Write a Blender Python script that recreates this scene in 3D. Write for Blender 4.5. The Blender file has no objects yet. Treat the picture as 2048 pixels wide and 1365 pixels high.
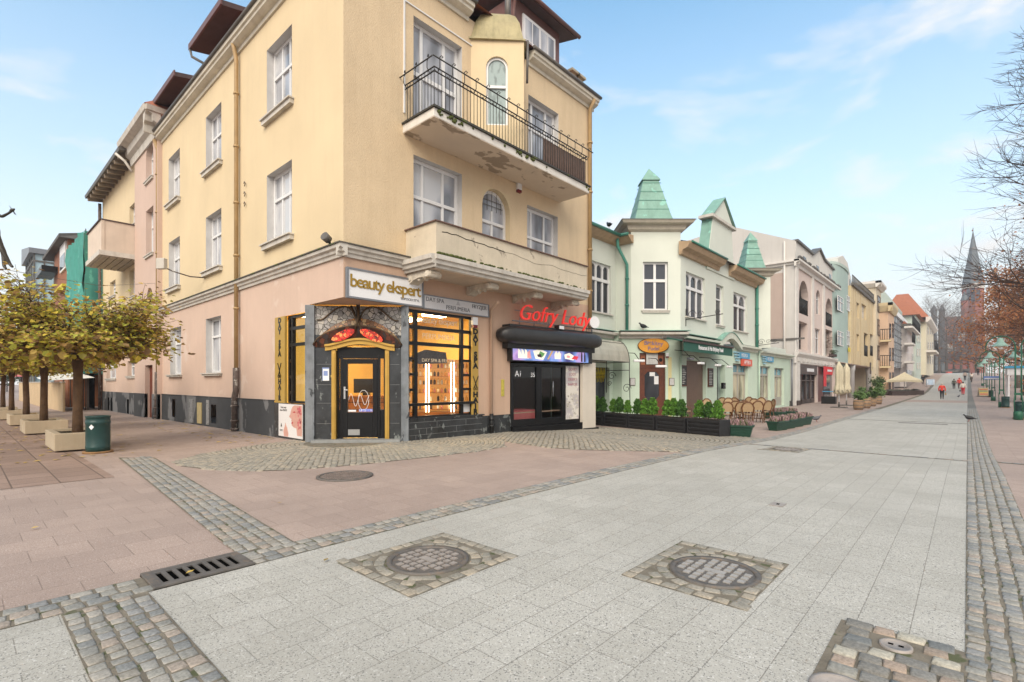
import bpy, bmesh, math, random
from mathutils import Matrix, Vector
rnd = random.Random(7)
SC = bpy.context.scene
COL = SC.collection
R = math.radians
# ------------------------------------------------------------------ camera, sky, sun, exposure
HEAD = R(42.2); FPX = 1005.0; HOR = 766.0; CH = 1.45
cam = bpy.data.cameras.new('camera'); camo = bpy.data.objects.new('camera', cam); COL.objects.link(camo)
cam.sensor_width = 36; cam.lens = FPX/2048*36; cam.shift_y = (HOR-682.5)/2048
cam.clip_start = .05; cam.clip_end = 4000
camo.location = (0, 0, CH); camo.rotation_euler = (R(90), 0, HEAD)
SC.camera = camo
SC.view_settings.view_transform = 'Standard'; SC.view_settings.look = 'None'
SC.view_settings.exposure = 1.02; SC.view_settings.gamma = 1
SC.cycles.use_denoising = True
SC.cycles.max_bounces = 6; SC.cycles.diffuse_bounces = 3; SC.cycles.glossy_bounces = 3
SC.cycles.transparent_max_bounces = 12; SC.cycles.volume_bounces = 0
SC.cycles.caustics_reflective = False; SC.cycles.caustics_refractive = False
SUN_EL, SUN_AZ = R(38), R(-25)       # behind the camera and to its right
sun = bpy.data.lights.new('sun', 'SUN'); sun.energy = 2.0; sun.angle = R(45); sun.color = (1, .9, .77)
suno = bpy.data.objects.new('sun', sun); COL.objects.link(suno)
sd = Vector((math.cos(SUN_EL)*math.sin(R(150)), math.cos(SUN_EL)*math.cos(R(150)), math.sin(SUN_EL)))
suno.rotation_euler = (-sd).to_track_quat('-Z', 'Y').to_euler()
W = bpy.data.worlds.new('World'); SC.world = W; W.use_nodes = True
def N(nt, t, **k):
    n = nt.nodes.new(t)
    for a, b in k.items():
        if a.startswith('i_'):
            n.inputs[int(a[2:]) if a[2:].isdigit() else a[2:].replace('_', ' ')].default_value = b
        else: setattr(n, a, b)
    return n
def ramp(nt, src, stops, interp='LINEAR'):
    r = nt.nodes.new('ShaderNodeValToRGB'); r.color_ramp.interpolation = interp
    el = r.color_ramp.elements
    while len(el) < len(stops): el.new(1)
    for e, (p, c) in zip(el, stops):
        e.position = p; e.color = tuple(c)+(1,) if len(c) == 3 else c
    nt.links.new(src, r.inputs[0]); return r.outputs[0]
def g1(v): return (v, v, v)
def world_sky():
    nt = W.node_tree; L = nt.links.new; nt.nodes.clear()
    out = N(nt, 'ShaderNodeOutputWorld'); bg = N(nt, 'ShaderNodeBackground'); bg.inputs[1].default_value = .085
    sky = N(nt, 'ShaderNodeTexSky', sky_type='NISHITA', sun_disc=False, sun_elevation=SUN_EL, sun_rotation=R(150), air_density=1.0, dust_density=.6, ozone_density=1.4)
    tc = N(nt, 'ShaderNodeTexCoord'); sep = N(nt, 'ShaderNodeSeparateXYZ'); L(tc.outputs['Generated'], sep.inputs[0])
    # clouds: a flat layer seen from below, direction divided by its height
    mz = N(nt, 'ShaderNodeMath', operation='MAXIMUM', i_1=.0); L(sep.outputs[2], mz.inputs[0])
    az = N(nt, 'ShaderNodeMath', operation='ADD', i_1=.12); L(mz.outputs[0], az.inputs[0])
    dv = N(nt, 'ShaderNodeVectorMath', operation='DIVIDE'); L(tc.outputs['Generated'], dv.inputs[0])
    cb = N(nt, 'ShaderNodeCombineXYZ')
    for i in range(3): L(az.outputs[0], cb.inputs[i])
    L(cb.outputs[0], dv.inputs[1])
    mp = N(nt, 'ShaderNodeMapping'); L(dv.outputs[0], mp.inputs[0]); mp.inputs['Scale'].default_value = (2.1, 2.1, 0); mp.inputs['Location'].default_value = (3.3, 1.9, 0)
    n1 = N(nt, 'ShaderNodeTexNoise', i_Scale=.95, i_Detail=8, i_Roughness=.56, i_Distortion=.5); L(mp.outputs[0], n1.inputs['Vector'])
    cl = ramp(nt, n1.outputs[0], [(.53, g1(0)), (.59, g1(.3)), (.68, g1(.95))])
    # unseen cloud added behind the camera to whiten the light, thin overcast white low over the horizon
    dn = N(nt, 'ShaderNodeVectorMath', operation='DOT_PRODUCT'); L(tc.outputs['Generated'], dn.inputs[0]); dn.inputs[1].default_value = (math.sin(HEAD), -math.cos(HEAD), .25)
    back = ramp(nt, dn.outputs['Value'], [(.0, g1(0)), (.35, g1(1))])
    hz = ramp(nt, sep.outputs[2], [(.0, g1(1)), (.14, g1(.9)), (.33, g1(.45)), (.66, g1(.0))])
    mx = N(nt, 'ShaderNodeMath', operation='MAXIMUM'); L(cl, mx.inputs[0]); L(back, mx.inputs[1])
    one = N(nt, 'ShaderNodeMath', operation='SUBTRACT', i_0=1.); L(hz, one.inputs[1])
    one2 = N(nt, 'ShaderNodeMath', operation='SUBTRACT', i_0=1.); L(mx.outputs[0], one2.inputs[1])
    ml = N(nt, 'ShaderNodeMath', operation='MULTIPLY'); L(one.outputs[0], ml.inputs[0]); L(one2.outputs[0], ml.inputs[1])
    cov = N(nt, 'ShaderNodeMath', operation='SUBTRACT', i_0=1.); L(ml.outputs[0], cov.inputs[1])
    tint = N(nt, 'ShaderNodeMix', data_type='RGBA', blend_type='MULTIPLY', i_0=1.); L(sky.outputs[0], tint.inputs[6]); tint.inputs[7].default_value = (1.22, 1.92, 1.88, 1)
    mix = N(nt, 'ShaderNodeMix', data_type='RGBA'); L(cov.outputs[0], mix.inputs[0]); L(tint.outputs[2], mix.inputs[6]); mix.inputs[7].default_value = (6.2, 6.1, 5.95, 1)
    L(mix.outputs[2], bg.inputs[0]); L(bg.outputs[0], out.inputs[0])
world_sky()
# ------------------------------------------------------------------ picture measurements -> places
_C, _S = math.cos(HEAD), math.sin(HEAD)
def ray(px, py):
    a = (px-1024)/FPX; return Vector((a*_C-_S, a*_S+_C, (HOR-py)/FPX))
def zg(x, y):
    K = [(-60, .0), (7, 0), (11, -.04), (16, -.22), (20, -.27), (45, -.27), (67, -.2), (85, -.1), (95, .2), (117, 1.4), (150, 3.2), (190, 4.2), (400, 5)]
    z = K[-1][1] if y > 400 else 0
    for (a, p), (b, q) in zip(K, K[1:]):
        if a <= y <= b:
            z = p+(q-p)*(y-a)/(b-a); break
    if x < -12 and y < 20: z -= .006*min(-12-x, 40)
    return z
def gnd(px, py):
    r = ray(px, py); t = .5
    lo = None
    for i in range(4000):
        p = r*t
        if CH+p.z <= zg(p.x, p.y): break
        t *= 1.003
    return Vector((p.x, p.y, zg(p.x, p.y)))
class Fac:
    """A vertical facade plane: u runs to the viewer's right, z up, n out of the wall."""
    def __init__(s, ox, oy, dx, dy):
        l = math.hypot(dx, dy); s.O = Vector((ox, oy, 0)); s.D = Vector((dx/l, dy/l, 0)); s.N = Vector((dy/l, -dx/l, 0)); s.len = l
    def P(s, u, z, n=0): return s.O+s.D*u+s.N*n+Vector((0, 0, z))
    def px(s, px, py, n=0):
        r = ray(px, py); o = s.O+s.N*n
        t = o.dot(s.N)/r.dot(s.N); p = r*t
        return (p-s.O).dot(s.D), p.z+CH
    def u(s, px, n=0): return s.px(px, 700, n)[0]
    def z(s, px, py, n=0): return s.px(px, py, n)[1]
    def off(s, n): return Fac(*(s.O+s.N*n).xy, *s.D.xy)
# ------------------------------------------------------------------ mesh building
class MB:
    def __init__(s): s.v = []; s.f = []; s.sm = []
    def face(s, pts, sm=False):
        i = len(s.v); s.v += [Vector(p) for p in pts]; s.f.append(tuple(range(i, i+len(pts)))); s.sm.append(sm); return s
    def mesh(s, vs, fs, sm=False):
        i = len(s.v); s.v += [Vector(p) for p in vs]
        for f in fs: s.f.append(tuple(i+k for k in f)); s.sm.append(sm)
        return s
    def hexa(s, p):   # 8 points: bottom ring 0-3, top ring 4-7
        return s.mesh(p, [(0, 3, 2, 1), (4, 5, 6, 7), (0, 1, 5, 4), (1, 2, 6, 5), (2, 3, 7, 6), (3, 0, 4, 7)])
    def box(s, c, d, rz=0):
        cx, cy, cz = c; hx, hy, hz = d[0]/2, d[1]/2, d[2]/2; cs, sn = math.cos(rz), math.sin(rz)
        q = [(cx+x*cs-y*sn, cy+x*sn+y*cs) for x, y in ((-hx, -hy), (hx, -hy), (hx, hy), (-hx, hy))]
        return s.hexa([(x, y, cz-hz) for x, y in q]+[(x, y, cz+hz) for x, y in q])
    def fb(s, F, u0, u1, z0, z1, n0, n1):  # box on a facade
        q = ((u0, n1), (u1, n1), (u1, n0), (u0, n0))
        return s.hexa([F.P(u, z0, n) for u, n in q]+[F.P(u, z1, n) for u, n in q])
    def prism(s, poly, h):  # poly: list of 3D points, h: extrusion vector
        h = Vector(h); n = len(poly); a = [Vector(p) for p in poly]
        s.mesh(a+[p+h for p in a], [tuple(range(n))[::-1], tuple(range(n, 2*n))]+[(i, (i+1) % n, n+(i+1) % n, n+i) for i in range(n)]); return s
    def fpr(s, F, poly, n0, n1): return s.prism([F.P(u, z, n0) for u, z in poly], F.N*(n1-n0))
    def tube(s, pts, r, k=8, cap=True, sm=True):
        pts = [Vector(p) for p in pts]; rs = r if isinstance(r, (list, tuple)) else [r]*len(pts)
        i0 = len(s.v); ref = None
        for i, p in enumerate(pts):
            d = (pts[min(i+1, len(pts)-1)]-pts[max(i-1, 0)])
            d = d.normalized() if d.length > 1e-9 else Vector((0, 0, 1))
            if ref is None: ref = Vector((1, 0, 0)) if abs(d.x) < .8 else Vector((0, 1, 0))
            a = (ref-d*ref.dot(d)); a = a.normalized() if a.length > 1e-6 else d.orthogonal().normalized(); ref = a; b = d.cross(a)
            for j in range(k):
                t = 2*math.pi*j/k; s.v.append(p+(a*math.cos(t)+b*math.sin(t))*rs[i])
        for i in range(len(pts)-1):
            for j in range(k):
                s.f.append((i0+i*k+j, i0+i*k+(j+1) % k, i0+(i+1)*k+(j+1) % k, i0+(i+1)*k+j)); s.sm.append(sm)
        if cap:
            s.f.append(tuple(i0+j for j in range(k))[::-1]); s.sm.append(False)
            e = i0+(len(pts)-1)*k; s.f.append(tuple(e+j for j in range(k))); s.sm.append(False)
        return s
    def lathe(s, prof, c=(0, 0, 0), k=20, sm=True, sx=1, sy=1, a0=0, a1=2*math.pi):
        i0 = len(s.v); c = Vector(c); full = abs(a1-a0-2*math.pi) < 1e-6; m = k if full else k+1
        for r, z in prof:
            for j in range(m):
                t = a0+(a1-a0)*j/k; s.v.append(c+Vector((r*math.cos(t)*sx, r*math.sin(t)*sy, z)))
        for i in range(len(prof)-1):
            for j in range(k):
                j2 = (j+1) % m
                s.f.append((i0+i*m+j, i0+i*m+j2, i0+(i+1)*m+j2, i0+(i+1)*m+j)); s.sm.append(sm)
        for e, (r, z) in ((0, prof[0]), (len(prof)-1, prof[-1])):
            if r > 1e-4 and full:
                f = tuple(i0+e*m+j for j in range(m)); s.f.append(f[::-1] if e == 0 else f); s.sm.append(False)
        return s
    def loft(s, rings, sm=True, cap=True):
        i0 = len(s.v); k = len(rings[0])
        for r in rings: s.v += [Vector(p) for p in r]
        for i in range(len(rings)-1):
            for j in range(k):
                s.f.append((i0+i*k+j, i0+i*k+(j+1) % k, i0+(i+1)*k+(j+1) % k, i0+(i+1)*k+j)); s.sm.append(sm)
        if cap:
            s.f.append(tuple(i0+j for j in range(k))[::-1]); s.sm.append(sm)
            e = i0+(len(rings)-1)*k; s.f.append(tuple(e+j for j in range(k))); s.sm.append(sm)
        return s
    def ball(s, c, r, k=12, n=8, sx=1, sy=1, sz=1):
        return s.lathe([(max(r*math.sin(math.pi*i/n), 1e-5), -r*sz*math.cos(math.pi*i/n)) for i in range(n+1)], c, k, True, sx, sy)
    def build(s, name, m, parent=None, local=False, bevel=0, fix=True, smooth=None):
        me = bpy.data.meshes.new(name); me.from_pydata([tuple(v) for v in s.v], [], s.f); me.update()
        if fix:
            bm = bmesh.new(); bm.from_mesh(me); bmesh.ops.recalc_face_normals(bm, faces=bm.faces[:]); bm.to_mesh(me); bm.free()
        me.polygons.foreach_set('use_smooth', s.sm if smooth is None else [smooth]*len(s.f))
        me.materials.append(m)
        o = bpy.data.objects.new(name, me); COL.objects.link(o)
        if parent is not None:
            o.parent = parent
            if not local and parent.type == 'EMPTY': o.matrix_parent_inverse = Matrix.Translation(-parent.location)
        if bevel:
            b = o.modifiers.new('bevel', 'BEVEL'); b.width = bevel; b.segments = 2; b.limit_method = 'ANGLE'; b.angle_limit = R(40)
        return o
def tag(o, label=None, cat=None, group=None, kind=None):
    if label: o['label'] = label
    if cat: o['category'] = cat
    if group: o['group'] = group
    if kind: o['kind'] = kind
    return o
def empty(name, loc, label, cat, group=None, rz=0):
    o = bpy.data.objects.new(name, None); COL.objects.link(o); o.location = loc; o.rotation_euler = (0, 0, rz); o.empty_display_size = .2
    return tag(o, label, cat, group)
KIDS = {}
def copy_tree(o, loc=None, rz=None, label=None, group=None, scale=None):
    def rec(a, par):
        c = a.copy(); COL.objects.link(c)
        if par is not None: c.parent = par
        for ch in KIDS.setdefault(a.name, list(a.children)): rec(ch, c)
        return c
    c = rec(o, None)
    if loc is not None: c.location = loc
    if rz is not None: c.rotation_euler = (0, 0, rz)
    if label: c['label'] = label
    if group: c['group'] = group
    if scale: c.scale = (scale,)*3
    return c
def struct(mb, name, m, **k): return tag(mb.build(name, m, **k), kind='structure')
_fonts = {}
def text(s, F, u, z, size, m, parent=None, name='lettering', n=.01, ext=.004, align='CENTER', sx=1., shear=0, bold=0, rot=0, spacing=1., matrix=None):
    cu = bpy.data.curves.new('t', 'FONT'); cu.body = s; cu.size = size; cu.extrude = ext; cu.align_x = align; cu.align_y = 'CENTER'; cu.shear = shear; cu.offset = bold; cu.space_character = spacing; cu.space_line = 1.0
    cu.resolution_u = 3
    t = bpy.data.objects.new('t', cu); COL.objects.link(t)
    dg = bpy.context.evaluated_depsgraph_get(); me = bpy.data.meshes.new_from_object(t.evaluated_get(dg)); bpy.data.objects.remove(t)
    if matrix is None:
        p = F.P(u, z, n); matrix = Matrix(((F.D.x, 0, F.N.x, p.x), (F.D.y, 0, F.N.y, p.y), (0, 1, 0, p.z), (0, 0, 0, 1)))
    me.transform(matrix @ Matrix.Rotation(rot, 4, 'Z') @ Matrix.Diagonal((sx, 1, 1, 1)))
    me.materials.clear(); me.materials.append(m); me.name = name
    o = bpy.data.objects.new(name, me); COL.objects.link(o)
    if parent is not None:
        o.parent = parent
        if parent.type == 'EMPTY': o.matrix_parent_inverse = Matrix.Translation(-parent.location)
    return o
# ------------------------------------------------------------------ materials
def srgb(r, g, b):
    f = lambda c: (c/255/12.92 if c <= 10 else ((c/255+.055)/1.055)**2.4)
    return (f(r), f(g), f(b))
def newmat(name):
    m = bpy.data.materials.new(name); m.use_nodes = True; nt = m.node_tree; b = nt.nodes['Principled BSDF']; return m, nt, b
def mul(c, k): return tuple(min(1, max(0, x*k)) for x in c[:3])
def rgba(c): return tuple(c[:3])+(1,)
def mat(name, col, rough=.75, var=.12, sc=1.2, bump=0., bsc=70, metal=0., spec=.4, streak=0., scol=None, patch=None, pth=.62, psc=1.6, island=0., emit=None, es=0, obj=False, pstretch=(1, 1, 1), fleck=None):
    m, nt, b = newmat(name); L = nt.links.new
    if obj: pos = N(nt, 'ShaderNodeTexCoord').outputs['Object']
    else: pos = N(nt, 'ShaderNodeNewGeometry').outputs['Position']
    n1 = N(nt, 'ShaderNodeTexNoise', i_Scale=sc, i_Detail=5, i_Roughness=.6); L(pos, n1.inputs['Vector'])
    c = ramp(nt, n1.outputs[0], [(.28, mul(col, 1-var)), (.5, col), (.74, mul(col, 1+var))])
    def mixin(c, fac, col2):
        x = N(nt, 'ShaderNodeMix', data_type='RGBA'); L(fac, x.inputs[0]); L(c, x.inputs[6]); x.inputs[7].default_value = rgba(col2); return x.outputs[2]
    if streak:
        mp = N(nt, 'ShaderNodeMapping'); mp.inputs['Scale'].default_value = (5, 5, .35); L(pos, mp.inputs[0])
        n2 = N(nt, 'ShaderNodeTexNoise', i_Scale=1., i_Detail=6, i_Roughness=.65); L(mp.outputs[0], n2.inputs['Vector'])
        c = mixin(c, ramp(nt, n2.outputs[0], [(.48, g1(0)), (.8, g1(streak))]), scol or mul(col, .45))
    if patch:
        mp = N(nt, 'ShaderNodeMapping'); mp.inputs['Scale'].default_value = pstretch; L(pos, mp.inputs[0])
        n3 = N(nt, 'ShaderNodeTexNoise', i_Scale=psc, i_Detail=7, i_Roughness=.6, i_Distortion=.3); L(mp.outputs[0], n3.inputs['Vector'])
        c = mixin(c, ramp(nt, n3.outputs[0], [(pth, g1(0)), (pth+.025, g1(1))]), patch)
    if fleck:
        vo = N(nt, 'ShaderNodeTexNoise', i_Scale=fleck[0], i_Detail=2); L(pos, vo.inputs['Vector'])
        c = mixin(c, ramp(nt, vo.outputs[0], [(fleck[1], g1(0)), (fleck[1]+.06, g1(fleck[3]))]), fleck[2])
    if island:
        g = N(nt, 'ShaderNodeNewGeometry'); r = ramp(nt, g.outputs['Random Per Island'], [(0, g1(1-island)), (1, g1(1+island))])
        # random tone per piece
        v = N(nt, 'ShaderNodeMath', operation='MULTIPLY_ADD', i_1=2*island, i_2=1-island); L(g.outputs['Random Per Island'], v.inputs[0])
        x = N(nt, 'ShaderNodeMix', data_type='RGBA', blend_type='MULTIPLY', i_0=1.); L(c, x.inputs[6]); L(v.outputs[0], x.inputs[7]); c = x.outputs[2]
    L(c, b.inputs['Base Color']); b.inputs['Roughness'].default_value = rough; b.inputs['Metallic'].default_value = metal; b.inputs['Specular IOR Level'].default_value = spec
    if bump:
        n4 = N(nt, 'ShaderNodeTexNoise', i_Scale=bsc, i_Detail=4); L(pos, n4.inputs['Vector'])
        bp = N(nt, 'ShaderNodeBump', i_Strength=bump, i_Distance=.01); L(n4.outputs[0], bp.inputs['Height']); L(bp.outputs[0], b.inputs['Normal'])
    if emit: b.inputs['Emission Color'].default_value = rgba(emit); b.inputs['Emission Strength'].default_value = es
    return m
def glass(name, col, rough=.04, var=.4, sc=1.1, curtain=None, sp_=.55):
    """window pane before a dim room: dark glossy sheet, curtain-like tone inside"""
    m, nt, b = newmat(name); L = nt.links.new
    pos = N(nt, 'ShaderNodeNewGeometry').outputs['Position']
    mp = N(nt, 'ShaderNodeMapping'); mp.inputs['Scale'].default_value = (1.3, 1.3, .5); L(pos, mp.inputs[0])
    oi = N(nt, 'ShaderNodeObjectInfo'); om = N(nt, 'ShaderNodeMath', operation='MULTIPLY', i_1=40.); L(oi.outputs['Random'], om.inputs[0])
    n1 = N(nt, 'ShaderNodeTexNoise', i_Scale=sc, i_Detail=2); n1.noise_dimensions = '4D'; L(mp.outputs[0], n1.inputs['Vector']); L(om.outputs[0], n1.inputs['W'])
    c = ramp(nt, n1.outputs[0], [(.38, mul(col, 1-var)), (.52, mul(col, 1+var))]+([(.56, curtain)] if curtain else []))
    L(c, b.inputs['Base Color']); b.inputs['Roughness'].default_value = rough; b.inputs['IOR'].default_value = 1.5; b.inputs['Specular IOR Level'].default_value = sp_
    n2 = N(nt, 'ShaderNodeTexNoise', i_Scale=1.6, i_Detail=1); L(pos, n2.inputs['Vector'])
    bp = N(nt, 'ShaderNodeBump', i_Strength=.12, i_Distance=.04); L(n2.outputs[0], bp.inputs['Height']); L(bp.outputs[0], b.inputs['Normal'])
    return m
def clearglass(name, tint=(1, 1, 1)):
    m = bpy.data.materials.new(name); m.use_nodes = True; nt = m.node_tree; nt.nodes.clear(); L = nt.links.new
    o = N(nt, 'ShaderNodeOutputMaterial'); t = N(nt, 'ShaderNodeBsdfTransparent'); t.inputs[0].default_value = rgba(tint)
    g = N(nt, 'ShaderNodeBsdfGlossy'); g.inputs['Roughness'].default_value = .02
    f = N(nt, 'ShaderNodeFresnel', i_IOR=1.5); mx = N(nt, 'ShaderNodeMixShader')
    gm = N(nt, 'ShaderNodeNewGeometry'); k1 = N(nt, 'ShaderNodeMath', operation='SUBTRACT', i_0=1.); L(gm.outputs['Backfacing'], k1.inputs[1]); k2 = N(nt, 'ShaderNodeMath', operation='MULTIPLY'); L(k1.outputs[0], k2.inputs[0]); L(f.outputs[0], k2.inputs[1]); L(k2.outputs[0], mx.inputs[0]); L(t.outputs[0], mx.inputs[1]); L(g.outputs[0], mx.inputs[2]); L(mx.outputs[0], o.inputs[0]); return m
def lamp_mat(name, col, s):
    return mat(name, col, .5, emit=col, es=s)
# ------------------------------------------------------------------ walls and windows
def arc(u0, u1, zs, k=12, rise=None):   # points of an arch from (u0,zs) to (u1,zs)
    c = (u0+u1)/2; r = (u1-u0)/2; h = rise if rise is not None else r
    return [(c-r*math.cos(math.pi*i/k), zs+h*math.sin(math.pi*i/k)) for i in range(k+1)]
def wall(mb, F, u0, u1, z0, z1, holes=(), depth=.2, n=0, k=12):
    """a wall face with real openings; holes: (u0,u1,z0,z1[,arch rise]); reveals of the given depth"""
    us = sorted({u0, u1}|{x for h in holes for x in h[:2] if u0 < x < u1}); zs = sorted({z0, z1}|{x for h in holes for x in h[2:4] if z0 < x < z1})
    for a, b in zip(us, us[1:]):
        for c, d in zip(zs, zs[1:]):
            um, zm = (a+b)/2, (c+d)/2
            if any(h[0] < um < h[1] and h[2] < zm < h[3] for h in holes): continue
            mb.face([F.P(a, c, n), F.P(b, c, n), F.P(b, d, n), F.P(a, d, n)])
    return mb
def reveals(mb, F, holes, depth=.2, n=0):
    for h in holes:
        a, b, c, d = h[:4]
        top = arc(a, b, d-h[4], 12, h[4]) if len(h) > 4 else [(a, d), (b, d)]
        if len(h) > 4:
            for i in range(len(top)-1):   # spandrels
                p, q = top[i], top[i+1]
                mb.face([F.P(*p, n), F.P(*q, n), F.P(q[0], d, n), F.P(p[0], d, n)])
        ring = [(b, c), (a, c)]+top
        for i in range(len(ring)):
            p, q = ring[i], ring[(i+1) % len(ring)]
            mb.face([F.P(*p, n), F.P(*q, n), F.P(*q, n-depth), F.P(*p, n-depth)])
    return mb
def window(parent, F, h, fm, gm, cols=2, split=.36, depth=.17, n=0, fw=.07, name='window', sill=None, sm=None, mull=.06, bars=(), colw=None, clear=False, so=.1, sh=.08, sx=.08, frame_d=.07):
    """frame (part) with one mesh of panes (sub-part) and an optional sill (part)"""
    a, b, c, d = h[:4]; mb = MB(); n1 = n-depth+frame_d; n0 = n-depth
    arch = h[4] if len(h) > 4 else 0
    zt = d-arch
    mb.fb(F, a, a+fw, c, zt, n0, n1).fb(F, b-fw, b, c, zt, n0, n1).fb(F, a+fw, b-fw, c, c+fw, n0, n1)
    if arch:
        o = arc(a, b, zt, 12, arch); i_ = arc(a+fw, b-fw, zt, 12, arch-fw)
        for q in range(12): mb.fpr(F, [o[q], o[q+1], i_[q+1], i_[q]], n0, n1)
    else: mb.fb(F, a+fw, b-fw, d-fw, d, n0, n1)
    us = [a+fw+(b-a-2*fw)*i/cols for i in range(1, cols)] if colw is None else [a+(b-a)*x for x in colw]
    zsp = d-(d-c)*split if split else None
    for u in us: mb.fb(F, u-mull/2, u+mull/2, c+fw, (d-fw-.002) if not arch else zt, n0+.002, n1-.004)
    if zsp: mb.fb(F, a+fw, b-fw, zsp-mull*.6, zsp+mull*.6, n0+.003, n1+.012)
    for bz in bars: mb.fb(F, a+fw, b-fw, c+(d-c)*bz-.012, c+(d-c)*bz+.012, n0+.01, n1-.02)
    f = mb.build(name, fm, parent)
    g = MB(); ng = n0+.03
    if arch: g.face([F.P(a+.01, c+.01, ng), F.P(b-.01, c+.01, ng)]+[F.P(x, z-.01, ng) for x, z in arc(a+.01, b-.01, zt, 12, arch)][::-1])
    else: g.face([F.P(a+.01, c+.01, ng), F.P(b-.01, c+.01, ng), F.P(b-.01, d-.01, ng), F.P(a+.01, d-.01, ng)])
    g.build('pane', gm, f)
    if sill:
        s = MB(); s.fb(F, a-sx, b+sx, c-.035, c, n-depth+.06, n+so).fb(F, a-sx+.03, b+sx-.03, c-.035-sh, c-.035, n+.002, n+so*.7)
        s.build('window_sill', sm or fm, f)
    return f
def pipe(parent, pts, r, m, name='downpipe', collars=(), k=10):
    mb = MB(); mb.tube(pts, r, k)
    for z in collars: mb.lathe([(r*1.35, z-.03), (r*1.35, z+.03)], (pts[-1][0], pts[-1][1], 0), k)
    return mb.build(name, m, parent)
def strip(mb, F, u0, u1, prof):
    """moulding: profile points (n, z) swept along u0..u1"""
    p = [F.P(u0, z, n) for n, z in prof]; q = [F.P(u1, z, n) for n, z in prof]; k = len(prof)
    mb.mesh(p+q, [(i, (i+1) % k, k+(i+1) % k, k+i) for i in range(k)]+[tuple(range(k)), tuple(range(k, 2*k))[::-1]]); return mb
# ------------------------------------------------------------------ ground
def slabs(name, c1, c2, joint, bw, rh, swap, speck, light, ms=.006, off=.5, spk=330, rough=.75, wet=0):
    m, nt, b = newmat(name); L = nt.links.new
    pos = N(nt, 'ShaderNodeNewGeometry').outputs['Position']
    sp = N(nt, 'ShaderNodeSeparateXYZ'); L(pos, sp.inputs[0]); cb = N(nt, 'ShaderNodeCombineXYZ')
    L(sp.outputs[1 if swap else 0], cb.inputs[0]); L(sp.outputs[0 if swap else 1], cb.inputs[1])
    br = N(nt, 'ShaderNodeTexBrick', offset=off, offset_frequency=2, i_Scale=1., i_Mortar_Size=ms, i_Mortar_Smooth=.25, i_Bias=0., i_Brick_Width=bw, i_Row_Height=rh)
    br.inputs['Color1'].default_value = rgba(c1); br.inputs['Color2'].default_value = rgba(c2); br.inputs['Mortar'].default_value = rgba(joint); L(cb.outputs[0], br.inputs['Vector'])
    c = br.outputs['Color']
    def over(c, fac, col, typ='MIX'):
        x = N(nt, 'ShaderNodeMix', data_type='RGBA', blend_type=typ); L(fac, x.inputs[0]); L(c, x.inputs[6]); x.inputs[7].default_value = rgba(col); return x.outputs[2]
    nz = N(nt, 'ShaderNodeTexNoise', i_Scale=spk, i_Detail=1.5, i_Roughness=.6); L(pos, nz.inputs['Vector'])
    c = over(c, ramp(nt, nz.outputs[0], [(.58, g1(0)), (.64, g1(.8))]), speck)
    nz2 = N(nt, 'ShaderNodeTexNoise', i_Scale=spk*.8, i_Detail=1.5); nz2.noise_dimensions = '4D'; nz2.inputs['W'].default_value = 3.3; L(pos, nz2.inputs['Vector'])
    c = over(c, ramp(nt, nz2.outputs[0], [(.6, g1(0)), (.66, g1(.6))]), light)
    n3 = N(nt, 'ShaderNodeTexNoise', i_Scale=.55, i_Detail=7, i_Roughness=.68); L(pos, n3.inputs['Vector'])
    c = over(c, ramp(nt, n3.outputs[0], [(.42, g1(0)), (.7, g1(.55))]), mul(c1, .72))
    n5 = N(nt, 'ShaderNodeTexNoise', i_Scale=7, i_Detail=4, i_Roughness=.7); L(pos, n5.inputs['Vector'])
    c = over(c, ramp(nt, n5.outputs[0], [(.6, g1(0)), (.8, g1(.3))]), mul(c1, .55))
    # trodden gum and drips
    vo = N(nt, 'ShaderNodeTexVoronoi', i_Scale=1.3); L(pos, vo.inputs['Vector'])
    c = over(c, ramp(nt, vo.outputs['Distance'], [(.018, g1(.55)), (.03, g1(0))]), mul(c1, .5))
    L(c, b.inputs['Base Color']); b.inputs['Roughness'].default_value = rough; b.inputs['Specular IOR Level'].default_value = .3
    bp = N(nt, 'ShaderNodeBump', i_Strength=.5, i_Distance=.004, invert=True); L(br.outputs['Fac'], bp.inputs['Height'])
    bp2 = N(nt, 'ShaderNodeBump', i_Strength=.25, i_Distance=.002); L(nz.outputs[0], bp2.inputs['Height']); L(bp.outputs[0], bp2.inputs['Normal']); L(bp2.outputs[0], b.inputs['Normal'])
    return m
M_GREY = slabs('grey_granite_slabs', (.4, .384, .343), (.45, .434, .393), (.235, .222, .195), .42, .25, True, (.1, .1, .1), (.68, .67, .64), ms=.003, spk=105)
M_PINK = slabs('pink_slabs', (.34, .262, .225), (.395, .305, .26), (.22, .165, .14), .4, .4, True, (.17, .12, .1), (.6, .52, .47), ms=.0034, spk=105)
M_BROWN = slabs('brown_slabs', (.25, .175, .14), (.33, .235, .19), (.11, .08, .062), .5, .5, False, (.11, .07, .05), (.34, .25, .2), ms=.01)
M_MORT = mat('cobble_joint', (.17, .148, .115), .95, .35, 6, .6, 90, fleck=(9, .58, (.06, .075, .025), .8))
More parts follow.
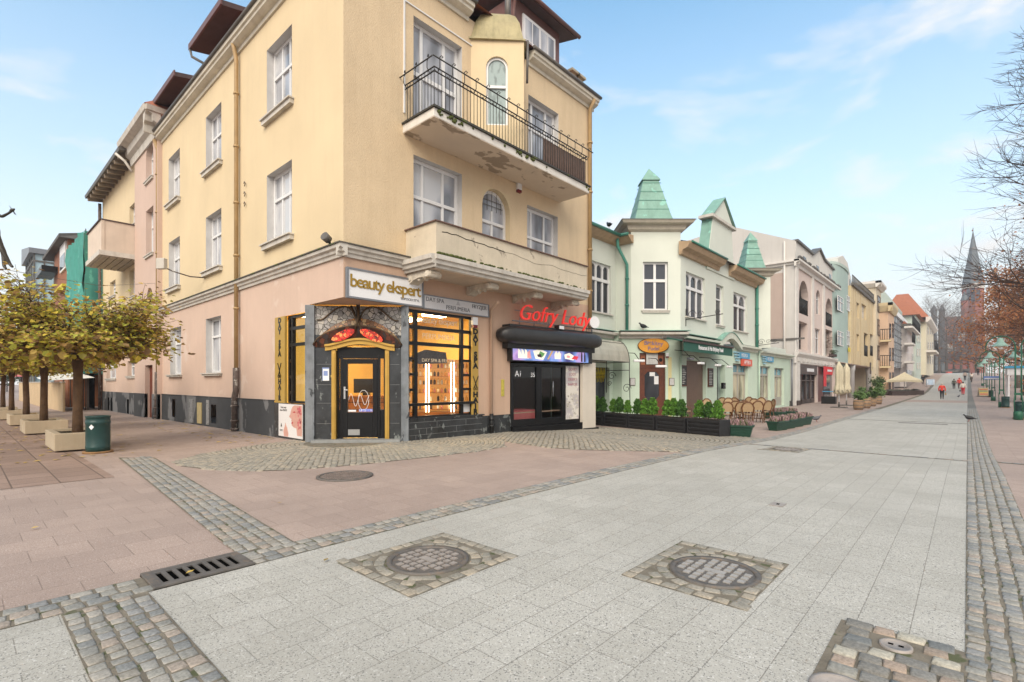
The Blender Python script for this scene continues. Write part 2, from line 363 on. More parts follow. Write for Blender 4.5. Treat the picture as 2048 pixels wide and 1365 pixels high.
def stone_mat(name, tones):
    m, nt, b = newmat(name); L = nt.links.new
    g = N(nt, 'ShaderNodeNewGeometry'); k = len(tones)
    c = ramp(nt, g.outputs['Random Per Island'], [(i/k, t) for i, t in enumerate(tones)], 'CONSTANT')
    n1 = N(nt, 'ShaderNodeTexNoise', i_Scale=55, i_Detail=6, i_Roughness=.7); L(g.outputs['Position'], n1.inputs['Vector'])
    x = N(nt, 'ShaderNodeMix', data_type='RGBA', blend_type='MULTIPLY', i_0=1.); L(c, x.inputs[6]); L(ramp(nt, n1.outputs[0], [(.3, g1(.6)), (.7, g1(1.3))]), x.inputs[7])
    L(x.outputs[2], b.inputs['Base Color']); b.inputs['Roughness'].default_value = .62; b.inputs['Specular IOR Level'].default_value = .35
    bp = N(nt, 'ShaderNodeBump', i_Strength=.5, i_Distance=.006); L(n1.outputs[0], bp.inputs['Height']); L(bp.outputs[0], b.inputs['Normal']); return m
M_STONE = stone_mat('grey_cobbles', [(.24, .235, .215), (.29, .28, .25), (.205, .21, .205), (.33, .31, .275), (.275, .255, .22), (.25, .25, .245), (.33, .28, .235), (.3, .29, .265)])
M_STONEB = stone_mat('buff_cobbles', [(.27, .25, .21), (.32, .29, .24), (.245, .23, .195), (.35, .305, .24), (.29, .265, .22)])
def stone(mb, x, y, l, w, ang, z, h=.013):
    cs, sn = math.cos(ang), math.sin(ang); j = .07*min(l, w)
    c = [(sx*l/2+rnd.uniform(-j, j), sy*w/2+rnd.uniform(-j, j)) for sx, sy in ((-1, -1), (1, -1), (1, 1), (-1, 1))]
    def ring(k, zz): return [(x+px*k*cs-py*k*sn, y+px*k*sn+py*k*cs, zz) for px, py in c]
    h *= rnd.uniform(.5, .85); t1 = rnd.uniform(-.003, .003)
    top = ring(.76, z+h); top[0] = (top[0][0], top[0][1], top[0][2]+t1); top[2] = (top[2][0], top[2][1], top[2][2]-t1)
    vs = ring(1, z-.012)+ring(.94, z+h*.62)+top
    mb.mesh(vs, [(8, 9, 10, 11)]+[(a+i, a+(i+1) % 4, a+4+(i+1) % 4, a+4+i) for a in (0, 4) for i in range(4)], True)
HOLES = [(-4.62, -4.17, .89, 1.6)]
def cobble_rows(mb, p0, p1, width, across, ln, gap=.011, dz=.006):
    """rows running from p0 to p1 (the strip's centre line)"""
    p0, p1 = Vector(p0), Vector(p1); d = p1-p0; L = d.length; d.normalize(); nrm = Vector((-d.y, d.x)); ang = math.atan2(d.y, d.x)
    cw = width/across
    for k in range(across):
        t = -rnd.uniform(0, ln)
        o = (k+.5)*cw-width/2
        while t < L:
            l = ln*rnd.uniform(.8, 1.2); c = p0+d*(t+l/2)+nrm*(o+rnd.uniform(-.006, .006))
            if 0 < t+l/2 < L and not any(a < c.x < b and e < c.y < f for a, b, e, f in HOLES): stone(mb, c.x, c.y, l-gap, cw-gap+rnd.uniform(-.006, .004), ang+rnd.uniform(-.03, .03), zg(c.x, c.y)+dz)
            t += l
def cover_mat(): return mat('cast_iron_cover', (.13, .118, .108), .62, .25, 9, .35, 120, metal=.25, fleck=(14, .56, (.2, .15, .11), .5))
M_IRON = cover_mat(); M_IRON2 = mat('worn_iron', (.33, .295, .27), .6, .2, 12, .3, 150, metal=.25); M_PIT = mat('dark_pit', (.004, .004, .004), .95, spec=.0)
def sheet(name, m, xs, ys, dz, **k):
    mb = MB()
    vs = [(x, y, zg(x, y)+dz) for y in ys for x in xs]; n = len(xs)
    mb.mesh(vs, [(j*n+i, j*n+i+1, (j+1)*n+i+1, (j+1)*n+i) for j in range(len(ys)-1) for i in range(n-1)])
    return tag(mb.build(name, m, fix=False), kind='structure')
def yr(a, b):
    ks = [k for k in (-60, 7, 11, 16, 20, 45, 67, 85, 95, 117, 150, 190, 400) if a < k < b]; return [a]+ks+[b]
def polysheet(name, m, poly, dz):   # convex-ish polygon cut in a fine grid so that it follows the ground
    me = bmesh.new(); vs = [me.verts.new((x, y, 0)) for x, y in poly]; me.faces.new(vs)
    for k in (7, 11, 16):
        bmesh.ops.bisect_plane(me, geom=me.verts[:]+me.edges[:]+me.faces[:], plane_co=(0, k, 0), plane_no=(0, 1, 0))
    for k in (-12,):
        bmesh.ops.bisect_plane(me, geom=me.verts[:]+me.edges[:]+me.faces[:], plane_co=(k, 0, 0), plane_no=(1, 0, 0))
    for v in me.verts: v.co.z = zg(v.co.x, v.co.y)+dz
    bmesh.ops.triangulate(me, faces=me.faces[:])
    bmesh.ops.recalc_face_normals(me, faces=me.faces[:])
    d = bpy.data.meshes.new(name); me.to_mesh(d); me.free(); d.materials.append(m); o = bpy.data.objects.new(name, d); COL.objects.link(o); return tag(o, kind='structure')
def inpoly(x, y, p):
    c = False; n = len(p)
    for i in range(n):
        (x1, y1), (x2, y2) = p[i], p[(i+1) % n]
        if (y1 > y) != (y2 > y) and x < (x2-x1)*(y-y1)/(y2-y1)+x1: c = not c
    return c
sheet('ground', M_PINK, [-600, -52, -45, -30, -12, 30, 600], [-300]+yr(-60, 400)+[1200], 0)
sheet('street', M_GREY, [-4.2, 0], yr(-8, 190), .004)
sheet('pink_pavement', M_PINK, [-4.2, 0], [56, 62.5], .008)
sheet('brown_pavement', M_BROWN, [-45, -30, -12, -9.7], [-14, 1.55, 1.62], .004)
sheet('kerb_strip', M_MORT, [-4.53, -4.19], yr(-6, 110), .008); sheet('street_strip', M_MORT, [-.01, .44], yr(-4, 45), .008)
M_COBF = slabs('far_cobbles', (.2, .2, .185), (.27, .255, .225), (.09, .085, .07), .1, .09, False, (.15, .15, .14), (.33, .31, .28), ms=.012)
sheet('street_cobble_strip', M_COBF, [-.01, .44], yr(45, 190), .008)
AP1 = [(-10.75, 2.62), (-10.1, 2.6), (-9.35, 2.82), (-8.7, 3.2), (-8.3, 3.7), (-7.96, 4.78), (-7.75, 6.17), (-7.65, 7.42), (-7.83, 8.39), (-8.61, 9.15), (-10.28, 9.4), (-10.28, 7.5), (-11.9, 5.8), (-12.6, 5.76), (-12.2, 4.6), (-11.5, 3.3)]
AP2 = [(-10.28, 9.4), (-8.61, 9.15), (-6.96, 8.94), (-6.2, 9.2), (-5.5, 9.7), (-4.53, 10.4), (-4.53, 16.2), (-10.28, 16.2)]
polysheet('corner_pavement', M_MORT, AP1, .008); polysheet('shop_pavement', M_MORT, AP2, .0085)
XS = [(-12.3, 2.07), (-11.38, 2.54), (-4.54, 2.07), (-4.54, 1.58)]
polysheet('street_cross_strip', M_MORT, [(-12.15, 2.08), (-4.53, 1.58), (-4.53, 2.05), (-11.6, 2.55)], .009)
sheet('street_cross_strip', M_MORT, [-4.19, -.01], [.43, .88], .009)
sheet('street_row_strip', M_MORT, [-4.19, -.01], [13.62, 13.78], .009)
sheet('street_row_strip', M_MORT, [-4.19, -.01], [28.2, 28.4], .009)
sheet('street_row_strip', M_MORT, [.44, 9], [13.9, 14.06], .009)
mb = MB()
cobble_rows(mb, (-4.36, -3), (-4.36, 40), .33, 3, .115); struct(mb, 'cobbled_kerb', M_STONE, fix=False); mb = MB()
cobble_rows(mb, (.215, -1), (.215, 45), .45, 5, .082); struct(mb, 'cobbled_street', M_STONE, fix=False); mb = MB()
cobble_rows(mb, (-11.9, 2.32), (-4.56, 1.81), .46, 5, .1); cobble_rows(mb, (-4.17, .655), (-.02, .655), .44, 5, .1); struct(mb, 'cobbled_street', M_STONE, fix=False); mb = MB()
cobble_rows(mb, (-4.19, 13.7), (-.01, 13.7), .13, 1, .14); cobble_rows(mb, (.46, 13.98), (8, 13.98), .13, 1, .14); cobble_rows(mb, (-4.19, 28.3), (-.01, 28.3), .16, 1, .17); struct(mb, 'cobbled_street', M_STONE, fix=False); mb = MB()
r = 1.0
while r < 5.2:      # concentric setts round the corner
    n = int(2*math.pi*r/.105)
    for i in range(n):
        t = 2*math.pi*(i+rnd.uniform(-.1, .1)+.5*(int(r/.1) % 2))/n; x, y = -11.1+r*math.cos(t), 6.3+r*math.sin(t)
        if inpoly(x, y, AP1): stone(mb, x, y, .094, .088, t+1.5708, zg(x, y)+.006, .016)
    r += .099
for ang0, cx, cy in ((0, -10.4, 12.8),):
    r = .2
    while r < 8:
        n = int(2*math.pi*r/.105)
        for i in range(n):
            t = 2*math.pi*(i+rnd.uniform(-.1, .1))/n; x, y = cx+r*math.cos(t)*1.3, cy+r*math.sin(t)
            if inpoly(x, y, AP2): stone(mb, x, y, .1, .09, t+1.5708, zg(x, y)+.006, .016)
        r += .099
struct(mb, 'cobbled_pavement', M_STONEB, fix=False)
def manhole(x0, x1, y0, y1, cx, cy, r, label, cell=.074, mm=None, tone=None):
    """a square of setts with a round iron cover in it"""
    z = zg(cx, cy); sheet('patch_pavement', M_MORT, [x0, x1], [y0, y1], .0085)
    mb = MB(); rr = r+.055
    while rr < 1.2:
        n = max(8, int(2*math.pi*rr/.118))
        for i in range(n):
            t = 2*math.pi*(i+rnd.uniform(-.12, .12))/n; x, y = cx+rr*math.cos(t), cy+rr*math.sin(t)
            if x0+.13 < x < x1-.13 and y0+.13 < y < y1-.13: stone(mb, x, y, .108, .08, t+1.5708+rnd.uniform(-.1, .1), z+.006, .013)
        rr += .09
    if x1-x0 > .3:
        for a, b, c, d in ((x0, y0+.05, x1, y0+.05), (x0, y1-.05, x1, y1-.05), (x0+.05, y0+.1, x0+.05, y1-.1), (x1-.05, y0+.1, x1-.05, y1-.1)): cobble_rows(mb, (a, b), (c, d), .095, 1, .115, .01)
    struct(mb, 'patch_pavement', mm or M_STONEB, fix=False)
    e = empty('manhole_cover', (cx, cy, z), label, 'manhole cover', 'round manhole covers in the paving')
    mb = MB(); mb.lathe([(r, -.01), (r, .022), (r*.88, .022), (r*.87, .012), (r*.87, -.01)], (0, 0, 0), 40, True); mb.build('cover_frame', M_IRON, e, local=True)
    MB().lathe([(r*.865, .006), (r*.865, .0125), (.0001, .0125)], (0, 0, 0), 36, False).build('cover_lid', M_IRON, e, local=True); mb = MB()
    k = int(r/cell)+1
    for i in range(-k, k+1):
        for j in range(-k, k+1):
            a, b = i*cell, j*cell
            if math.hypot(a, b) < r*.8 and not (abs(a) < cell*1.2 and abs(b) < cell*.6): mb.box((a, b, .016), (cell*.66, cell*.66, .01), .0)
    mb.box((0, 0, .0155), (cell*2.2, cell*.9, .007))
    tag(mb.build('lid_studs', tone or M_IRON2, e, local=True), kind='stuff'); return e
manhole(-3.74, -2.77, 2.04, 3.14, -3.25, 2.57, .33, 'round iron manhole cover in the cobble square nearest the slotted drain')
manhole(-1.93, -1.05, 3.35, 4.44, -1.43, 3.87, .325, 'round iron manhole cover in the cobble square at the middle of the grey street', tone=mat('pale_iron', (.36, .34, .32), .6, .15, 10, .3, 150, metal=.2))
manhole(-3.55, -2.75, 12.35, 13.55, -3.1, 12.95, .3, 'far manhole cover in cobbles beside the single row of setts')
p = gnd(690, 954)
manhole(p.x-.05, p.x+.05, p.y-.05, p.y+.05, p.x, p.y, .42, 'large round manhole cover set in the pink paving below the shop door', tone=mat('dull_pink_iron', (.2, .16, .14), .7, .2, 9, .3, 120, metal=.1))
# cobble square at the lower right with two small covers
sheet('patch_pavement', M_MORT, [-.57, -.01], [2.2, 3.62], .0085); mb = MB()
cv = [(-.29, 3.44, .075), (-.44, 2.78, .13)]
y = 2.26
while y < 3.6:
    x = -.55+rnd.uniform(0, .05)
    while x < -.05:
        l = rnd.uniform(.1, .15)
        if x+l < .0 and not any(math.hypot(x+l/2-a, y-b) < c+.05 for a, b, c in cv): stone(mb, x+l/2, y, l-.006, .098, rnd.uniform(-.06, .06), .008, .018)
        x += l
    y += .103
struct(mb, 'patch_pavement', stone_mat('mixed_cobbles', [(.2, .19, .17), (.3, .24, .19), (.42, .39, .32), (.17, .175, .17), (.27, .26, .23), (.36, .28, .22), (.23, .22, .2)]), fix=False)
for (x, y, r), lb in zip(cv, ('small oval iron valve cap with two slots, upper one in the corner cobble square', 'iron valve cap at the bottom edge of the photo, in the corner cobble square')):
    e = empty('valve_cap', (x, y, 0), lb, 'valve cap', 'iron valve caps in the corner cobbles'); mb = MB(); mb.lathe([(r, -.01), (r, .02), (r*.82, .022), (r*.8, .017), (.0001, .017)], k=28); mb.build('cap_rim', M_IRON2, e, local=True)
    mb = MB(); mb.box((r*.3, 0, .018), (r*.3, r*.2, .004)).box((-r*.3, 0, .018), (r*.3, r*.2, .004)); mb.build('slot', M_PIT, e, local=True)
p = gnd(1556, 1011); e = empty('utility_plate', p, 'small rectangular metal plate set flush in the grey slabs', 'cover plate'); mb = MB(); mb.box((0, 0, .006), (.14, .2, .012)); mb.build('plate', M_IRON2, e, local=True)
mb = MB(); mb.box((0, 0, .012), (.03, .05, .006)); mb.build('keyhole', M_PIT, e, local=True)
p = gnd(1845, 848); e = empty('drain_cover', p, 'long dark drain cover across the far grey slabs', 'drain'); mb = MB(); mb.box((0, 0, .006), (1.6, .3, .012)); mb.build('plate', M_IRON, e, local=True)
# slotted drain
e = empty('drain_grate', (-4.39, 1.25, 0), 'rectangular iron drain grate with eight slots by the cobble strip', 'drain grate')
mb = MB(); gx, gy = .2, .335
mb.box((0, 0, .004), (2*gx, 2*gy, .012)); mb.build('pit_shade_plate', M_PIT, e, local=True); mb = MB()  # black plate, the dark of the pit put into its colour
for s in (-1, 1):
    mb.box((s*(gx-.022), 0, .012), (.044, 2*gy, .026)); mb.box((0, s*(gy-.03), .0121), (2*gx-.09, .06, .026))
mb.build('grate_frame', M_IRON, e, local=True, bevel=.004); mb = MB()
for i in range(9): mb.box((0, -gy+.06+i*(2*gy-.12)/8, .0125), (2*gx-.09, .03, .02))
for s in (-1, 1): mb.box((s*(gx-.06), 0, .0128), (.035, 2*gy-.12, .019))
mb.build('grate_bars', mat('grate_iron', (.12, .112, .105), .55, .2, 20, .3, 100, metal=.3), e, local=True, bevel=.003)
# fallen leaves and moss
M_LEAFG = mat('fallen_leaf', (.42, .29, .07), .7, .3, 9, island=.5)
mb = MB()
def leafq(mb, x, y, z, s, a, tilt=.3):
    c, sn = math.cos(a), math.sin(a); q = [(-1, 0, 0), (0, -.55, .12), (1, 0, .1), (0, .55, .16)]
    mb.mesh([(x+s*(u*c-v*sn), y+s*(u*sn+v*c), z+s*w*tilt*3) for u, v, w in q], [(0, 1, 2), (0, 2, 3)])
for i in range(420):
    x, y = rnd.uniform(-24, -12.6), rnd.uniform(-.5, 3.2) if i % 3 else rnd.uniform(4.2, 5.7)
    leafq(mb, x, y, zg(x, y)+.01, rnd.uniform(.035, .085), rnd.uniform(0, 6))
for px, py in ((652, 1126), (1480, 855), (1225, 870), (770, 880), (70, 1060), (560, 1010), (380, 1150)):
    p = gnd(px, py); leafq(mb, p.x, p.y, p.z+.022, .035, rnd.uniform(0, 6))
tag(mb.build('fallen_leaves', M_LEAFG, fix=False), kind='stuff')
# ------------------------------------------------------------------ yellow corner building
M_YEL = mat('yellow_stucco', (.66, .535, .345), .9, .07, .5, .35, 60, streak=.2, scol=(.5, .38, .25), fleck=(30, .68, (.5, .38, .24), .5))
M_YELR = mat('yellow_roughcast', (.655, .515, .34), .92, .1, .7, .9, 45, streak=.32, scol=(.46, .34, .21), fleck=(40, .6, (.45, .31, .16), .5))
M_ROSE = mat('rose_stucco', (.585, .435, .35), .9, .07, .6, .35, 60, streak=.12, patch=(.62, .49, .41), pth=.6, psc=.9, pstretch=(1, 1, .8))
M_ROSEP = mat('pale_rose_stucco', (.56, .42, .35), .9, .06, .6, .3, 60, streak=.15)
M_TRIM = mat('weathered_trim', (.56, .53, .48), .85, .16, 2.5, .25, 60, streak=.5, scol=(.25, .22, .18))
M_WHITE = mat('white_window_frame', (.72, .72, .72), .45, .05, 3, streak=.1)
M_JAMB = mat('grey_white_reveal', (.55, .54, .53), .85, .1, 3, streak=.2)
M_PLIN = mat('dark_plinth_render', (.05, .052, .056), .85, .2, 1.5, .3, 40, patch=(.17, .17, .175), pth=.535, psc=.75, pstretch=(1, 1, .7))
M_PANE = glass('window_glass', (.3, .31, .34), curtain=(.52, .53, .55))
M_PANED = glass('dark_window_glass', (.05, .054, .065), .03, .5, .7, sp_=.22)
M_ZINC = mat('zinc_flashing', (.13, .12, .11), .55, .2, 3, metal=.3)
M_OCHRE = mat('ochre_downpipe', (.4, .27, .13), .5, .15, 4, streak=.3)
M_RUSTP = mat('rusty_cast_pipe', (.1, .075, .065), .7, .4, 9, patch=(.35, .33, .3), pth=.6, psc=7)
M_BRN = mat('brown_dormer_metal', (.14, .07, .06), .5, .15, 3, streak=.3)
M_BRND = mat('brown_dormer_soffit', (.07, .045, .042), .7, .2, 4)
M_TILE = mat('red_roof_tiles', (.35, .13, .08), .8, .3, 6, .6, 20)
M_MOSS = mat('moss', (.07, .085, .02), .95, .4, 12, .8, 60)
M_CONC = mat('peeling_concrete', (.56, .49, .38), .9, .1, 2, .4, 50, patch=(.33, .28, .22), pth=.63, psc=2.6, streak=.35, scol=(.3, .28, .2))
M_SOFF = mat('peeling_soffit', (.66, .56, .45), .9, .05, 2, .3, 50, patch=(.36, .29, .22), pth=.545, psc=1.9, pstretch=(1, .6, 1))
M_BLACK = mat('black_metal', (.012, .012, .012), .4, .2, 5)
M_WROUGHT = mat('wrought_iron', (.018, .017, .016), .5, .2, 5)
M_GOLD = mat('gold_paint', (.48, .29, .06), .4, .12, 4, metal=.35)
M_GOLDP = mat('gold_panel', (.42, .27, .06), .5, .08, 3)
FR = Fac(-10.3, 5.77, 0, 1); FL = Fac(-10.3, 5.77, 1, 0); FC = Fac(-11.88, 5.77, 1.58, 1.68)
B1 = empty('corner_building', (-17, 11, 0), 'yellow and rose corner building with two balconies and a shop at its cut corner', 'building')
ZL = 4.28; ZE = 11.62; DEP = .26
hL = [(-4.13, -2.57, 8.74, 10.68), (-9.24, -7.72, 8.7, 10.62), (-13.82, -12.28, 8.64, 10.55), (-4.13, -2.57, 5.27, 7.2), (-9.24, -7.72, 5.26, 7.16), (-13.8, -12.28, 5.23, 7.14)]
hG = [(-9.24, -7.76, 1.78, 3.65), (-13.6, -12.1, 1.77, 3.63)]
hShopL = (-3.56, -1.85, .92, 3.2)
hR = [(1.91, 3.54, 7.78, 10.67), (6.36, 7.94, 8.6, 10.58), (1.91, 3.54, 4.5, 7.18), (4.32, 5.5, 4.5, 7.15, .59), (6.3, 7.9, 4.5, 7.07)]
mb = MB(); wall(mb, FR, 0, 9.93, ZL, ZE, hR); mb.build('street_wall', M_YELR, B1, fix=False); mb = MB(); wall(mb, FL, -14.8, 0, ZL, ZE, hL)
mb.face([FL.P(-14.8, ZL), FL.P(-14.8, ZE), FL.P(-14.8, ZE, -10), FL.P(-14.8, ZL, -10)]); mb.face([FR.P(9.93, 0), FR.P(9.93, ZE+.7), FR.P(9.93, ZE+.7, -14.8), FR.P(9.93, 0, -14.8)])
mb.face([FL.P(-14.8, ZE, -9.93), FL.P(0, ZE, -9.93), FL.P(0, 0, -9.93), FL.P(-14.8, 0, -9.93)])
mb.build('upper_wall', M_YEL, B1, fix=False)
for F_, h_ in [(FL, h) for h in hL]+[(FR, h) for h in hR if len(h) < 5]: reveals(MB(), F_, [h_], DEP).build('window_reveal', M_JAMB, B1, fix=False)
mb = MB(); reveals(mb, FR, [h for h in hR if len(h) > 4], DEP); mb.build('arched_reveal', M_YEL, B1, fix=False)
mb = MB(); wall(mb, FL, -14.8, -3.56, .97, ZL, hG); wall(mb, FL, -3.56, -1.58, 3.2, ZL); wall(mb, FL, -1.58, 0, 3.36, ZL)
mb.build('lower_wall', M_ROSE, B1, fix=False)
M_ORNG = mat('shade_tinted_rose_stucco', (.56, .385, .28), .9, .08, .7, .35, 60, streak=.2, patch=(.5, .25, .12), pth=.7, psc=.8)  # rose stucco made more orange for shade and warm reflection under the balcony
SW = (1.78, 4.15, .55, 3.3)     # shop window opening on the right facade
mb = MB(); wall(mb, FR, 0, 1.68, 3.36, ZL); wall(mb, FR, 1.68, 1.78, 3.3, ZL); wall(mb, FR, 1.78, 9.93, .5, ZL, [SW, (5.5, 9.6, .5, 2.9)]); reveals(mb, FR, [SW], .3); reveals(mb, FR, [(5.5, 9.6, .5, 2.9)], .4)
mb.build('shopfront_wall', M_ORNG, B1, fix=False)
for h_ in hG: reveals(MB(), FL, [h_], DEP).build('window_reveal', M_JAMB, B1, fix=False)
# soffit over the cut corner, floor slab, ground floor back
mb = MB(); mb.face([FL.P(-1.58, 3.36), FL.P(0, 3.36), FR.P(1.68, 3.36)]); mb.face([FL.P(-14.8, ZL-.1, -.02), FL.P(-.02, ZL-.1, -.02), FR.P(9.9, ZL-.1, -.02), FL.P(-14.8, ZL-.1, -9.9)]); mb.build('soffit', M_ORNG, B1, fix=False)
mb = MB(); wall(mb, FL, -14.8, -3.56, -.4, .97, [(-8.62, -8.1, .1, .72), (-13.2, -12.75, .1, .8)], n=.03); mb.fb(FL, -14.8, -3.56, .965, .985, -.02, .045); mb.build('plinth', M_PLIN, B1)
MB().fb(FL, -8.62, -8.1, .1, .72, -.3, -.28).build('cellar_opening', M_PIT, B1); MB().fb(FL, -13.2, -12.75, .1, .8, -.3, -.28).build('cellar_opening', M_PIT, B1)
mb = MB(); mb.fb(FL, -10.0, -9.55, .02, .75, .03, .06); mb.build('meter_box', mat('ochre_box', (.42, .34, .17), .7, .2, 6), B1); mb = MB(); mb.fb(FL, -10.95, -10.5, .0, .85, .03, .06); mb.fb(FL, -9.05, -8.8, .02, .86, .03, .05)
mb.build('cellar_hatch', mat('grey_hatch', (.25, .25, .25), .7, .35, 9, patch=(.07, .07, .07), pth=.58, psc=9), B1)
# marble on the ground floor right facade and corner
M_MARB = mat('black_marble', (.028, .031, .034), .18, .5, 3, spec=.6, patch=(.17, .185, .18), pth=.605, psc=5, pstretch=(1, 1, .5), fleck=(4, .66, (.25, .25, .23), .35))
M_MARG = mat('grey_marble', (.15, .165, .18), .3, .35, 4, spec=.4, streak=.6, scol=(.3, .31, .32), patch=(.045, .05, .055), pth=.6, psc=4, pstretch=(1, 1, .5))
MB().fb(FR, 1.68, 4.3, -.4, .53, -.02, .04).build('marble_plinth', M_MARB, B1, bevel=.004); MB().fb(FR, 4.3, 5.5, -.4, .5, -.02, .035).build('marble_plinth', M_MARB, B1, bevel=.004); MB().fb(FL, -3.56, -1.86, -.4, .92, -.02, .035).build('marble_plinth', M_MARB, B1, bevel=.004)
mb = MB(); mb.fb(FR, 1.68, 4.35, .53, .56, -.05, .07); mb.build('shop_sill', M_MARB, B1, bevel=.004)
mb = MB(); z = .13
for k in range(3):
    mb.fb(FR, 1.7, 4.28, z, z+.004, .0401, .042); z += .16
for i in range(7): mb.fb(FR, 1.95+i*.34, 1.954+i*.34, [.0, .14, .3][i % 3], [.13, .29, .45][i % 3], .0401, .042)
mb.build('marble_joints', mat('marble_joint', (.3, .3, .3), .6), B1)
# ledge between floors
prof = [(0, ZL-.02), (.05, ZL-.02), (.06, ZL+.05), (.1, ZL+.07), (.11, ZL+.13), (.17, ZL+.16), (.18, ZL+.23), (0, ZL+.26)]
mb = MB(); strip(mb, FL, -14.8, .18, prof); strip(mb, FR, -.18, 1.73, prof); mb.build('ledge_moulding', M_TRIM, B1)
mb = MB(); mb.fb(FL, -14.8, .2, ZL+.235, ZL+.262, .01, .21); mb.fb(FR, .005, 1.73, ZL+.235, ZL+.262, .01, .21); mb.build('ledge_flashing', mat('mossy_flashing', (.1, .09, .075), .7, .3, 8, patch=(.07, .09, .02), pth=.55, psc=4), B1)
# eaves
pe = [(0, ZE-.14), (.05, ZE-.14), (.06, ZE-.04), (.14, ZE-.02), (.24, ZE+.03), (.25, ZE+.1), (.3, ZE+.12), (.31, ZE+.24), (0, ZE+.28)]
mb = MB(); strip(mb, FL, -14.8, .3, pe); strip(mb, FR, -.3, 3.75, pe); strip(mb, FR, 6.3, 10.05, pe); mb.build('eaves_cornice', mat('pale_cornice', (.62, .58, .49), .8, .12, 2, streak=.4, scol=(.3, .25, .2)), B1)
mb = MB()
for F, a, b in ((FL, -14.9, .35), (FR, -.35, 3.8), (FR, 6.25, 10.1)):
    mb.tube([F.P(a, ZE+.27, .33), F.P(b, ZE+.27, .33)], .055, 8)
mb.build('gutter', M_ZINC, B1)
mb = MB(); c0 = [FL.P(-14.8, ZE+.42, .5), FL.P(.5, ZE+.42, .5), FR.P(10, ZE+.42, .5), FL.P(-14.8, ZE+.42, -10.2)]
rg = [Vector((-20.2, 10.7, ZE+3.0)), Vector((-15.2, 10.7, ZE+3.0))]
c0[1] = Vector((-10.0, 5.47, ZE+.28)); c0[2] = Vector((-10.0, 15.7, ZE+.28)); c0[3] = Vector((-25.1, 15.7, ZE+.28)); c0[0] = Vector((-25.1, 5.47, ZE+.28))
mb.face([c0[0], c0[1], rg[1], rg[0]]).face([c0[1], c0[2], rg[1]]).face([c0[2], c0[3], rg[0], rg[1]]).face([c0[3], c0[0], rg[0]]); mb.build('roof', M_TILE, B1)
def shed_dormer(xa, xb, zt, yf, yw):
    d = MB(); d.hexa([(xa+.35, yw, ZE+.4), (xb-.35, yw, ZE+.4), (xb-.35, yw+3, ZE+.4), (xa+.35, yw+3, ZE+.4), (xa+.35, yw, zt-.05), (xb-.35, yw, zt-.05), (xb-.35, yw+3, zt+.5), (xa+.35, yw+3, zt+.5)])
    o = d.build('dormer', M_BRN, B1)
    r = MB(); r.hexa([(xa, yf, zt-.1), (xb, yf, zt-.1), (xb, yf+3.6, zt+.65), (xa, yf+3.6, zt+.65), (xa, yf, zt+.06), (xb, yf, zt+.06), (xb, yf+3.6, zt+.82), (xa, yf+3.6, zt+.82)]); r.build('dormer_roof', M_BRND, o)
    f = MB(); f.box(((xa+xb)/2, yf-.03, zt), (xb-xa+.06, .05, .2)); f.build('fascia', M_BRN, o)
    w = MB()
    nw = 2
    for i in range(nw):
        a = xa+.55+(xb-xa-1.1)*i/nw; b = a+(xb-xa-1.1)/nw-.08; w.box(((a+b)/2, yw-.02, zt-.65), (b-a, .06, .95))
    ww = w.build('dormer_window', M_WHITE, o); g = MB()
    for i in range(nw):
        a = xa+.55+(xb-xa-1.1)*i/nw; b = a+(xb-xa-1.1)/nw-.08; g.box(((a+b)/2, yw-.053, zt-.65), (b-a-.16, .01, .8))
    g.build('pane', M_PANED, ww)
    g = MB(); g.tube([(xa+.05, yf-.02, zt-.1), (xa+.1, yf+.02, zt-.35), (xa+.45, yw-.05, zt-.7), (xa+.45, yw-.05, ZE+.45)], .045, 8); g.build('rain_pipe', M_ZINC, o)
shed_dormer(-20.1, -16.95, 13.15, 5.45, 6.3); shed_dormer(-25.1, -21.9, 13.0, 5.45, 6.3)
mb = MB(); mb.lathe([(.55, 0), (.3, .55), (.1, .7), (.22, .75), (.05, .8), (.1, 1.2), (.02, 1.75)], (-24.2, 8.4, ZE+2.1), 10, False); mb.build('roof_finial', M_ZINC, B1)
# windows
for h in hL: window(B1, FL, h, M_WHITE, M_PANE, 3, .36 if h[2] < 8 else .4, DEP, fw=.08, sill=True, sm=M_TRIM, sh=.12, sx=.14, so=.16)
for h in hG: window(B1, FL, h, M_WHITE, M_PANE, 2, .33, DEP, fw=.08, sill=True, sm=M_TRIM, sh=.06, sx=.14, so=.14)
for h in hR:
    up = h[2] > 7.5
    window(B1, FR, h, M_WHITE, M_PANE, 2 if len(h) > 4 else 3, (.36 if not up else .45) if h[3]-h[2] < 2.7 or up else .36, DEP, fw=.09, mull=.09 if up else .07, colw=None if len(h) > 4 else (.24, .7) if up else (.26, .68))
mb = MB(); h = hR[3]
for i in range(1, 6):
    u = h[0]+(h[1]-h[0])*i/6; mb.fb(FR, u-.008, u+.008, 6.55, 6.58+math.sqrt(max(.0, .55**2-(u-4.91)**2)), -.2, -.19)
for z in (6.7, 6.85): mb.fb(FR, 4.45, 5.37, z-.008, z+.008, -.2, -.19)
mb.build('leaded_tracery', M_ZINC, B1)
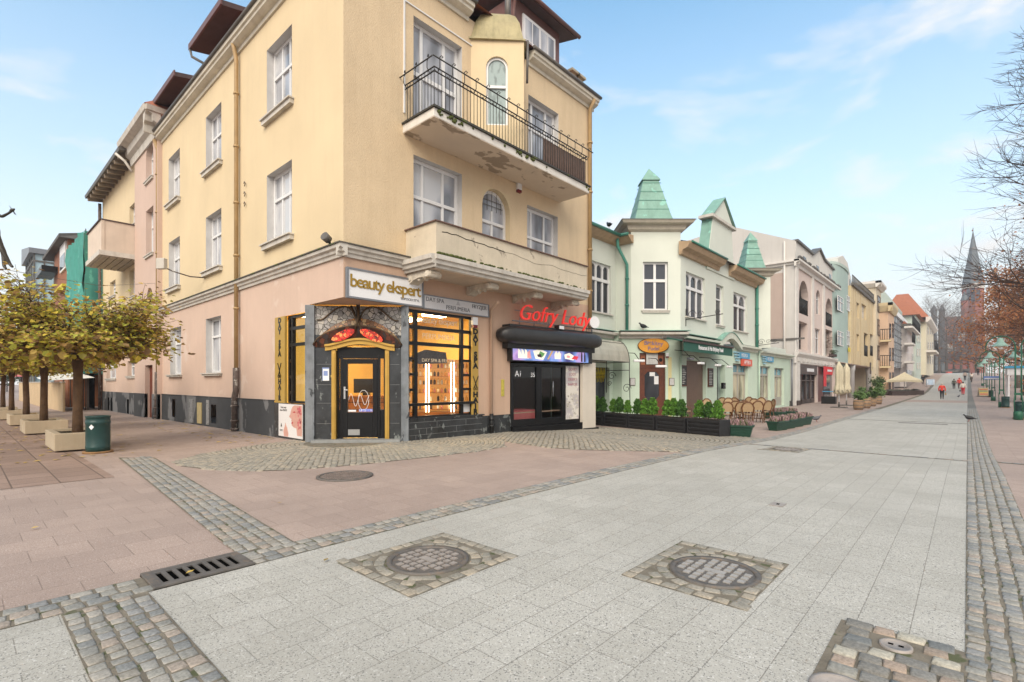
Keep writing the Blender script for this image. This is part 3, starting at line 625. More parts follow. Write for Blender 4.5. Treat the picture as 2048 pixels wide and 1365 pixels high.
# oriel with a bell roof on the upper balcony
FO = Fac(-10.3, 9.65, 1, 1); FO2 = Fac(-9.25, 10.7, -1, 1); OL = 1.485
ua = FO.px(972, 250)[0]; ub = FO.px(1016, 250)[0]; ho = (ua, ub, FO.z(972, 250), FO.z(993, 113), (ub-ua)/2)
mb = MB(); wall(mb, FO, 0, OL, 7.84, 11.05, [ho]); reveals(mb, FO, [ho], .14); wall(mb, FO2, 0, OL, 7.84, 11.05); orl = mb.build('oriel', M_YEL, B1, fix=False)
window(orl, FO, ho, M_WHITE, glass('frosted_glass', (.24, .3, .3), .35, .25, 6, sp_=.2), 1, .43, .13, fw=.06, name='oriel_window'); o = bpy.data.objects['oriel_window']
mb = MB(); tri = [Vector((-10.3, 9.52, 0)), Vector((-9.16, 10.7, 0)), Vector((-10.3, 11.88, 0))]
ce = Vector((-10.2, 10.7, 0)); rings = []
for k, z in ((1.0, 11.05), (1.0, 11.1), (.93, 11.12), (.86, 11.35), (.78, 11.65), (.62, 11.92), (.4, 12.08), (.1, 12.14)):
    pts = []
    for i in range(3):
        p, q = tri[i], tri[(i+1) % 3]
        for t in (0, .15, .5, .85): pts.append(ce+((p*(1-t)+q*t)-ce)*k*(1 if t != 0 else .97)+Vector((0, 0, z)))
    rings.append(pts)
mb.loft(rings, False); mb.build('bell_roof', mat('stained_bell_roof', (.36, .31, .17), .55, .2, 3, streak=.7, scol=(.13, .12, .05), metal=.1), orl)
mb = MB(); mb.tube([(-10.05, 10.9, 12.1), (-10.05, 10.9, 13)], .09, 8); mb.build('vent_pipe', M_ZINC, orl)
mb = MB(); mb.tube([(-9.15, 10.75, 11.05), (-9.2, 10.78, 9.9)], .035, 6); mb.build('rain_pipe', M_ZINC, orl)
# brown dormer on the right
FD = FR.off(-.35); o = MB(); z0, z1 = ZE+.2, 13.7
o.fb(FD, 6.0, 8.45, z0, z1, -3, 0); dm = o.build('dormer', M_BRN, B1)
hd = (6.45, 8.15, 12.05, 13.05); f = MB(); f.fb(FD, hd[0], hd[1], hd[2], hd[3]+.3, 0, .06); f.build('dormer_window', M_WHITE, dm); g = MB()
for a, b in ((6.55, 7.24), (7.36, 8.05)): g.fb(FD, a, b, hd[2]+.1, hd[3]+.2, .06, .068)
g.build('pane', M_PANE, dm); g = MB()
for a, b in ((6.55, 7.24), (7.36, 8.05)): g.fb(FD, (a+b)/2-.015, (a+b)/2+.015, hd[2]+.1, hd[3]+.2, .068, .08).fb(FD, a, b, 12.55, 12.58, .068, .079)
g.build('glazing_bar', M_WHITE, dm); g = MB()
g.hexa([FD.P(5.7, 13.66, .38), FD.P(9.0, 13.66, .38), FD.P(9.0, 14.5, -3), FD.P(5.7, 14.5, -3), FD.P(5.7, 13.8, .38), FD.P(9.0, 13.8, .38), FD.P(9.0, 14.7, -3), FD.P(5.7, 14.7, -3)]); g.build('dormer_roof', M_BRND, dm); g = MB()
g.tube([FD.P(5.6, 13.74, .42), FD.P(9.1, 13.74, .42)], .065, 8); g.tube([FD.P(5.85, 13.7, .4), FD.P(5.9, 13.4, .2), FD.P(5.95, 13.1, .1), FD.P(5.95, 12.0, .08)], .05, 8); g.build('dormer_gutter', M_BRN, dm)
mb = MB()
for y in (9.35, 9.75):
    mb.fb(FR, y-.16, y+.16, 11.9, 12.75, -1.2 if y > 9.5 else -1.4, -.35); mb.fb(FR, y-.24, y+.24, 12.75, 12.83, -1.3 if y > 9.5 else -1.5, -.25)
mb.build('gable_coping', mat('stained_coping', (.42, .37, .27), .85, .2, 3, streak=.5), B1)
# balconies
def slab(u0, u1, n1, z0, z1, name, m): return MB().fb(FR, u0, u1, z0, z1, -.02, n1).build(name, m, B1, bevel=.01)
ub_ = slab(1.59, 8.0, 1.2, 7.6, 7.8, 'upper_balcony', mat('white_peeling_edge', (.66, .63, .58), .85, .12, 3, .3, 40, patch=(.25, .22, .17), pth=.64, psc=3, pstretch=(1, .5, 2)))
MB().fb(FR, 1.6, 7.99, 7.585, 7.6, 0, 1.19).build('balcony_soffit', M_SOFF, ub_)
MB().fb(FR, 1.55, 8.04, 7.8, 7.835, 0, 1.25).build('balcony_flashing', mat('mossy_edge', (.05, .048, .04), .8, .3, 6, patch=(.08, .1, .025), pth=.6, psc=3), ub_)
mb = MB(); rg_ = random.Random(3)
for i in range(46):
    u = rg_.choice((rg_.uniform(1.7, 2.6), rg_.uniform(4.2, 5.2), rg_.uniform(1.6, 8))); mb.ball(FR.P(u, 7.78-rg_.uniform(0, .1), 1.21), rg_.uniform(.02, .05), 6, 4)
tag(mb.build('moss', M_MOSS, ub_), kind='stuff')
rl = MB(); zt = 8.78
for a, b in ((FR.P(1.64, zt, 0), FR.P(1.64, zt, 1.15)), (FR.P(1.64, zt, 1.15), FR.P(7.95, zt, 1.15)), (FR.P(1.64, zt-.1, 0), FR.P(1.64, zt-.1, 1.15)), (FR.P(1.64, zt-.1, 1.15), FR.P(7.95, zt-.1, 1.15)), (FR.P(1.64, 7.9, 1.15), FR.P(7.95, 7.9, 1.15)), (FR.P(1.64, 7.9, 0), FR.P(1.64, 7.9, 1.15)), (FR.P(7.95, zt, 0), FR.P(7.95, zt, 1.15)), (FR.P(1.5, zt+.14, .0), FR.P(1.5, zt+.14, 1.25)), (FR.P(1.5, zt+.14, 1.28), FR.P(8.1, zt+.14, 1.28))):
    rl.tube([a, b], .016, 6)
def curl(F, u, z, n, s):   # scroll sticking up and out over the rail
    return [F.P(u, z-.02, n-.06), F.P(u, z-.14, n+.05), F.P(u, z-.05, n+.13), F.P(u, z+.1, n+.13), F.P(u+.02*s, z+.2, n+.1), F.P(u+.05*s, z+.24, n+.13), F.P(u+.07*s, z+.2, n+.16), F.P(u+.04*s, z+.17, n+.15)]
for i in range(17): rl.tube(curl(FR, 1.7+i*.385, zt, 1.15, 1), .011, 5)
FQ = Fac(-10.3, 7.41, 1, 0)
for i in range(3): rl.tube(curl(FQ, .15+i*.45, zt, 0, 1), .011, 5)
rl.build('railing', M_WROUGHT, ub_)
mb = MB(); u = 1.64
while u < 7.96: mb.tube([FR.P(u, 7.84, 1.15), FR.P(u, zt, 1.15)], .0085, 5); u += .115
for i in range(1, 10): mb.tube([FR.P(1.64, 7.84, .115*i), FR.P(1.64, zt, .115*i)], .0085, 5)
mb.build('baluster_bars', M_WROUGHT, ub_)
mb = MB(); u = 5.75; i = 0
while u < 7.9: mb.fb(FR, u, u+.075, 7.86, 8.62, 1.07+(i % 2)*.012, 1.09+(i % 2)*.012); u += .077; i += 1
mb.build('brown_screen', mat('brown_reed_screen', (.15, .1, .08), .8, .2, 9, streak=.3), ub_)
lb_ = slab(1.7, 7.9, 1.15, 4.32, 4.42, 'lower_balcony', M_CONC)
MB().fb(FR, 1.72, 7.88, 4.12, 4.321, .0, 1.1).build('balcony_slab', mat('pale_soffit', (.6, .5, .4), .9, .08, 2, streak=.1), lb_)
pw = MB(); pw.fb(FR, 1.68, 7.9, 4.42, 5.2, 1.05, 1.17).fb(FR, 1.68, 1.8, 4.42, 5.2, 0, 1.05).fb(FR, 7.78, 7.9, 4.42, 5.2, 0, 1.05); pw.build('balcony_parapet', M_CONC, lb_)
MB().fb(FR, 1.63, 7.95, 5.2, 5.225, 1.0, 1.22).fb(FR, 1.63, 1.85, 5.2, 5.225, 0, 1.0).fb(FR, 7.73, 7.95, 5.2, 5.225, 0, 1.0).build('parapet_coping', mat('brown_coping', (.15, .09, .07), .7), lb_)
pm = [(0, 4.14), (.03, 4.14), (.04, 4.2), (.1, 4.22), (.11, 4.3), (.16, 4.32), (.17, 4.42), (0, 4.44)]
mb = MB(); strip(mb, FR.off(1.1), 1.62, 7.96, pm); strip(mb, Fac(-10.3, 7.43, 1, 0), 0, 1.2, pm); mb.build('balcony_moulding', M_TRIM, lb_)
mb = MB(); pts = [(1.8, 4.45)]
for i in range(130):
    u = 1.75+6*rg_.random()**1.7; mb.ball(FR.P(u, 4.45+rg_.uniform(0, .02), 1.2+rg_.uniform(-.02, .03)), rg_.uniform(.015, .05)*(1.3 if u < 3 else 1), 6, 4, 1, 1.4, .7)
tag(mb.build('moss', M_MOSS, lb_), kind='stuff')
mb = MB(); cr = []; z = 4.95
for i in range(40):
    u = 1.85+i*.155; z += rg_.uniform(-.03, .026); cr.append((u, min(5.05, max(4.62, z))))
for (a, b), (c, d) in zip(cr, cr[1:]): mb.face([FR.P(a, b, 1.173), FR.P(c, d, 1.173), FR.P(c, d+.008+.012*(a < 4), 1.173), FR.P(a, b+.008+.012*(a < 4), 1.173)])
mb.build('crack', M_PIT, lb_, fix=False)
for u in (1.85, 3.85, 5.75, 7.65):
    pr = [(0, 3.72), (.1, 3.74), (.25, 3.86), (.5, 3.92), (.72, 3.9), (.86, 3.92), (.95, 4.0), (.93, 4.1), (.85, 4.12), (0, 4.12)]
    pr = [(n, 4.12-(4.12-z)*.62) for n, z in pr]
    c = MB(); c.prism([FR.P(u-.14, z, n) for n, z in pr], FR.D*.28); c.tube([FR.P(u-.2, 4.03, .85), FR.P(u+.2, 4.03, .85)], .075, 10); c.tube([FR.P(u-.17, 4.02, .12), FR.P(u+.17, 4.02, .12)], .07, 8)
    for k in range(5): c.ball(FR.P(u+((-1)**k)*.07, 3.95+.014*k, .3+.11*k), .05, 8, 6)
    c.build('corbel', mat('stone_corbel', (.6, .54, .45), .85, .2, 7, .8, 30, streak=.3) if u < 2 else bpy.data.materials['stone_corbel'], lb_)
# pipes
pipe(B1, [FL.P(-6.1, ZE+.05, .2), FL.P(-6.1, ZE-.12, .16), FL.P(-6.1, ZE-.4, .11), FL.P(-6.1, 1.5, .11)], .06, M_OCHRE, collars=(10.2, 8.6, 6.9, 5.3, 3.7)); pipe(B1, [FL.P(-6.1, 1.9, .12), FL.P(-6.1, 1.2, .12), FL.P(-6.16, 1.0, .14), FL.P(-6.16, 0, .14)], .085, M_RUSTP, collars=(.75, .3, .05))
pipe(B1, [FL.P(-14.9, ZE, .25), FL.P(-14.9, ZE-.4, .12), FL.P(-14.9, 1.5, .12)], .08, M_OCHRE, collars=(10.2, 8.6, 6.9, 5.3, 3.7)); pipe(B1, [FL.P(-14.9, 1.9, .14), FL.P(-14.9, -.1, .16)], .1, M_RUSTP, collars=(.75, .4, .05))
pipe(B1, [FR.P(9.72, ZE+.1, .3), FR.P(9.72, ZE-.2, .1), FR.P(9.72, 3.4, .1)], .07, M_OCHRE, collars=(10.2, 8.4, 6.3, 4.8))
pipe(B1, [FR.P(4.45, 3.72, .5), FR.P(4.62, 3.55, .08), FR.P(4.62, .5, .07)], .045, M_ORNG); pipe(B1, [FR.P(4.62, .55, .075), FR.P(4.62, .02, .09)], .06, M_BLACK, collars=(.4, .2))
mb = MB(); a = FR.P(1.62, 10.85, .012); mb.fb(FR, 1.6, 1.64, 8.1, 10.9, 0, .03).fb(FR, 1.64, 3.9, 10.87, 10.9, 0, .03); mb.build('cable_duct', M_WHITE, B1)
mb = MB()
for k, z in enumerate((7.35, 7.05, 6.75)): mb.tube([FL.P(-5.75, z+.06, .02), FL.P(-5.62, z+.08, .05), FL.P(-5.55, z, .05), FL.P(-5.65, z-.05, .04)], .012, 5)
mb.build('wall_hooks', M_RUSTP, B1)
# ------------------------------------------------------------------ the shop in the cut corner
M_BLK = mat('black_lacquer', (.008, .008, .009), .3, .2, 4, spec=.25)
M_CLEAR = clearglass('shop_glass', (.93, .93, .92))
M_WARM = mat('warm_shop_wall', (.62, .43, .13), .8, .08, 2); M_WOOD = mat('amber_wood', (.42, .17, .035), .45, .25, 5, streak=.3)
M_GLOW = lamp_mat('warm_light_strip', (1, .82, .55), 8); M_CEIL = lamp_mat('warm_ceiling_light', (1, .78, .42), 24)
M_SIGNW = mat('white_sign_face', (.74, .745, .76), .4, .02, 2); M_SIGNF = mat('grey_sign_frame', (.2, .21, .23), .4, .1, 6, metal=.4)
M_GOLDT = mat('gold_letters', (.33, .2, .025), .35, .1, 20, metal=.3); M_GREYT = mat('grey_letters', (.16, .16, .17), .5)
M_STEPG = mat('grey_step_stone', (.24, .245, .24), .7, .15, 8, .2, 80)
for a, b in ((-.1, .12), (2.2, 2.38)): MB().fb(FC, a, b, -.05, 3.34, -.06, .07).build('corner_pilaster', M_MARG, B1, bevel=.006)
gl, gr = FC.u(664), FC.u(779); gi, gj = FC.u(672.5), FC.u(770.5); zd = 2.13
for a, b in ((.08, gl), (gr, 2.24)): MB().fb(FC, a, b, -.05, 2.62, -.1, .02).build('marble_panel', M_MARB, B1, bevel=.004)
mb = MB()
for z in (.45, .95, 1.4, 1.9, 2.35):
    for a, b in ((.15, gl), (gr, 2.16)): mb.fb(FC, a+.01, b-.01, z, z+.004, .0201, .022)
mb.build('marble_joints', bpy.data.materials['marble_joint'], B1)
MB().fb(FC, .1, 2.2, -.1, .07, -.3, .28).build('door_step', M_STEPG, B1, bevel=.01)
mb = MB()
for a, b in ((gl, gi), (gj, gr)): mb.fb(FC, a, b, .07, zd+.12, -.12, .06).fb(FC, a+.03, b-.03, .1, zd+.05, .06, .075)
sfr = mb.build('door_surround', M_GOLD, B1, bevel=.008)
mb = MB(); n = 16; za = zd+.1
for i in range(n):
    f = lambda t: za+.16*(math.sin(math.pi*t)**1.6)
    t0, t1 = i/n, (i+1)/n; a, b = gl-.14+(gr-gl+.28)*t0, gl-.14+(gr-gl+.28)*t1
    mb.fpr(FC, [(a, f(t0)), (b, f(t1)), (b, f(t1)+.1), (a, f(t0)+.1)], -.12, .1); mb.fpr(FC, [(a, f(t0)+.1), (b, f(t1)+.1), (b, f(t1)+.15), (a, f(t0)+.15)], -.12, .15)
mb.build('door_hood', M_GOLD, B1)
mb = MB(); mb.fpr(FC, [(gl-.1, 2.2)]+[(gl+(gr-gl)*i/12, zd+.11+.16*math.sin(math.pi*i/12)**1.6) for i in range(13)]+[(gr+.1, 2.2)], -.11, -.07)
mb = MB(); D0, D1 = FC.u(686, -.1), FC.u(756, -.1)
mb.fb(FC, gi, gj, zd-.08, zd+.2, -.16, -.07).fb(FC, gi, gi+.05, .07, zd, -.16, -.07).fb(FC, gj-.05, gj, .07, zd, -.16, -.07).fb(FC, D0-.06, D0, .07, zd, -.15, -.06).fb(FC, D1, D1+.06, .07, zd, -.15, -.06)
mb.fb(FC, gi+.05, D0-.06, .07, .78, -.15, -.08).fb(FC, D1+.06, gj-.05, .07, .78, -.15, -.08); dfr = mb.build('door_frame', M_BLK, B1, bevel=.005)
mb = MB(); mb.fb(FC, gi+.05, D0-.06, .78, zd, -.12, -.11).fb(FC, D1+.06, gj-.05, .78, zd, -.12, -.11); mb.build('side_light', M_CLEAR, dfr)
mb = MB(); g0, g1_ = D0+.12, D1-.12
mb.fb(FC, D0, g0, .1, zd-.09, -.14, -.05).fb(FC, g1_, D1, .1, zd-.09, -.14, -.05).fb(FC, g0, g1_, .1, .72, -.14, -.05).fb(FC, g0, g1_, zd-.21, zd-.09, -.14, -.05); dr = mb.build('shop_door', M_BLK, B1, bevel=.006)
MB().fb(FC, g0, g1_, .72, zd-.21, -.1, -.09).build('door_pane', M_CLEAR, dr)
MB().fb(FC, D0+.03, D0+.075, 1.05, 1.35, -.05, -.035).fb(FC, D0+.045, D0+.14, 1.26, 1.285, -.02, -.0).build('door_handle', mat('steel', (.5, .5, .5), .3, metal=.9), dr, bevel=.004)
MB().fb(FC, g0+.02, g0+.3, .16, .3, -.05, -.03).build('kick_plate', mat('silver_strip', (.42, .42, .42), .3, metal=.7), dr); 
mb = MB(); mb.fb(FC, g1_-.34, g1_, .735, .8, -.088, -.085); mb.build('blue_sticker', mat('blue_sticker', (.16, .2, .6), .4, patch=(.6, .6, .7), pth=.55, psc=30), dr); mb = MB(); mb.fb(FC, g0+.0, g0+.2, .735, .78, -.088, -.085); mb.build('white_sticker', M_SIGNW, dr)
mb = MB(); pts = []
for i in range(60):
    t = i/59; pts.append(FC.P(g0+.02+.5*t, 1.02+.17*math.sin(14*t)*(1-.4*t), -.087+.03*math.cos(9*t)*0))
mb.tube(pts, .006, 4); pts = [FC.P(g0+.38+.13*math.cos(k/14*6.3), 1.02+.25*math.sin(k/14*6.3), -.087) for k in range(15)]; mb.tube(pts, .006, 4); mb.build('white_scrawl', M_SIGNW, dr)
mb = MB(); mb.fb(FC, .3, .46, 1.5, 1.82, .02, .03); e = tag(mb.build('notice_sheet', M_SIGNW), 'small white notice sheet with a blue edge on the marble left of the shop door', 'notice')
MB().fb(FC, .3, .46, 1.79, 1.82, .03, .034).fb(FC, .3, .312, 1.5, 1.79, .03, .034).fb(FC, .33, .43, 1.62, 1.74, .03, .033).build('blue_edge', mat('blue_print', (.2, .27, .5), .5), e)
tag(MB().fb(FC, .5, .6, 1.58, 1.64, .02, .03).build('name_plate', mat('brass', (.5, .4, .15), .3, metal=.6)), 'tiny brass name plate on the marble beside the shop door', 'plate')
# stained-glass fan above the door
def stained(name, cols, sc, lead=.035, es=0):
    m, nt, b = newmat(name); L = nt.links.new; pos = N(nt, 'ShaderNodeNewGeometry').outputs['Position']
    v = N(nt, 'ShaderNodeTexVoronoi', i_Scale=sc); L(pos, v.inputs['Vector']); k = len(cols)
    sp = N(nt, 'ShaderNodeSeparateColor'); L(v.outputs['Color'], sp.inputs[0])
    c = ramp(nt, sp.outputs[0], [(i/k, t) for i, t in enumerate(cols)], 'CONSTANT')
    e = N(nt, 'ShaderNodeTexVoronoi', feature='DISTANCE_TO_EDGE', i_Scale=sc); L(pos, e.inputs['Vector'])
    f = ramp(nt, e.outputs['Distance'], [(lead, g1(1)), (lead+.02, g1(0))])
    x = N(nt, 'ShaderNodeMix', data_type='RGBA'); L(f, x.inputs[0]); L(c, x.inputs[6]); x.inputs[7].default_value = (.03, .022, .015, 1)
    L(x.outputs[2], b.inputs['Base Color']); b.inputs['Roughness'].default_value = .3; b.inputs['Specular IOR Level'].default_value = .3
    n2 = N(nt, 'ShaderNodeTexNoise', i_Scale=9); L(pos, n2.inputs['Vector']); bp = N(nt, 'ShaderNodeBump', i_Strength=.35, i_Distance=.02); L(sp.outputs[1], bp.inputs['Height']); L(bp.outputs[0], b.inputs['Normal'])
    if es: L(x.outputs[2], b.inputs['Emission Color']); b.inputs['Emission Strength'].default_value = es
    return m
M_SG = stained('grey_leaded_glass', [(.3, .29, .27), (.42, .4, .37), (.22, .21, .2), (.5, .46, .4), (.36, .34, .33)], 9)
M_SGO = stained('amber_leaded_glass', [(.5, .22, .06), (.3, .13, .05), (.45, .3, .15), (.2, .1, .05)], 11)
M_SGD = stained('dark_leaded_glass', [(.035, .02, .015), (.09, .03, .02), (.05, .04, .04), (.14, .05, .03)], 10)
M_SGR = stained('red_lit_glass', [(.75, .05, .02), (.5, .02, .015), (.85, .2, .06), (.3, .015, .01)], 16, .05, .45)
M_BRONZE = mat('bronze_lead_came', (.1, .065, .035), .4, .3, 6, metal=.5)
SGE = empty('stained_glass_canopy', FC.P(1.15, 2.6), 'leaded stained glass fan with two glowing red lobes above the shop door', 'stained glass')
L0, L1, zb, ztp = .1, 2.22, 2.32, 3.33
def lower(t): return zb+.04+.47*math.sin(math.pi*t)**.6      # top line of the dark lower lobe
MB().fpr(FC, [(L0, zb+.05), (L1, zb+.05), (L1, ztp), (L0, ztp)], -.05, .0).build('leaded_panel', M_SG, SGE)
mb = MB(); k = 20
for i in range(k):
    t0, t1 = i/k, (i+1)/k; a, b = L0+.03+(L1-L0-.06)*t0, L0+.03+(L1-L0-.06)*t1
    mb.face([FC.P(a, lower(t0), .06), FC.P(b, lower(t1), .06), FC.P(b, lower(t1)+.16*math.sin(math.pi*t1)+.04, .02), FC.P(a, lower(t0)+.16*math.sin(math.pi*t0)+.04, .02)])
mb.build('amber_band', M_SGO, SGE, fix=False); mb = MB()
def low2(t): return max(zb-.02, zd+.24+.16*math.sin(math.pi*min(1, max(0, (t-.1)/.8)))**1.6-.06)
for i in range(k):
    t0, t1 = i/k, (i+1)/k; a, b = L0+.01+(L1-L0-.02)*t0, L0+.01+(L1-L0-.02)*t1
    mb.face([FC.P(a, min(low2(t0), lower(t0)), .03), FC.P(b, min(low2(t1), lower(t1)), .03), FC.P(b, lower(t1), .12), FC.P(a, lower(t0), .12)])
mb.build('dark_lobe', M_SGD, SGE, fix=False)
for cx, s in ((.83, -1), (1.5, 1)):
    mb = MB(); pts = [(cx+.27*math.cos(q)*1.0, 2.6+.115*math.sin(q)+(-s*.11*math.cos(q))) for q in [2*math.pi*i/18 for i in range(18)]]
    mb.fpr(FC, pts, .13, .185); mb.build('red_lobe', M_SGR, SGE)
mb = MB()
mb.tube([FC.P(L0+(L1-L0)*i/20, lower(i/20)+.01, .1) for i in range(21)], .022, 6)
mb.tube([FC.P(1.15, ztp+.03, .02), FC.P(1.17, 3.05, .08), FC.P(1.15, 2.95, .1), FC.P(1.1, 2.7, .14)], [.05, .035, .03, .02], 7); mb.tube([FC.P(.98, ztp, .02), FC.P(1.08, 3.1, .06), FC.P(1.16, 2.92, .1), FC.P(1.32, 2.65, .18)], [.035, .03, .025, .015], 6)
for s in (-1, 1):
    pts = []
    for i in range(12):
        t = i/11; pts.append(FC.P(1.15+s*(.03+.95*t), 2.98+.34*math.sin(math.pi*min(1, t*1.15)**.7)*1.0, .03))
    mb.tube(pts, .018, 6)
for a in (L0, L1): mb.tube([FC.P(a, zb, .03), FC.P(a, ztp, .03)], .018, 6)
mb.build('bronze_branches', M_BRONZE, SGE)
# shop interior
IN = empty('shop_interior', (-12.6, 9, 0), 'amber lit shop room seen through the shop windows', 'shop interior')
mb = MB(); X0, X1, Y0, Y1 = -15.6, -10.45, 5.9, 11.0
mb.face([(X0, Y0, 0.02), (-12.0, Y0, 0.02), (X1, 7.6, 0.02), (X1, Y1, 0.02), (X0, Y1, 0.02)]); mb.face([(X0, Y0, 0), (X0, Y1, 0), (X0, Y1, 3.5), (X0, Y0, 3.5)]); mb.face([(X0, Y1, 0), (X1, Y1, 0), (X1, Y1, 3.5), (X0, Y1, 3.5)]); mb.face([(X0, Y0, 3.45), (X1, Y0, 3.45), (X1, Y1, 3.45), (X0, Y1, 3.45)])
mb.build('shop_wall', M_WARM, IN, fix=False)
for x, y in ((-14.3, 7.2), (-12.6, 7.4), (-11.4, 9.4), (-13, 9.4)): MB().box((x, y, 3.42), (.7, .7, .04)).build('ceiling_light', M_CEIL, IN)
e = empty('shop_counter', (-13.2, 8.1, .02), 'amber wooden counter behind the glass shop door', 'counter', rz=R(45)); MB().box((0, 0, .5), (1.7, .5, 1.0)).build('counter_body', M_WOOD, e, local=True, bevel=.01); MB().box((0, 0, 1.03), (1.8, .62, .05)).build('counter_top', M_WOOD, e, local=True)
mb = MB()
for k in range(4): mb.box((0, -.255, .2+.22*k), (1.66, .015, .03))
mb.build('counter_rail', mat('dark_wood', (.16, .06, .015), .5), e, local=True)
e = empty('shop_screen', (-13.3, 8.2, 1.06), 'dark screen standing on the shop counter', 'screen', rz=R(45)); MB().box((0, 0, .3), (.75, .04, .42)).build('display', M_BLK, e, local=True); MB().box((0, 0, .04), (.2, .14, .09)).build('stand', M_BLK, e, local=True)
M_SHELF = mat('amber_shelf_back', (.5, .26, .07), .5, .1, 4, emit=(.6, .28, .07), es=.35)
M_BOT = mat('bottle_mix', (.5, .34, .2), .3, .5, 5, island=.7, spec=.6)
BT = [mat('bottle_'+n, c, .25) for n, c in (('cream', (.6, .5, .36)), ('rose', (.5, .2, .17)), ('dark', (.06, .04, .03)), ('amber', (.5, .25, .06)), ('white', (.7, .68, .62)))]
protos = []
for i, m in enumerate(BT):
    e = empty('perfume_bottle', (0, 0, -50), 'small perfume bottle on the lit shelves behind the large shop window', 'bottle', 'perfume bottles on the lit shelves')
    MB().lathe([(.032, 0), (.036, .02), (.034, .11), (.012, .125), (.012, .135)], k=8).build('bottle_body', m, e, local=True); MB().lathe([(.016, .135), (.016, .17), (.001, .172)], k=8).build('cap', M_GOLD, e, local=True); protos.append(e)
used = [False]*5
for ci, (cy, cx) in enumerate(((9.28, -12.38), (9.86, -11.9), (10.44, -11.42))):
    e = empty('display_cabinet', (cx, cy, .02), ['lit perfume cabinet at the left in the large shop window', 'lit perfume cabinet in the middle of the large shop window', 'lit perfume cabinet at the right in the large shop window'][ci], 'cabinet', 'lit perfume cabinets', rz=R(50))
    MB().box((0, .16, 1.05), (.72, .03, 2.05)).build('back_panel', M_SHELF, e, local=True)
    mb = MB()
    for s in (-1, 1): mb.box((s*.37, 0, 1.05), (.03, .32, 2.1))
    mb.box((0, 0, 2.1), (.77, .34, .04)).box((0, 0, .3), (.77, .34, .5)); mb.build('cabinet_frame', M_WOOD, e, local=True)
    for k in range(6): MB().box((0, .02, .62+.25*k), (.7, .26, .018)).build('shelf', M_CLEAR if k % 2 else M_WOOD, e, local=True)
    for s in (-1, 1): MB().box((s*.335, -.14, 1.3), (.025, .02, 1.5)).build('light_strip', M_GLOW, e, local=True)
    for k in range(6):
        for j in range(6):
            if rnd.random() < .12: continue
            i = rnd.randrange(5); lx, ly = -.27+.108*j, rnd.uniform(-.06, .03); q = Matrix.Rotation(R(50), 3, 'Z') @ Vector((lx, ly, .63+.25*k))
            pos = Vector((cx, cy, .02))+q
            if not used[i]: protos[i].location = pos; used[i] = True
            else: copy_tree(protos[i], pos, scale=rnd.uniform(.85, 1.15))
MB().fb(FR, 1.9, 4.0, .86, .9, -.9, -.32).build('display_ledge', M_WOOD, IN)
# window frames
mb = MB(); F = FR; n0, n1 = -.16, -.07; a, b, c, d = SW
zz = [FR.z(834, y, -.1) for y in (655, 687.5, 718, 749, 780, 809)]; va, vb = FR.u(830.5, -.1), FR.u(923, -.1); vr = FR.u(942, -.1)
for u, w in ((va, .1), (vb, .09), (vr, .06), (a+.03, .06)): mb.fb(F, u-w/2, u+w/2, c, d, n0, n1)
for i, z in enumerate(zz):
    if i in (0, 1): mb.fb(F, a, vr, z-.045, z+.045, n0+.002, n1-.002)
    elif i == 5: mb.fb(F, a, vr+.05, z-.04, z+.03, n0+.002, .03)
    else: mb.fb(F, a, va-.05, z-.035, z+.035, n0+.002, n1-.003); mb.fb(F, vb+.045, vr-.03, z-.035, z+.035, n0+.002, n1-.003)
mb.fb(F, a, vr, d-.07, d, n0+.004, n1-.004).fb(F, a, vr, c, c+.05, n0+.004, n1-.004)
sw = mb.build('shop_window', M_BLK, B1)
MB().fb(F, a, vr, c, d, -.125, -.12).build('pane', M_CLEAR, sw)
MB().fb(F, vb+.08, vr-.04, c+.08, c+.36, -.115, -.11).build('window_notice', M_SIGNW, sw)
text('PERFUMERIA', F, (va+vb)/2, (zz[0]+zz[1])/2, .2, mat('frosted_letters', (.6, .5, .36), .6), sw, n=-.115, ext=.002)
text('DAY SPA & FRYZJER', F, (va+vb)/2, zz[2]-.03, .13, bpy.data.materials['frosted_letters'], sw, n=-.115, ext=.002); text('beauty ekspert', F, (va+vb)/2, (zz[0]+d)/2, .26, bpy.data.materials['frosted_letters'], sw, n=-.115, ext=.002, spacing=.85)
MB().fpr(FR, [(va+.12, zz[1]-.42), (va+.5, zz[1]-.5), (vb-.1, zz[1]-.45), (vb-.15, zz[1]-.15), (va+.7, zz[1]-.1), (va+.3, zz[1]-.25)], -.6, -.58).build('hanging_banner', mat('dark_picture', (.07, .06, .07), .5, .4, 4, patch=(.3, .25, .22), pth=.6, psc=2), sw)
a, b, c, d = hShopL; F = FL; mb = MB(); w0, w1 = FL.u(571), b
mb.fb(F, w0, w0+.09, c, d, n0, n1); zz2 = [FL.z(590, y, -.1) for y in (657, 690, 722, 754, 786)]; vm = FL.u(586, -.1)
mb.fb(F, vm-.04, vm+.04, c, d, n0, n1)
for i, z in enumerate(zz2): mb.fb(F, w0, (w1 if i < 2 else vm), z-.04, z+.04, n0+.002, n1-.002)
mb.fb(F, w0, w1, d-.07, d, n0+.003, n1-.003).fb(F, w0, w1, c, c+.06, n0+.003, n1-.003); sw = mb.build('shop_window', M_BLK, B1); MB().fb(F, w0, w1, c, d, -.125, -.12).build('pane', M_CLEAR, sw)
MB().fb(F, w0-1.2, w1-.05, c, d, -.55, -.5).build('inner_blind', mat('glowing_yellow_blind', (.6, .42, .1), .8, .15, 2, emit=(.6, .38, .08), es=.5), IN)  # blind glows a little, the room's light put into its material
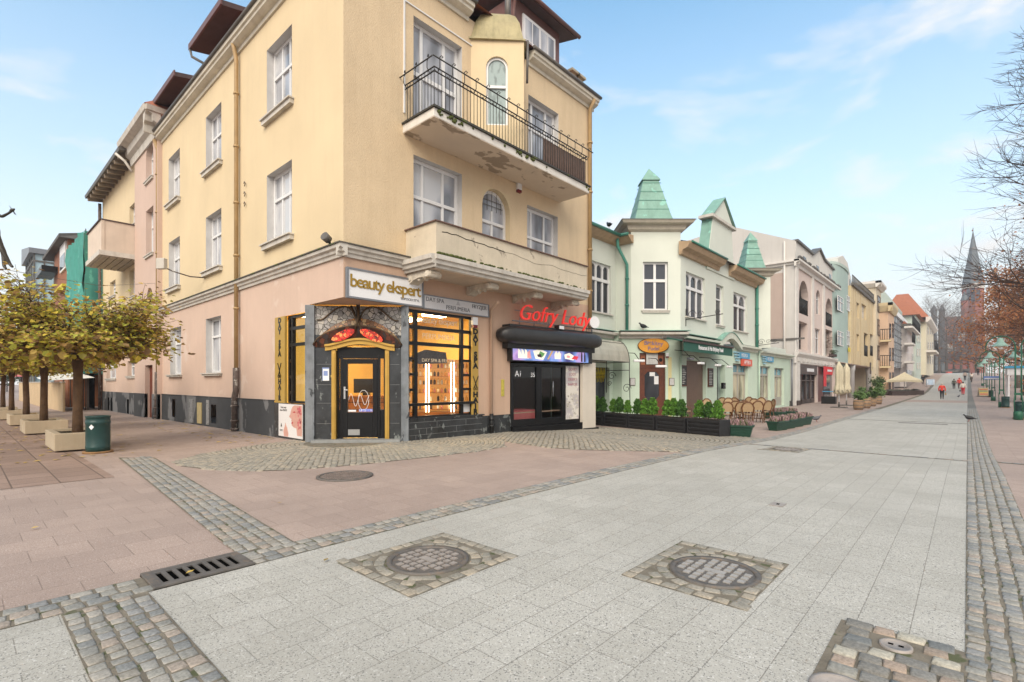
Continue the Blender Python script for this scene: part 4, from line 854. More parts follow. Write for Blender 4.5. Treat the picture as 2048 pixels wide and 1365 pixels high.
def gold_strip(F, u0, u1, z0, z1, label):
    e = empty('vertical_sign', F.P((u0+u1)/2, z0), label, 'sign', 'gold vertical signs'); MB().fb(F, u0, u1, z0, z1, -.04, .02).build('sign_panel', M_GOLDP, e)
    s = (z1-z0)/15.5; u = (u0+u1)/2
    z = z1-s*.7
    for ch in 'DAY SPA  . HAIR':
        if ch == '.':
            t = MB()
            for q in (-1, 1):
                t.tube([F.P(u+q*.1, z+.2, .03), F.P(u, z, .03), F.P(u-q*.05, z-.12, .03)], .012, 5); t.tube([F.P(u-q*.05+.035*math.cos(k), z-.15+.04*math.sin(k), .03) for k in [2*math.pi*i/10 for i in range(11)]], .009, 4)
            t.build('scissors_mark', M_BLK, e)
        elif ch != ' ': text(ch, F, u, z, s*1.25, M_BLK, e, n=.022, bold=.012, sx=1.25)
        z -= s
gold_strip(FL, hShopL[0], FL.u(571), .92, 3.2, 'tall gold sign lettered DAY SPA HAIR left of the corner door'); gold_strip(FR, FR.u(944), SW[1], .5, 3.0, 'narrow gold sign lettered DAY SPA HAIR right of the large shop window')
def alarm(F, u, z, lab, s=1):
    e = empty('alarm_box', F.P(u, z), lab, 'alarm box'); MB().fb(F, u-.09*s, u+.09*s, z-.05*s, z+.17*s, 0, .09).build('housing', M_SIGNW, e, bevel=.01); MB().fb(F, u-.08*s, u+.08*s, z-.13*s, z-.05*s, 0, .085).build('siren_light', mat('dark_red_lens', (.16, .01, .015), .25), e)
alarm(FR, FR.u(947), 3.12, 'white alarm box with a red base above the gold sign right of the shop window'); alarm(FR, FR.u(1036), FR.z(1036, 378), 'white alarm box with a red base under the upper balcony')
# signs
e = empty('shop_sign', FR.P(1.08, 3.7), 'large white sign with gold lettering above the corner door', 'sign')
MB().fb(FR, .07, 2.1, 3.385, 3.99, .03, .09).build('sign_face', M_SIGNW, e); mb = MB()
for a, b, c, d in ((.03, 2.14, 3.345, 3.385), (.03, 2.14, 3.99, 4.03), (.03, .07, 3.385, 3.99), (2.1, 2.14, 3.385, 3.99)): mb.fb(FR, a, b, c, d, .02, .11)
mb.build('sign_frame', M_SIGNF, e); text('beauty ekspert', FR, 1.08, 3.73, .4, M_GOLDT, e, n=.1, bold=.005, spacing=.82, sx=1.02); text('SOPOCKI STYL', FR, 1.74, 3.5, .085, M_GREYT, e, n=.095)
e = empty('shop_sign', FR.P(3.35, 3.5), 'long grey sign lettered DAY SPA, PERFUMERIA and FRYZJER', 'sign'); MB().fb(FR, 2.2, 4.5, 3.36, 3.68, .01, .06).build('sign_face', mat('pale_grey_sign', (.56, .56, .58), .45, .03, 3), e); mb = MB()
for a, b, c, d in ((2.17, 4.53, 3.335, 3.36), (2.17, 4.53, 3.68, 3.705), (2.17, 2.2, 3.36, 3.68), (4.5, 4.53, 3.36, 3.68)): mb.fb(FR, a, b, c, d, .005, .075)
mb.build('sign_frame', M_SIGNF, e)
for s, u, z in (('DAY SPA', 2.55, 3.59), ('PERFUMERIA', 3.35, 3.45), ('FRYZJER', 4.14, 3.58)): text(s, FR, u, z, .155, M_GREYT, e, n=.065)
mb = MB(); mb.fpr(FR, [(3.28, 3.55), (3.42, 3.55), (3.35, 3.67)], .06, .066); mb.build('triangle_mark', mat('pale_mark', (.4, .4, .42), .5), e)
# poster under the left shop window
e = empty('advert_poster', FL.P(-2.55, .05), 'white advertising poster of a face in profile under the left shop window', 'poster'); u0, u1 = -3.25, -1.88
MB().fb(FL, u0, u1, .05, .9, .036, .05).build('poster_sheet', mat('poster_paper', (.7, .68, .67), .5, .03, 3), e)
mb = MB(); fp = [(-2.62, .58), (-2.55, .64), (-2.5, .75), (-2.42, .84), (-2.3, .88), (-1.9, .88), (-1.9, .12), (-2.16, .12), (-2.2, .3), (-2.36, .32), (-2.46, .36), (-2.49, .42), (-2.46, .45), (-2.5, .48), (-2.47, .52)]
mb.fpr(FL, fp, .05, .053); mb.build('printed_face', mat('printed_skin', (.58, .32, .26), .5, .1, 5), e)
MB().fpr(FL, [(-2.5, .42), (-2.43, .455), (-2.38, .44), (-2.43, .4)], .053, .0545).fpr(FL, [(-2.42, .7), (-2.3, .73), (-2.24, .7), (-2.32, .685)], .053, .0545).build('printed_lips', mat('printed_red', (.45, .03, .04), .5), e)
mb = MB()
for i in range(26): q = FL.P(-2.16+.1*rnd.random()+.16*rnd.random(), .3+.55*rnd.random(), .0545); mb.fpr(FL, [((q-FL.O).dot(FL.D)+.035*math.cos(k)*rnd.uniform(.5, 1.1), q.z+.04*math.sin(k)) for k in [2*math.pi*j/6 for j in range(6)]], .053, .0545+.0005*(i % 5))
mb.build('printed_hair', mat('printed_hair', (.5, .1, .12), .5, .5, 14), e)
mb = MB(); mb.fpr(FL, [(-2.92, .06), (-2.95, .2), (-2.86, .34), (-2.82, .42), (-2.79, .34), (-2.74, .3), (-2.7, .22), (-2.66, .14), (-2.68, .06)], .05, .053); mb.build('printed_hand', bpy.data.materials['printed_skin'], e)
text('Stwórz swoje\nwłasne PERFUMY', FL, -2.95, .77, .075, M_BLK, e, n=.052, ext=.001, sx=.8); text('SOPOT', FL, -3.08, .2, .07, M_BLK, e, n=.052, ext=.001, sx=.8); MB().fpr(FL, [(-3.12, .3), (-3.04, .3), (-3.08, .4)], .05, .053).build('triangle_mark', M_BLK, e)
# spot lamp on the ledge, camera arm on the left facade
e = empty('spot_lamp', FL.P(-.35, 4.6), 'small grey spot lamp on the ledge near the building corner', 'spot lamp'); mb = MB(); mb.tube([FL.P(-.35, 4.66, .16), FL.P(-.3, 4.72, .3)], [.09, .1], 10); mb.build('lamp_head', M_ZINC, e); MB().tube([FL.P(-.37, 4.5, .1), FL.P(-.36, 4.66, .15)], .03, 6).build('bracket', M_BLACK, e)
e = empty('flood_lamp', FL.P(-9.1, 5.1), 'flood lamp on a bent arm beside the lower middle window of the yellow side wall', 'flood lamp'); mb = MB(); mb.tube([FL.P(-9.35, 5.1, 0), FL.P(-9.5, 5.1, .4), FL.P(-9.6, 5.22, .9), FL.P(-9.6, 5.3, 1.1)], .022, 6); mb.build('bent_arm', M_RUSTP, e); MB().box(FL.P(-9.62, 5.42, 1.2), (.3, .16, .36), .6).build('lamp_head', mat('beige_lamp', (.5, .47, .42), .5), e, bevel=.02)
# ------------------------------------------------------------------ waffle and ice-cream shop front
q0, q1 = FR.P(5.42, 0, -.02), FR.P(9.75, 0, .5); FI = Fac(q0.x, q0.y, q1.x-q0.x, q1.y-q0.y)
IC = empty('ice_cream_shopfront', FI.P(2, 0), 'black ice cream and waffle shopfront with a rounded black awning', 'shopfront')
ux = lambda x: FI.u(x)
xl, x2, x3, x4, xr = ux(1021), ux(1079), ux(1129), ux(1160), ux(1186); zt = FI.z(1100, 729); zb2 = FI.z(1090, 846)
mb = MB(); mb.fb(FI, xl, x4, -.35, zb2-.06, -.1, .12); mb.build('shopfront_base', M_BLK, IC)
def door(a, b, name):
    d = MB(); w = .12; d.fb(FI, a, a+w, zb2-.06, zt, -.06, .02).fb(FI, b-w, b, zb2-.06, zt, -.06, .02).fb(FI, a+w, b-w, zb2-.06, zb2+.16, -.06, .02).fb(FI, a+w, b-w, zt-.1, zt, -.06, .02); o = d.build(name, M_BLK, IC, bevel=.004)
    MB().fb(FI, a+w, b-w, zb2+.16, zt-.1, -.03, -.025).build('door_pane', M_CLEAR, o); return o
d1 = door(xl, (xl+x3)/2, 'shop_door'); d2 = door((xl+x3)/2, x3, 'shop_door')
MB().tube([FI.P((xl+x3)/2+.62, 1.0, .03), FI.P((xl+x3)/2+.62, 1.5, .03)], .018, 6).build('door_handle', M_SIGNF, d2)
for t, a, b in (('A', .28, .22), ('i', .42, .14)): text(t, FI, xl+a, zt-.33, .26, M_SIGNW, d1, n=-.02, name='window_letter')
text('35', FI, xl+.95, zt-.36, .2, M_SIGNW, d1, n=-.02, name='window_letter')
mb = MB(); mb.fb(FI, x3, x4, zb2-.06, zt, -.08, .0); mb.build('dark_panel', M_BLK, IC)
e = empty('ice_cream_banner', FI.P((x3+x4)/2, .2), 'tall pale banner of ice cream dishes right of the black shop doors', 'banner'); MB().fb(FI, x3+.06, x4-.08, zb2+.06, zt-.04, .001, .012).build('banner_sheet', mat('banner_paper', (.5, .46, .46), .5, .2, 3, patch=(.66, .62, .56), pth=.5, psc=3), e)
for i, (s, zz_) in enumerate((('GOFRY', .92), ('LODY', .83), ('DESERY', .74), ('NAPOJE', .65))): text(s, FI, (x3+x4)/2, zb2+(zt-zb2)*zz_, .13, mat('banner_print', (.3, .05, .07), .5) if not i else bpy.data.materials['banner_print'], e, n=.014, ext=.001)
mb = MB()
for i in range(30): u, z = rnd.uniform(x3+.12, x4-.14), zb2+.1+rnd.random()*.9; mb.fpr(FI, [(u+.05*math.cos(k), z+.035*math.sin(k)) for k in [2*math.pi*j/7 for j in range(7)]], .012, .013+.0004*(i % 6))
tag(mb.build('printed_dishes', mat('printed_dishes', (.5, .46, .4), .5, .5, 13, patch=(.1, .06, .05), pth=.6, psc=14), e), kind='stuff')
MB().fb(FI, x4, xr, -.4, zt+.1, -.3, .12).build('white_pillar', mat('cream_pillar', (.6, .54, .46), .6, .06, 2, streak=.15), IC); MB().fb(FI, x4+.02, xr+.12, -.4, -.12, -.3, .16).build('pillar_foot', M_BLACK, IC)
# room behind the doors
mb = MB(); mb.face([FI.P(xl, 0.02, -.3), FI.P(x3, 0.02, -.3), FI.P(x3, .02, -3), FI.P(xl, .02, -3)]); mb.face([FI.P(xl, 0, -3), FI.P(x3, 0, -3), FI.P(x3, 2.6, -3), FI.P(xl, 2.6, -3)]); mb.build('dim_room', mat('dim_room', (.1, .05, .045), .8, .4, 1.5), IC, fix=False)
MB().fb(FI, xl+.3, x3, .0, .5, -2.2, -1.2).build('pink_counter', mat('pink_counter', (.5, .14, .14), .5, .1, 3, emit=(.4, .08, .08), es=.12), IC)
e = empty('rolled_awning', FI.P(2, 2.6), 'fat rounded black awning housing above the ice cream shop doors', 'awning')
ra, rb = FI.u(997, .3), FI.u(1199, .3); zc = FI.z(1097, 676, .3); hh = .26; rings = []
for t, k in ((0, .3), (.02, .62), (.05, .85), (.1, 1), (.5, 1), (.9, 1), (.95, .85), (.98, .62), (1, .3)):
    u = ra+(rb-ra)*t; rings.append([FI.P(u, zc+math.copysign(abs(math.sin(q))**.7, math.sin(q))*hh*k, .28+math.copysign(abs(math.cos(q))**.7, math.cos(q))*.34*k) for q in [2*math.pi*j/20 for j in range(20)]])
MB().loft(rings).build('awning_drum', mat('black_vinyl', (.022, .022, .023), .38, .3, 3, .4, 18, spec=.5), e); MB().fb(FI, ra+.35, rb-.25, zc-hh-.14, zc-hh+.06, -.02, .3).build('awning_bracket', M_BLACK, e); MB().fb(FI, ra+.35, rb-.5, zc+hh-.02, zc+hh+.05, -.0, .4).build('awning_top', M_BLACK, e)
e = empty('menu_lightbox', FI.P(2, 2.3), 'blue lightbox sign showing ice creams, waffles and bottles under the awning', 'sign'); la, lb = FI.u(1023, .25), FI.u(1184, .25); z0, z1 = FI.z(1100, 725, .25), FI.z(1100, 697, .25)
MB().fb(FI, la, lb, z0, z1, .05, .25).build('lightbox_case', M_BLACK, e)
m, nt, b_ = newmat('lightbox_print'); pos = N(nt, 'ShaderNodeNewGeometry').outputs['Position']; n1 = N(nt, 'ShaderNodeTexNoise', i_Scale=1.3, i_Detail=2); nt.links.new(pos, n1.inputs['Vector']); c = ramp(nt, n1.outputs[0], [(.35, (.03, .03, .12)), (.5, (.12, .2, .45)), (.62, (.32, .2, .4)), (.75, (.05, .05, .2))]); nt.links.new(c, b_.inputs['Base Color']); nt.links.new(c, b_.inputs['Emission Color']); b_.inputs['Emission Strength'].default_value = .6
MB().fb(FI, la+.05, lb-.2, z0+.03, z1-.03, .25, .256).build('lightbox_face', m, e)
w_ = lb-.2-la-.05; zc2 = (z0+z1)/2; hz_ = (z1-z0)
pm_ = {n: mat('print_'+n, c, .5, .15, 9, emit=c, es=.35) for n, c in (('cream', (.75, .7, .6)), ('pink', (.6, .25, .25)), ('green', (.1, .25, .08)), ('dark', (.03, .02, .03)), ('red', (.55, .03, .05)), ('tan', (.5, .3, .12)))}
def shape(n, pts, lay): MB().fpr(FI, [(la+.05+w_*a, z0+hz_*b) for a, b in pts], .256, .257+.001*lay).build('printed_'+{'cream': 'cone', 'pink': 'scoop', 'green': 'leaf', 'dark': 'bottle', 'red': 'fruit', 'tan': 'wafer'}[n], pm_[n], e)
for a in (.06, .1, .14): shape('cream', [(a, .2), (a+.05, .2), (a+.025, .75), (a, .85)], 1)
shape('pink', [(.17, .25), (.22, .2), (.2, .8), (.17, .6)], 2); shape('cream', [(.24, .75), (.27, .2), (.37, .15), (.42, .7), (.33, .9)], 1); shape('green', [(.3, .4), (.36, .35), (.39, .6), (.33, .75)], 3); shape('dark', [(.3, .35), (.35, .3), (.34, .55), (.29, .5)], 4)
shape('tan', [(.42, .2), (.44, .2), (.5, .8), (.48, .85)], 2)
for a in (.54, .58): shape('cream', [(a-.02, .25), (a+.02, .25), (a+.025, .6), (a, .85), (a-.025, .6)], 1)
shape('cream', [(.66, .3), (.78, .2), (.8, .5), (.72, .75), (.65, .6)], 1); shape('red', [(.75, .3), (.83, .25), (.85, .5), (.79, .55)], 3); shape('pink', [(.68, .4), (.72, .35), (.73, .5), (.69, .55)], 4)
for a in (.9, .945): shape('dark', [(a-.012, .12), (a+.012, .12), (a+.012, .6), (a+.005, .85), (a-.005, .85), (a-.012, .6)], 2)
e = empty('neon_sign', FI.P(2, 3.3), 'red slanted neon lettering Gofry Lody above the black awning', 'neon sign'); M_NEON = mat('red_neon', (.62, .03, .025), .35, .1, 3, emit=(1, .05, .035), es=.22)
na, nb = FI.u(1027, .3), FI.u(1184, .3); text('Gofry Lody', FI, (na+nb)/2, FI.z(1105, 637, .3)+.06, .7, M_NEON, e, n=.3, ext=.03, shear=.32, bold=-.006, sx=1.0, name='neon_lettering')
mb = MB(); zn = FI.z(1105, 637, .3)
for i in range(6): u = na+.3+(nb-na-.5)*i/5; mb.tube([FI.P(u, zc+hh, .2), FI.P(u+.05, zn+.2, .26)], .014, 5)
mb.tube([FI.P(na, zn-.2, .24), FI.P(nb, zn-.2, .24)], .02, 5).tube([FI.P(na+.1, zn+.12, .24), FI.P(nb-.1, zn+.12, .24)], .012, 5); mb.build('sign_rods', M_SIGNF, e)
e = empty('spot_lamp', FI.P(nb, zn), 'round white spot lamp at the right end of the red neon lettering', 'spot lamp'); p = FI.P(FI.u(1187, .3), zn+.02, .22)
MB().tube([p, p+FI.N*.16+Vector((0, -.03, 0))], [.16, .21], 14).build('lamp_head', M_SIGNW, e); MB().tube([p, p+Vector((0, 0, -.45))], .03, 6).build('bracket', M_SIGNF, e)
e = empty('spot_lamp', FI.P(1.6, zc+hh), 'small black flood lamp lying on top of the black awning', 'spot lamp'); p = FI.P(FI.u(1115, .3), zc+hh+.08, .38); MB().box(p, (.2, .3, .16)).build('lamp_head', M_BLACK, e, bevel=.02); MB().box(p+Vector((.1, -.01, 0)), (.02, .24, .1)).build('lamp_glass', M_SIGNW, e)
tag(MB().fb(FR, FR.u(1005)-.06, FR.u(1005)+.06, 1.05, 1.55, 0, .02).build('wall_plate', mat('yellow_plate', (.5, .42, .07), .5, .3, 20)), 'narrow yellow plate on the rose wall left of the black shopfront', 'plate')
# ------------------------------------------------------------------ mint restaurant building
M_MINT = mat('mint_stucco', (.62, .655, .585), .9, .05, .6, .25, 60, streak=.12, scol=(.42, .46, .4))
M_MINTG = mat('mint_lower_stucco', (.52, .63, .52), .9, .05, .7, .25, 60, streak=.14)
M_COPR = mat('copper_patina', (.2, .36, .3), .6, .16, 2, streak=.45, scol=(.09, .2, .14), patch=(.24, .5, .42), pth=.6, psc=3)
M_COPD = mat('copper_pipe', (.05, .2, .155), .5, .15, 3)
M_EAVE = mat('timber_eave', (.42, .3, .19), .8, .15, 4, streak=.3); M_EAVEW = mat('pale_eave', (.5, .46, .38), .8, .1, 4, streak=.3)
M_SLATE = mat('dark_roofing', (.1, .095, .09), .8, .2, 4)
FA = Fac(-12.13, 15.65, 0, 1); FB = Fac(-12.13, 20.6, 1, 0); FT = Fac(-11.36, 20.6, 1.67, 1.53); FMC = Fac(-9.69, 22.13, 0, 1); TL = FT.len
B2 = empty('mint_building', (-12, 27, -.27), 'pale mint two storey restaurant building with green copper turrets', 'building')
def pxh(F, x0, x1, xt, yt, yb, n=0): return (F.u(x0, n), F.u(x1, n), F.z(xt, yb, n), F.z(xt, yt, n))
zA = FA.z(1200, 470); zL2 = FT.z(1310, 668); zT = FT.z(1310, 462); zEC = FMC.z(1400, 516); UEND = FMC.u(1512)
hA = pxh(FA, 1183, 1222, 1222, 533, 630); hT = pxh(FT, 1286, 1336, 1310, 524, 621)
hC = [pxh(FMC, 1372, 1410, 1410, 558, 642), pxh(FMC, 1432, 1447, 1447, 574, 653), pxh(FMC, 1467, 1494, 1494, 594, 666)]
hAw = (FA.u(1188), FA.u(1219), -.2, FA.z(1200, 735))
hD = (FT.u(1279), FT.u(1331), -.3, FT.z(1310, 706)); hS = pxh(FMC, 1373, 1412, 1412, 724, 838); hS = (hS[0], hS[1], -.25, hS[3])
hP = pxh(FMC, 1466, 1496, 1480, 728, 830); hP = (hP[0], hP[1], -.25, hP[3]); hQ = [pxh(FMC, 1519, 1541, 1530, 733, 826), pxh(FMC, 1549, 1568, 1560, 737, 815)]; hQ = [(a, b, -.15, d) for a, b, c, d in hQ]
hE = (FMC.u(1434), FMC.u(1450), -.25, FMC.z(1440, 730))
U2 = FMC.u(1581)
mb = MB(); wall(mb, FA, 0, 4.95, zL2, zA, [hA]); wall(mb, FB, 0, .77, zL2, zA); wall(mb, FT, 0, TL, zL2, zT, [hT]); wall(mb, FMC, 0, UEND, zL2, zEC, hC)
mb.face([FT.P(0, zL2), FT.P(0, zT), FT.P(0, zT, -2.3), FT.P(0, zL2, -2.3)]).face([FT.P(TL, zL2), FT.P(TL, zT), FT.P(TL, zT, -2.3), FT.P(TL, zL2, -2.3)])
for F, hs in ((FA, [hA]), (FT, [hT]), (FMC, hC)): reveals(mb, F, hs, .22)
mb.build('upper_wall', M_MINT, B2, fix=False)
tl0 = FT.u(1244); FB2 = Fac(*FT.P(tl0, 0).xy, -1, 0)
mb = MB(); wall(mb, FA, 0, 4.95, -.5, zL2, [hAw]); wall(mb, FT, tl0, TL, -.5, zL2, [hD]); wall(mb, FMC, 0, U2, -.5, zL2-.25, [hS, hP, hE]+hQ); reveals(mb, FA, [hAw], .3); reveals(mb, FT, [hD], .25); reveals(mb, FMC, [hS, hP, hE]+hQ, .3)
q = FT.P(tl0, 0); mb.face([(q.x, q.y, -.5), (-12.13, q.y, -.5), (-12.13, q.y, zL2), (q.x, q.y, zL2)])
mb.build('lower_wall', M_MINTG, B2, fix=False)
# ledges
pl = [(0, zL2-.22), (.08, zL2-.22), (.1, zL2-.1), (.3, zL2-.06), (.32, zL2+.04), (0, zL2+.1)]
mb = MB(); strip(mb, FA, 0, 4.6, pl); strip(mb, FT, tl0-.15, TL+.25, [(n*1.3, z) for n, z in pl]); mb.build('ledge_moulding', M_TRIM, B2)
mb = MB(); a, b = FMC.u(1372), FMC.u(1430); c, d = FMC.u(1474), FMC.u(1513); pc = [(0, z-.25) for z in ()]
zc1 = zL2-.3; prc = [(0, zc1-.1), (.1, zc1-.08), (.12, zc1+.05), (.3, zc1+.1), (.3, zc1+.2), (0, zc1+.28)]
strip(mb, FMC, 0, b, prc); strip(mb, FMC, c, d, prc); strip(mb, FMC, d+.3, U2+.1, [(n, z-.12) for n, z in prc])
for i in range(12):
    t0, t1 = i/12, (i+1)/12; f = lambda t: zc1+.55*math.sin(math.pi*t)**1.2
    u0, u1 = b+(c-b)*t0, b+(c-b)*t1; mb.fpr(FMC, [(u0, f(t0)-.1), (u1, f(t1)-.1), (u1, f(t1)+.22), (u0, f(t0)+.22)], 0, .3)
mb.build('shop_cornice', mat('mint_cornice', (.55, .58, .5), .85, .12, 3, streak=.4), B2)
mb = MB()
for i in range(12):
    t0, t1 = i/12, (i+1)/12; f = lambda t: zc1+.55*math.sin(math.pi*t)**1.2
    u0, u1 = b+(c-b)*t0, b+(c-b)*t1; mb.fpr(FMC, [(u0, f(t0)+.222), (u1, f(t1)+.222), (u1, f(t1)+.25), (u0, f(t0)+.25)], -.3, .34)
mb.fb(FMC, 0, b, zc1+.285, zc1+.31, -.2, .33).fb(FT, tl0-.15, TL+.3, zL2+.1, zL2+.125, .0, .46).fb(FA, 0, 4.6, zL2+.1, zL2+.12, 0, .34); mb.build('copper_flashing', M_COPR, B2)
mb = MB(); mb.fb(FMC, d, U2, zc1-.1, zc1+.55, -2, -.3); mb.build('annex_upstand', M_MINT, B2)
# eaves, roofs, turrets
mb = MB(); strip(mb, FA, 0, 4.95, [(0, zA-.25), (.2, zA-.2), (.45, zA), (.45, zA+.08), (0, zA+.1)]); strip(mb, FB, -.1, .9, [(0, zA-.25), (.2, zA-.2), (.45, zA), (.45, zA+.08), (0, zA+.1)])
e1, e2, e3 = FMC.u(1434), FMC.u(1455), FMC.u(1513)
pe2 = [(0, zEC-.3), (.12, zEC-.28), (.18, zEC-.1), (.4, zEC-.02), (.5, zEC+.16), (.5, zEC+.24), (0, zEC+.3)]
strip(mb, FMC, -.2, e1, pe2); strip(mb, FMC, e2, e3, pe2); mb.build('timber_eaves', M_EAVE, B2)
for a_, b_, r_ in ((FA.P(0, zA+.08, .5), FA.P(4.75, zA+.08, .5), .07), (FB.P(.3, zA+.08, .5), FB.P(.9, zA+.08, .5), .07), (FMC.P(0, zEC+.25, .54), FMC.P(e1, zEC+.25, .54), .05), (FMC.P(e2, zEC+.25, .54), FMC.P(e3, zEC+.25, .54), .05)): MB().tube([a_, b_], r_, 8).build('copper_gutter', M_COPD, B2)
mb = MB(); mb.face([FA.P(0, zA+.1, .4), FA.P(4.95, zA+.1, .4), FA.P(5.2, zA+1.0, -4), FA.P(0, zA+1.0, -4)]); mb.face([FMC.P(0, zEC+.28, .4), FMC.P(UEND, zEC+.28, .4), FMC.P(UEND, zEC+1.3, -3), FMC.P(0, zEC+1.3, -3)]); mb.face([FMC.P(0, zEC, -3), FMC.P(UEND, zEC, -3), FMC.P(UEND, zEC+1.3, -3), FMC.P(0, zEC+1.3, -3)]); mb.build('roof', M_SLATE, B2, fix=False)
def turret(F, u0, u1, zt, h, name):
    w = (u1-u0)/2; c = F.P((u0+u1)/2, 0, -w); D, Nn = F.D, F.N
    def sq(r, z): return [c+D*(sx*r)+Nn*(sy*r)+Vector((0, 0, z)) for sx, sy in ((-1, -1), (1, -1), (1, 1), (-1, 1))]
    e = MB(); e.loft([sq(w+.02, zt-.28), sq(w+.14, zt-.2), sq(w+.2, zt-.02), sq(w+.42, zt+.02), sq(w+.5, zt+.14)], False); o = e.build(name+'_eave', M_EAVEW, B2)
    e = MB(); e.loft([sq(w+.52, zt+.141), sq(w+.5, zt+.17), sq(w*.88, zt+.24)], False); e.build('eave_flashing', M_SLATE, o)
    e = MB(); e.loft([sq(w*.82, zt+.2), sq(w*.7, zt+.2+h*.14), sq(w*.31, zt+h*.78)], False); e.build('copper_roof', M_COPR, o)
    e = MB(); e.loft([sq(w*.37, zt+h*.775), sq(w*.37, zt+h*.79), sq(.01, zt+h)], False); e.build('copper_cap', M_COPR, o)
    e = MB()
    for k in range(4): r = w*(.7-.39*(k+.6)/4.4); e.loft([sq(r+.004, zt+.2+h*.14+h*.64*(k+.6)/4.4-.012), sq(r+.004, zt+.2+h*.14+h*.64*(k+.6)/4.4+.012)], False, False)
    e.build('copper_seam', M_COPD, o)
turret(FT, -.02, TL+.02, FT.z(1310, 452), FT.off(-1.1).z(1301, 337)-FT.z(1310, 452), 'turret')
T2a = FMC.P(UEND-.1, 0, .0); FT2 = Fac(T2a.x, T2a.y, 1.67, 1.53); w2 = FT2.u(1541); zT2 = FT2.z(1520, 545)
mb = MB(); wall(mb, FT2, 0, w2, zc1+.2, zT2-.1); mb.face([FT2.P(w2, zc1+.2), FT2.P(w2, zT2-.1), FT2.P(w2, zT2-.1, -2.4), FT2.P(w2, zc1+.2, -2.4)]); mb.build('turret_wall', M_MINT, B2, fix=False)
turret(FT2, -.75, w2, zT2, FT2.off(-.9).z(1492, 466)-zT2, 'turret')
# shaped gable
gp = [FMC.px(*p) for p in ((1414, 506), (1424, 432), (1443, 415), (1446, 403), (1458, 444), (1462, 512))]
gy = [FMC.px(*p) for p in ((1412, 520), (1423, 434), (1462, 452), (1468, 560))]
zb_ = zEC-.4; G0, G1, G2, G3 = FMC.u(1412), FMC.u(1424), FMC.u(1461), FMC.u(1467); zs1, zs2 = FMC.z(1424, 434), FMC.z(1461, 455); zs = (zs1+zs2)/2
mb = MB(); mb.fpr(FMC, [(G0, zb_), (G3, zb_), (G2, zs), (G1, zs)], -.5, .06); gb = mb.build('gable', M_MINT, B2)
ztip = FMC.z(1445, 402); mb = MB(); mb.fpr(FMC, [(G1-.1, zs), (G2+.1, zs), ((G1+G2)/2, ztip)], -.42, .1); mb.build('gable_pediment', M_MINT, gb); mb = MB(); mb.fpr(FMC, [(G1-.4, zs-.12), (G2+.4, zs-.12), (G2+.4, zs+.02), (G1-.4, zs+.02)], -.55, .2); mb.build('gable_moulding', M_TRIM, gb)
mb = MB(); mb.prism([FMC.P(G0-.03, zb_, -.5), FMC.P(G0-.03, zb_, .03), FMC.P(G1-.03, zs-.13, .03), FMC.P(G1-.03, zs-.13, -.5)], FMC.D*-.03); mb.prism([FMC.P(G1-.25, zs+.03, .2), FMC.P((G1+G2)/2, ztip+.06, .2), FMC.P((G1+G2)/2, ztip+.06, -.45), FMC.P(G1-.25, zs+.03, -.45)], (0, 0, .05)); mb.prism([FMC.P(G2+.25, zs+.03, .2), FMC.P((G1+G2)/2, ztip+.06, .2), FMC.P((G1+G2)/2, ztip+.06, -.45), FMC.P(G2+.25, zs+.03, -.45)], (0, 0, .05)); mb.build('copper_flank', M_COPR, gb)
cu, cz = FMC.px(1440, 511); mb = MB(); mb.lathe([(.55, 0), (.55, .08), (.42, .08), (.42, .02)], k=20); o = mb.build('round_window', M_TRIM, B2); o.matrix_parent_inverse = Matrix.Translation(-B2.location); o.matrix_local = Matrix.Translation(FMC.P(cu, cz, .06)) @ Matrix.Rotation(R(90), 4, 'Y') @ Matrix.Diagonal((1.25, .8, 1, 1))
mb = MB(); mb.fb(FA, .05, .45, zA, zA+1.3, -.6, .1); mb.build('end_wall_upstand', M_MINT, B2); mb = MB(); mb.tube([FA.P(.6, zA, .1), FA.P(.6, zA+.75, .1)], .1, 8); mb.lathe([(.14, 0), (.14, .14), (.01, .2)], FA.P(.6, zA+.7, .1), 8); mb.build('vent_pipe', M_SIGNF, B2)
# windows
def arched_window(F, h, n, top=.33):
    a, b, c, d = h; f = MB(); n0, n1 = -.2, -.12; zs = d-(d-c)*top
    f.fb(F, a, b, zs-.07, zs+.07, n0, n1+.03).fb(F, a, b, c, c+.07, n0, n1)
    w = (b-a)/n
    for i in range(n+1):
        u = a+w*i; f.fb(F, max(a, u-.055), min(b, u+.055), c, d, n0+.002, n1+.005)
    for i in range(n):
        u0, u1 = a+w*i+.05, a+w*(i+1)-.05; zz = d-.07-(u1-u0)/2; ar = arc(u0, u1, zz, 8)
        for p, q in zip(ar, ar[1:]): f.fpr(F, [p, q, (q[0], d), (p[0], d)], n0+.001, n1)
    o = f.build('window', M_WHITE, B2); MB().fb(F, a, b, c, d, n0+.02, n0+.025).build('pane', M_PANED, o); MB().fb(F, a-.1, b+.1, c-.06, c, n0+.05, .1).build('window_sill', M_TRIM, o)
arched_window(FA, hA, 3); arched_window(FMC, hC[0], 3); arched_window(FMC, hC[2], 2)
window(B2, FT, hT, M_WHITE, M_PANED, 2, .38, .2, fw=.09, mull=.11, sill=True, sm=M_TRIM); window(B2, FMC, hC[1], M_WHITE, M_PANED, 1, .35, .2, fw=.1, sill=True, sm=M_TRIM)
pipe(B2, [FB.P(.35, zA, .5), FB.P(.35, zA-.4, .45), FB.P(.62, zA-1.2, .1), FB.P(.62, zL2+.1, .1)], .07, M_COPD, collars=(6.2, 5)); pipe(B2, [FT2.P(.04, zT2-.5, .12), FT2.P(.04, zc1+.2, .12)], .09, M_COPD, collars=(6, 5))
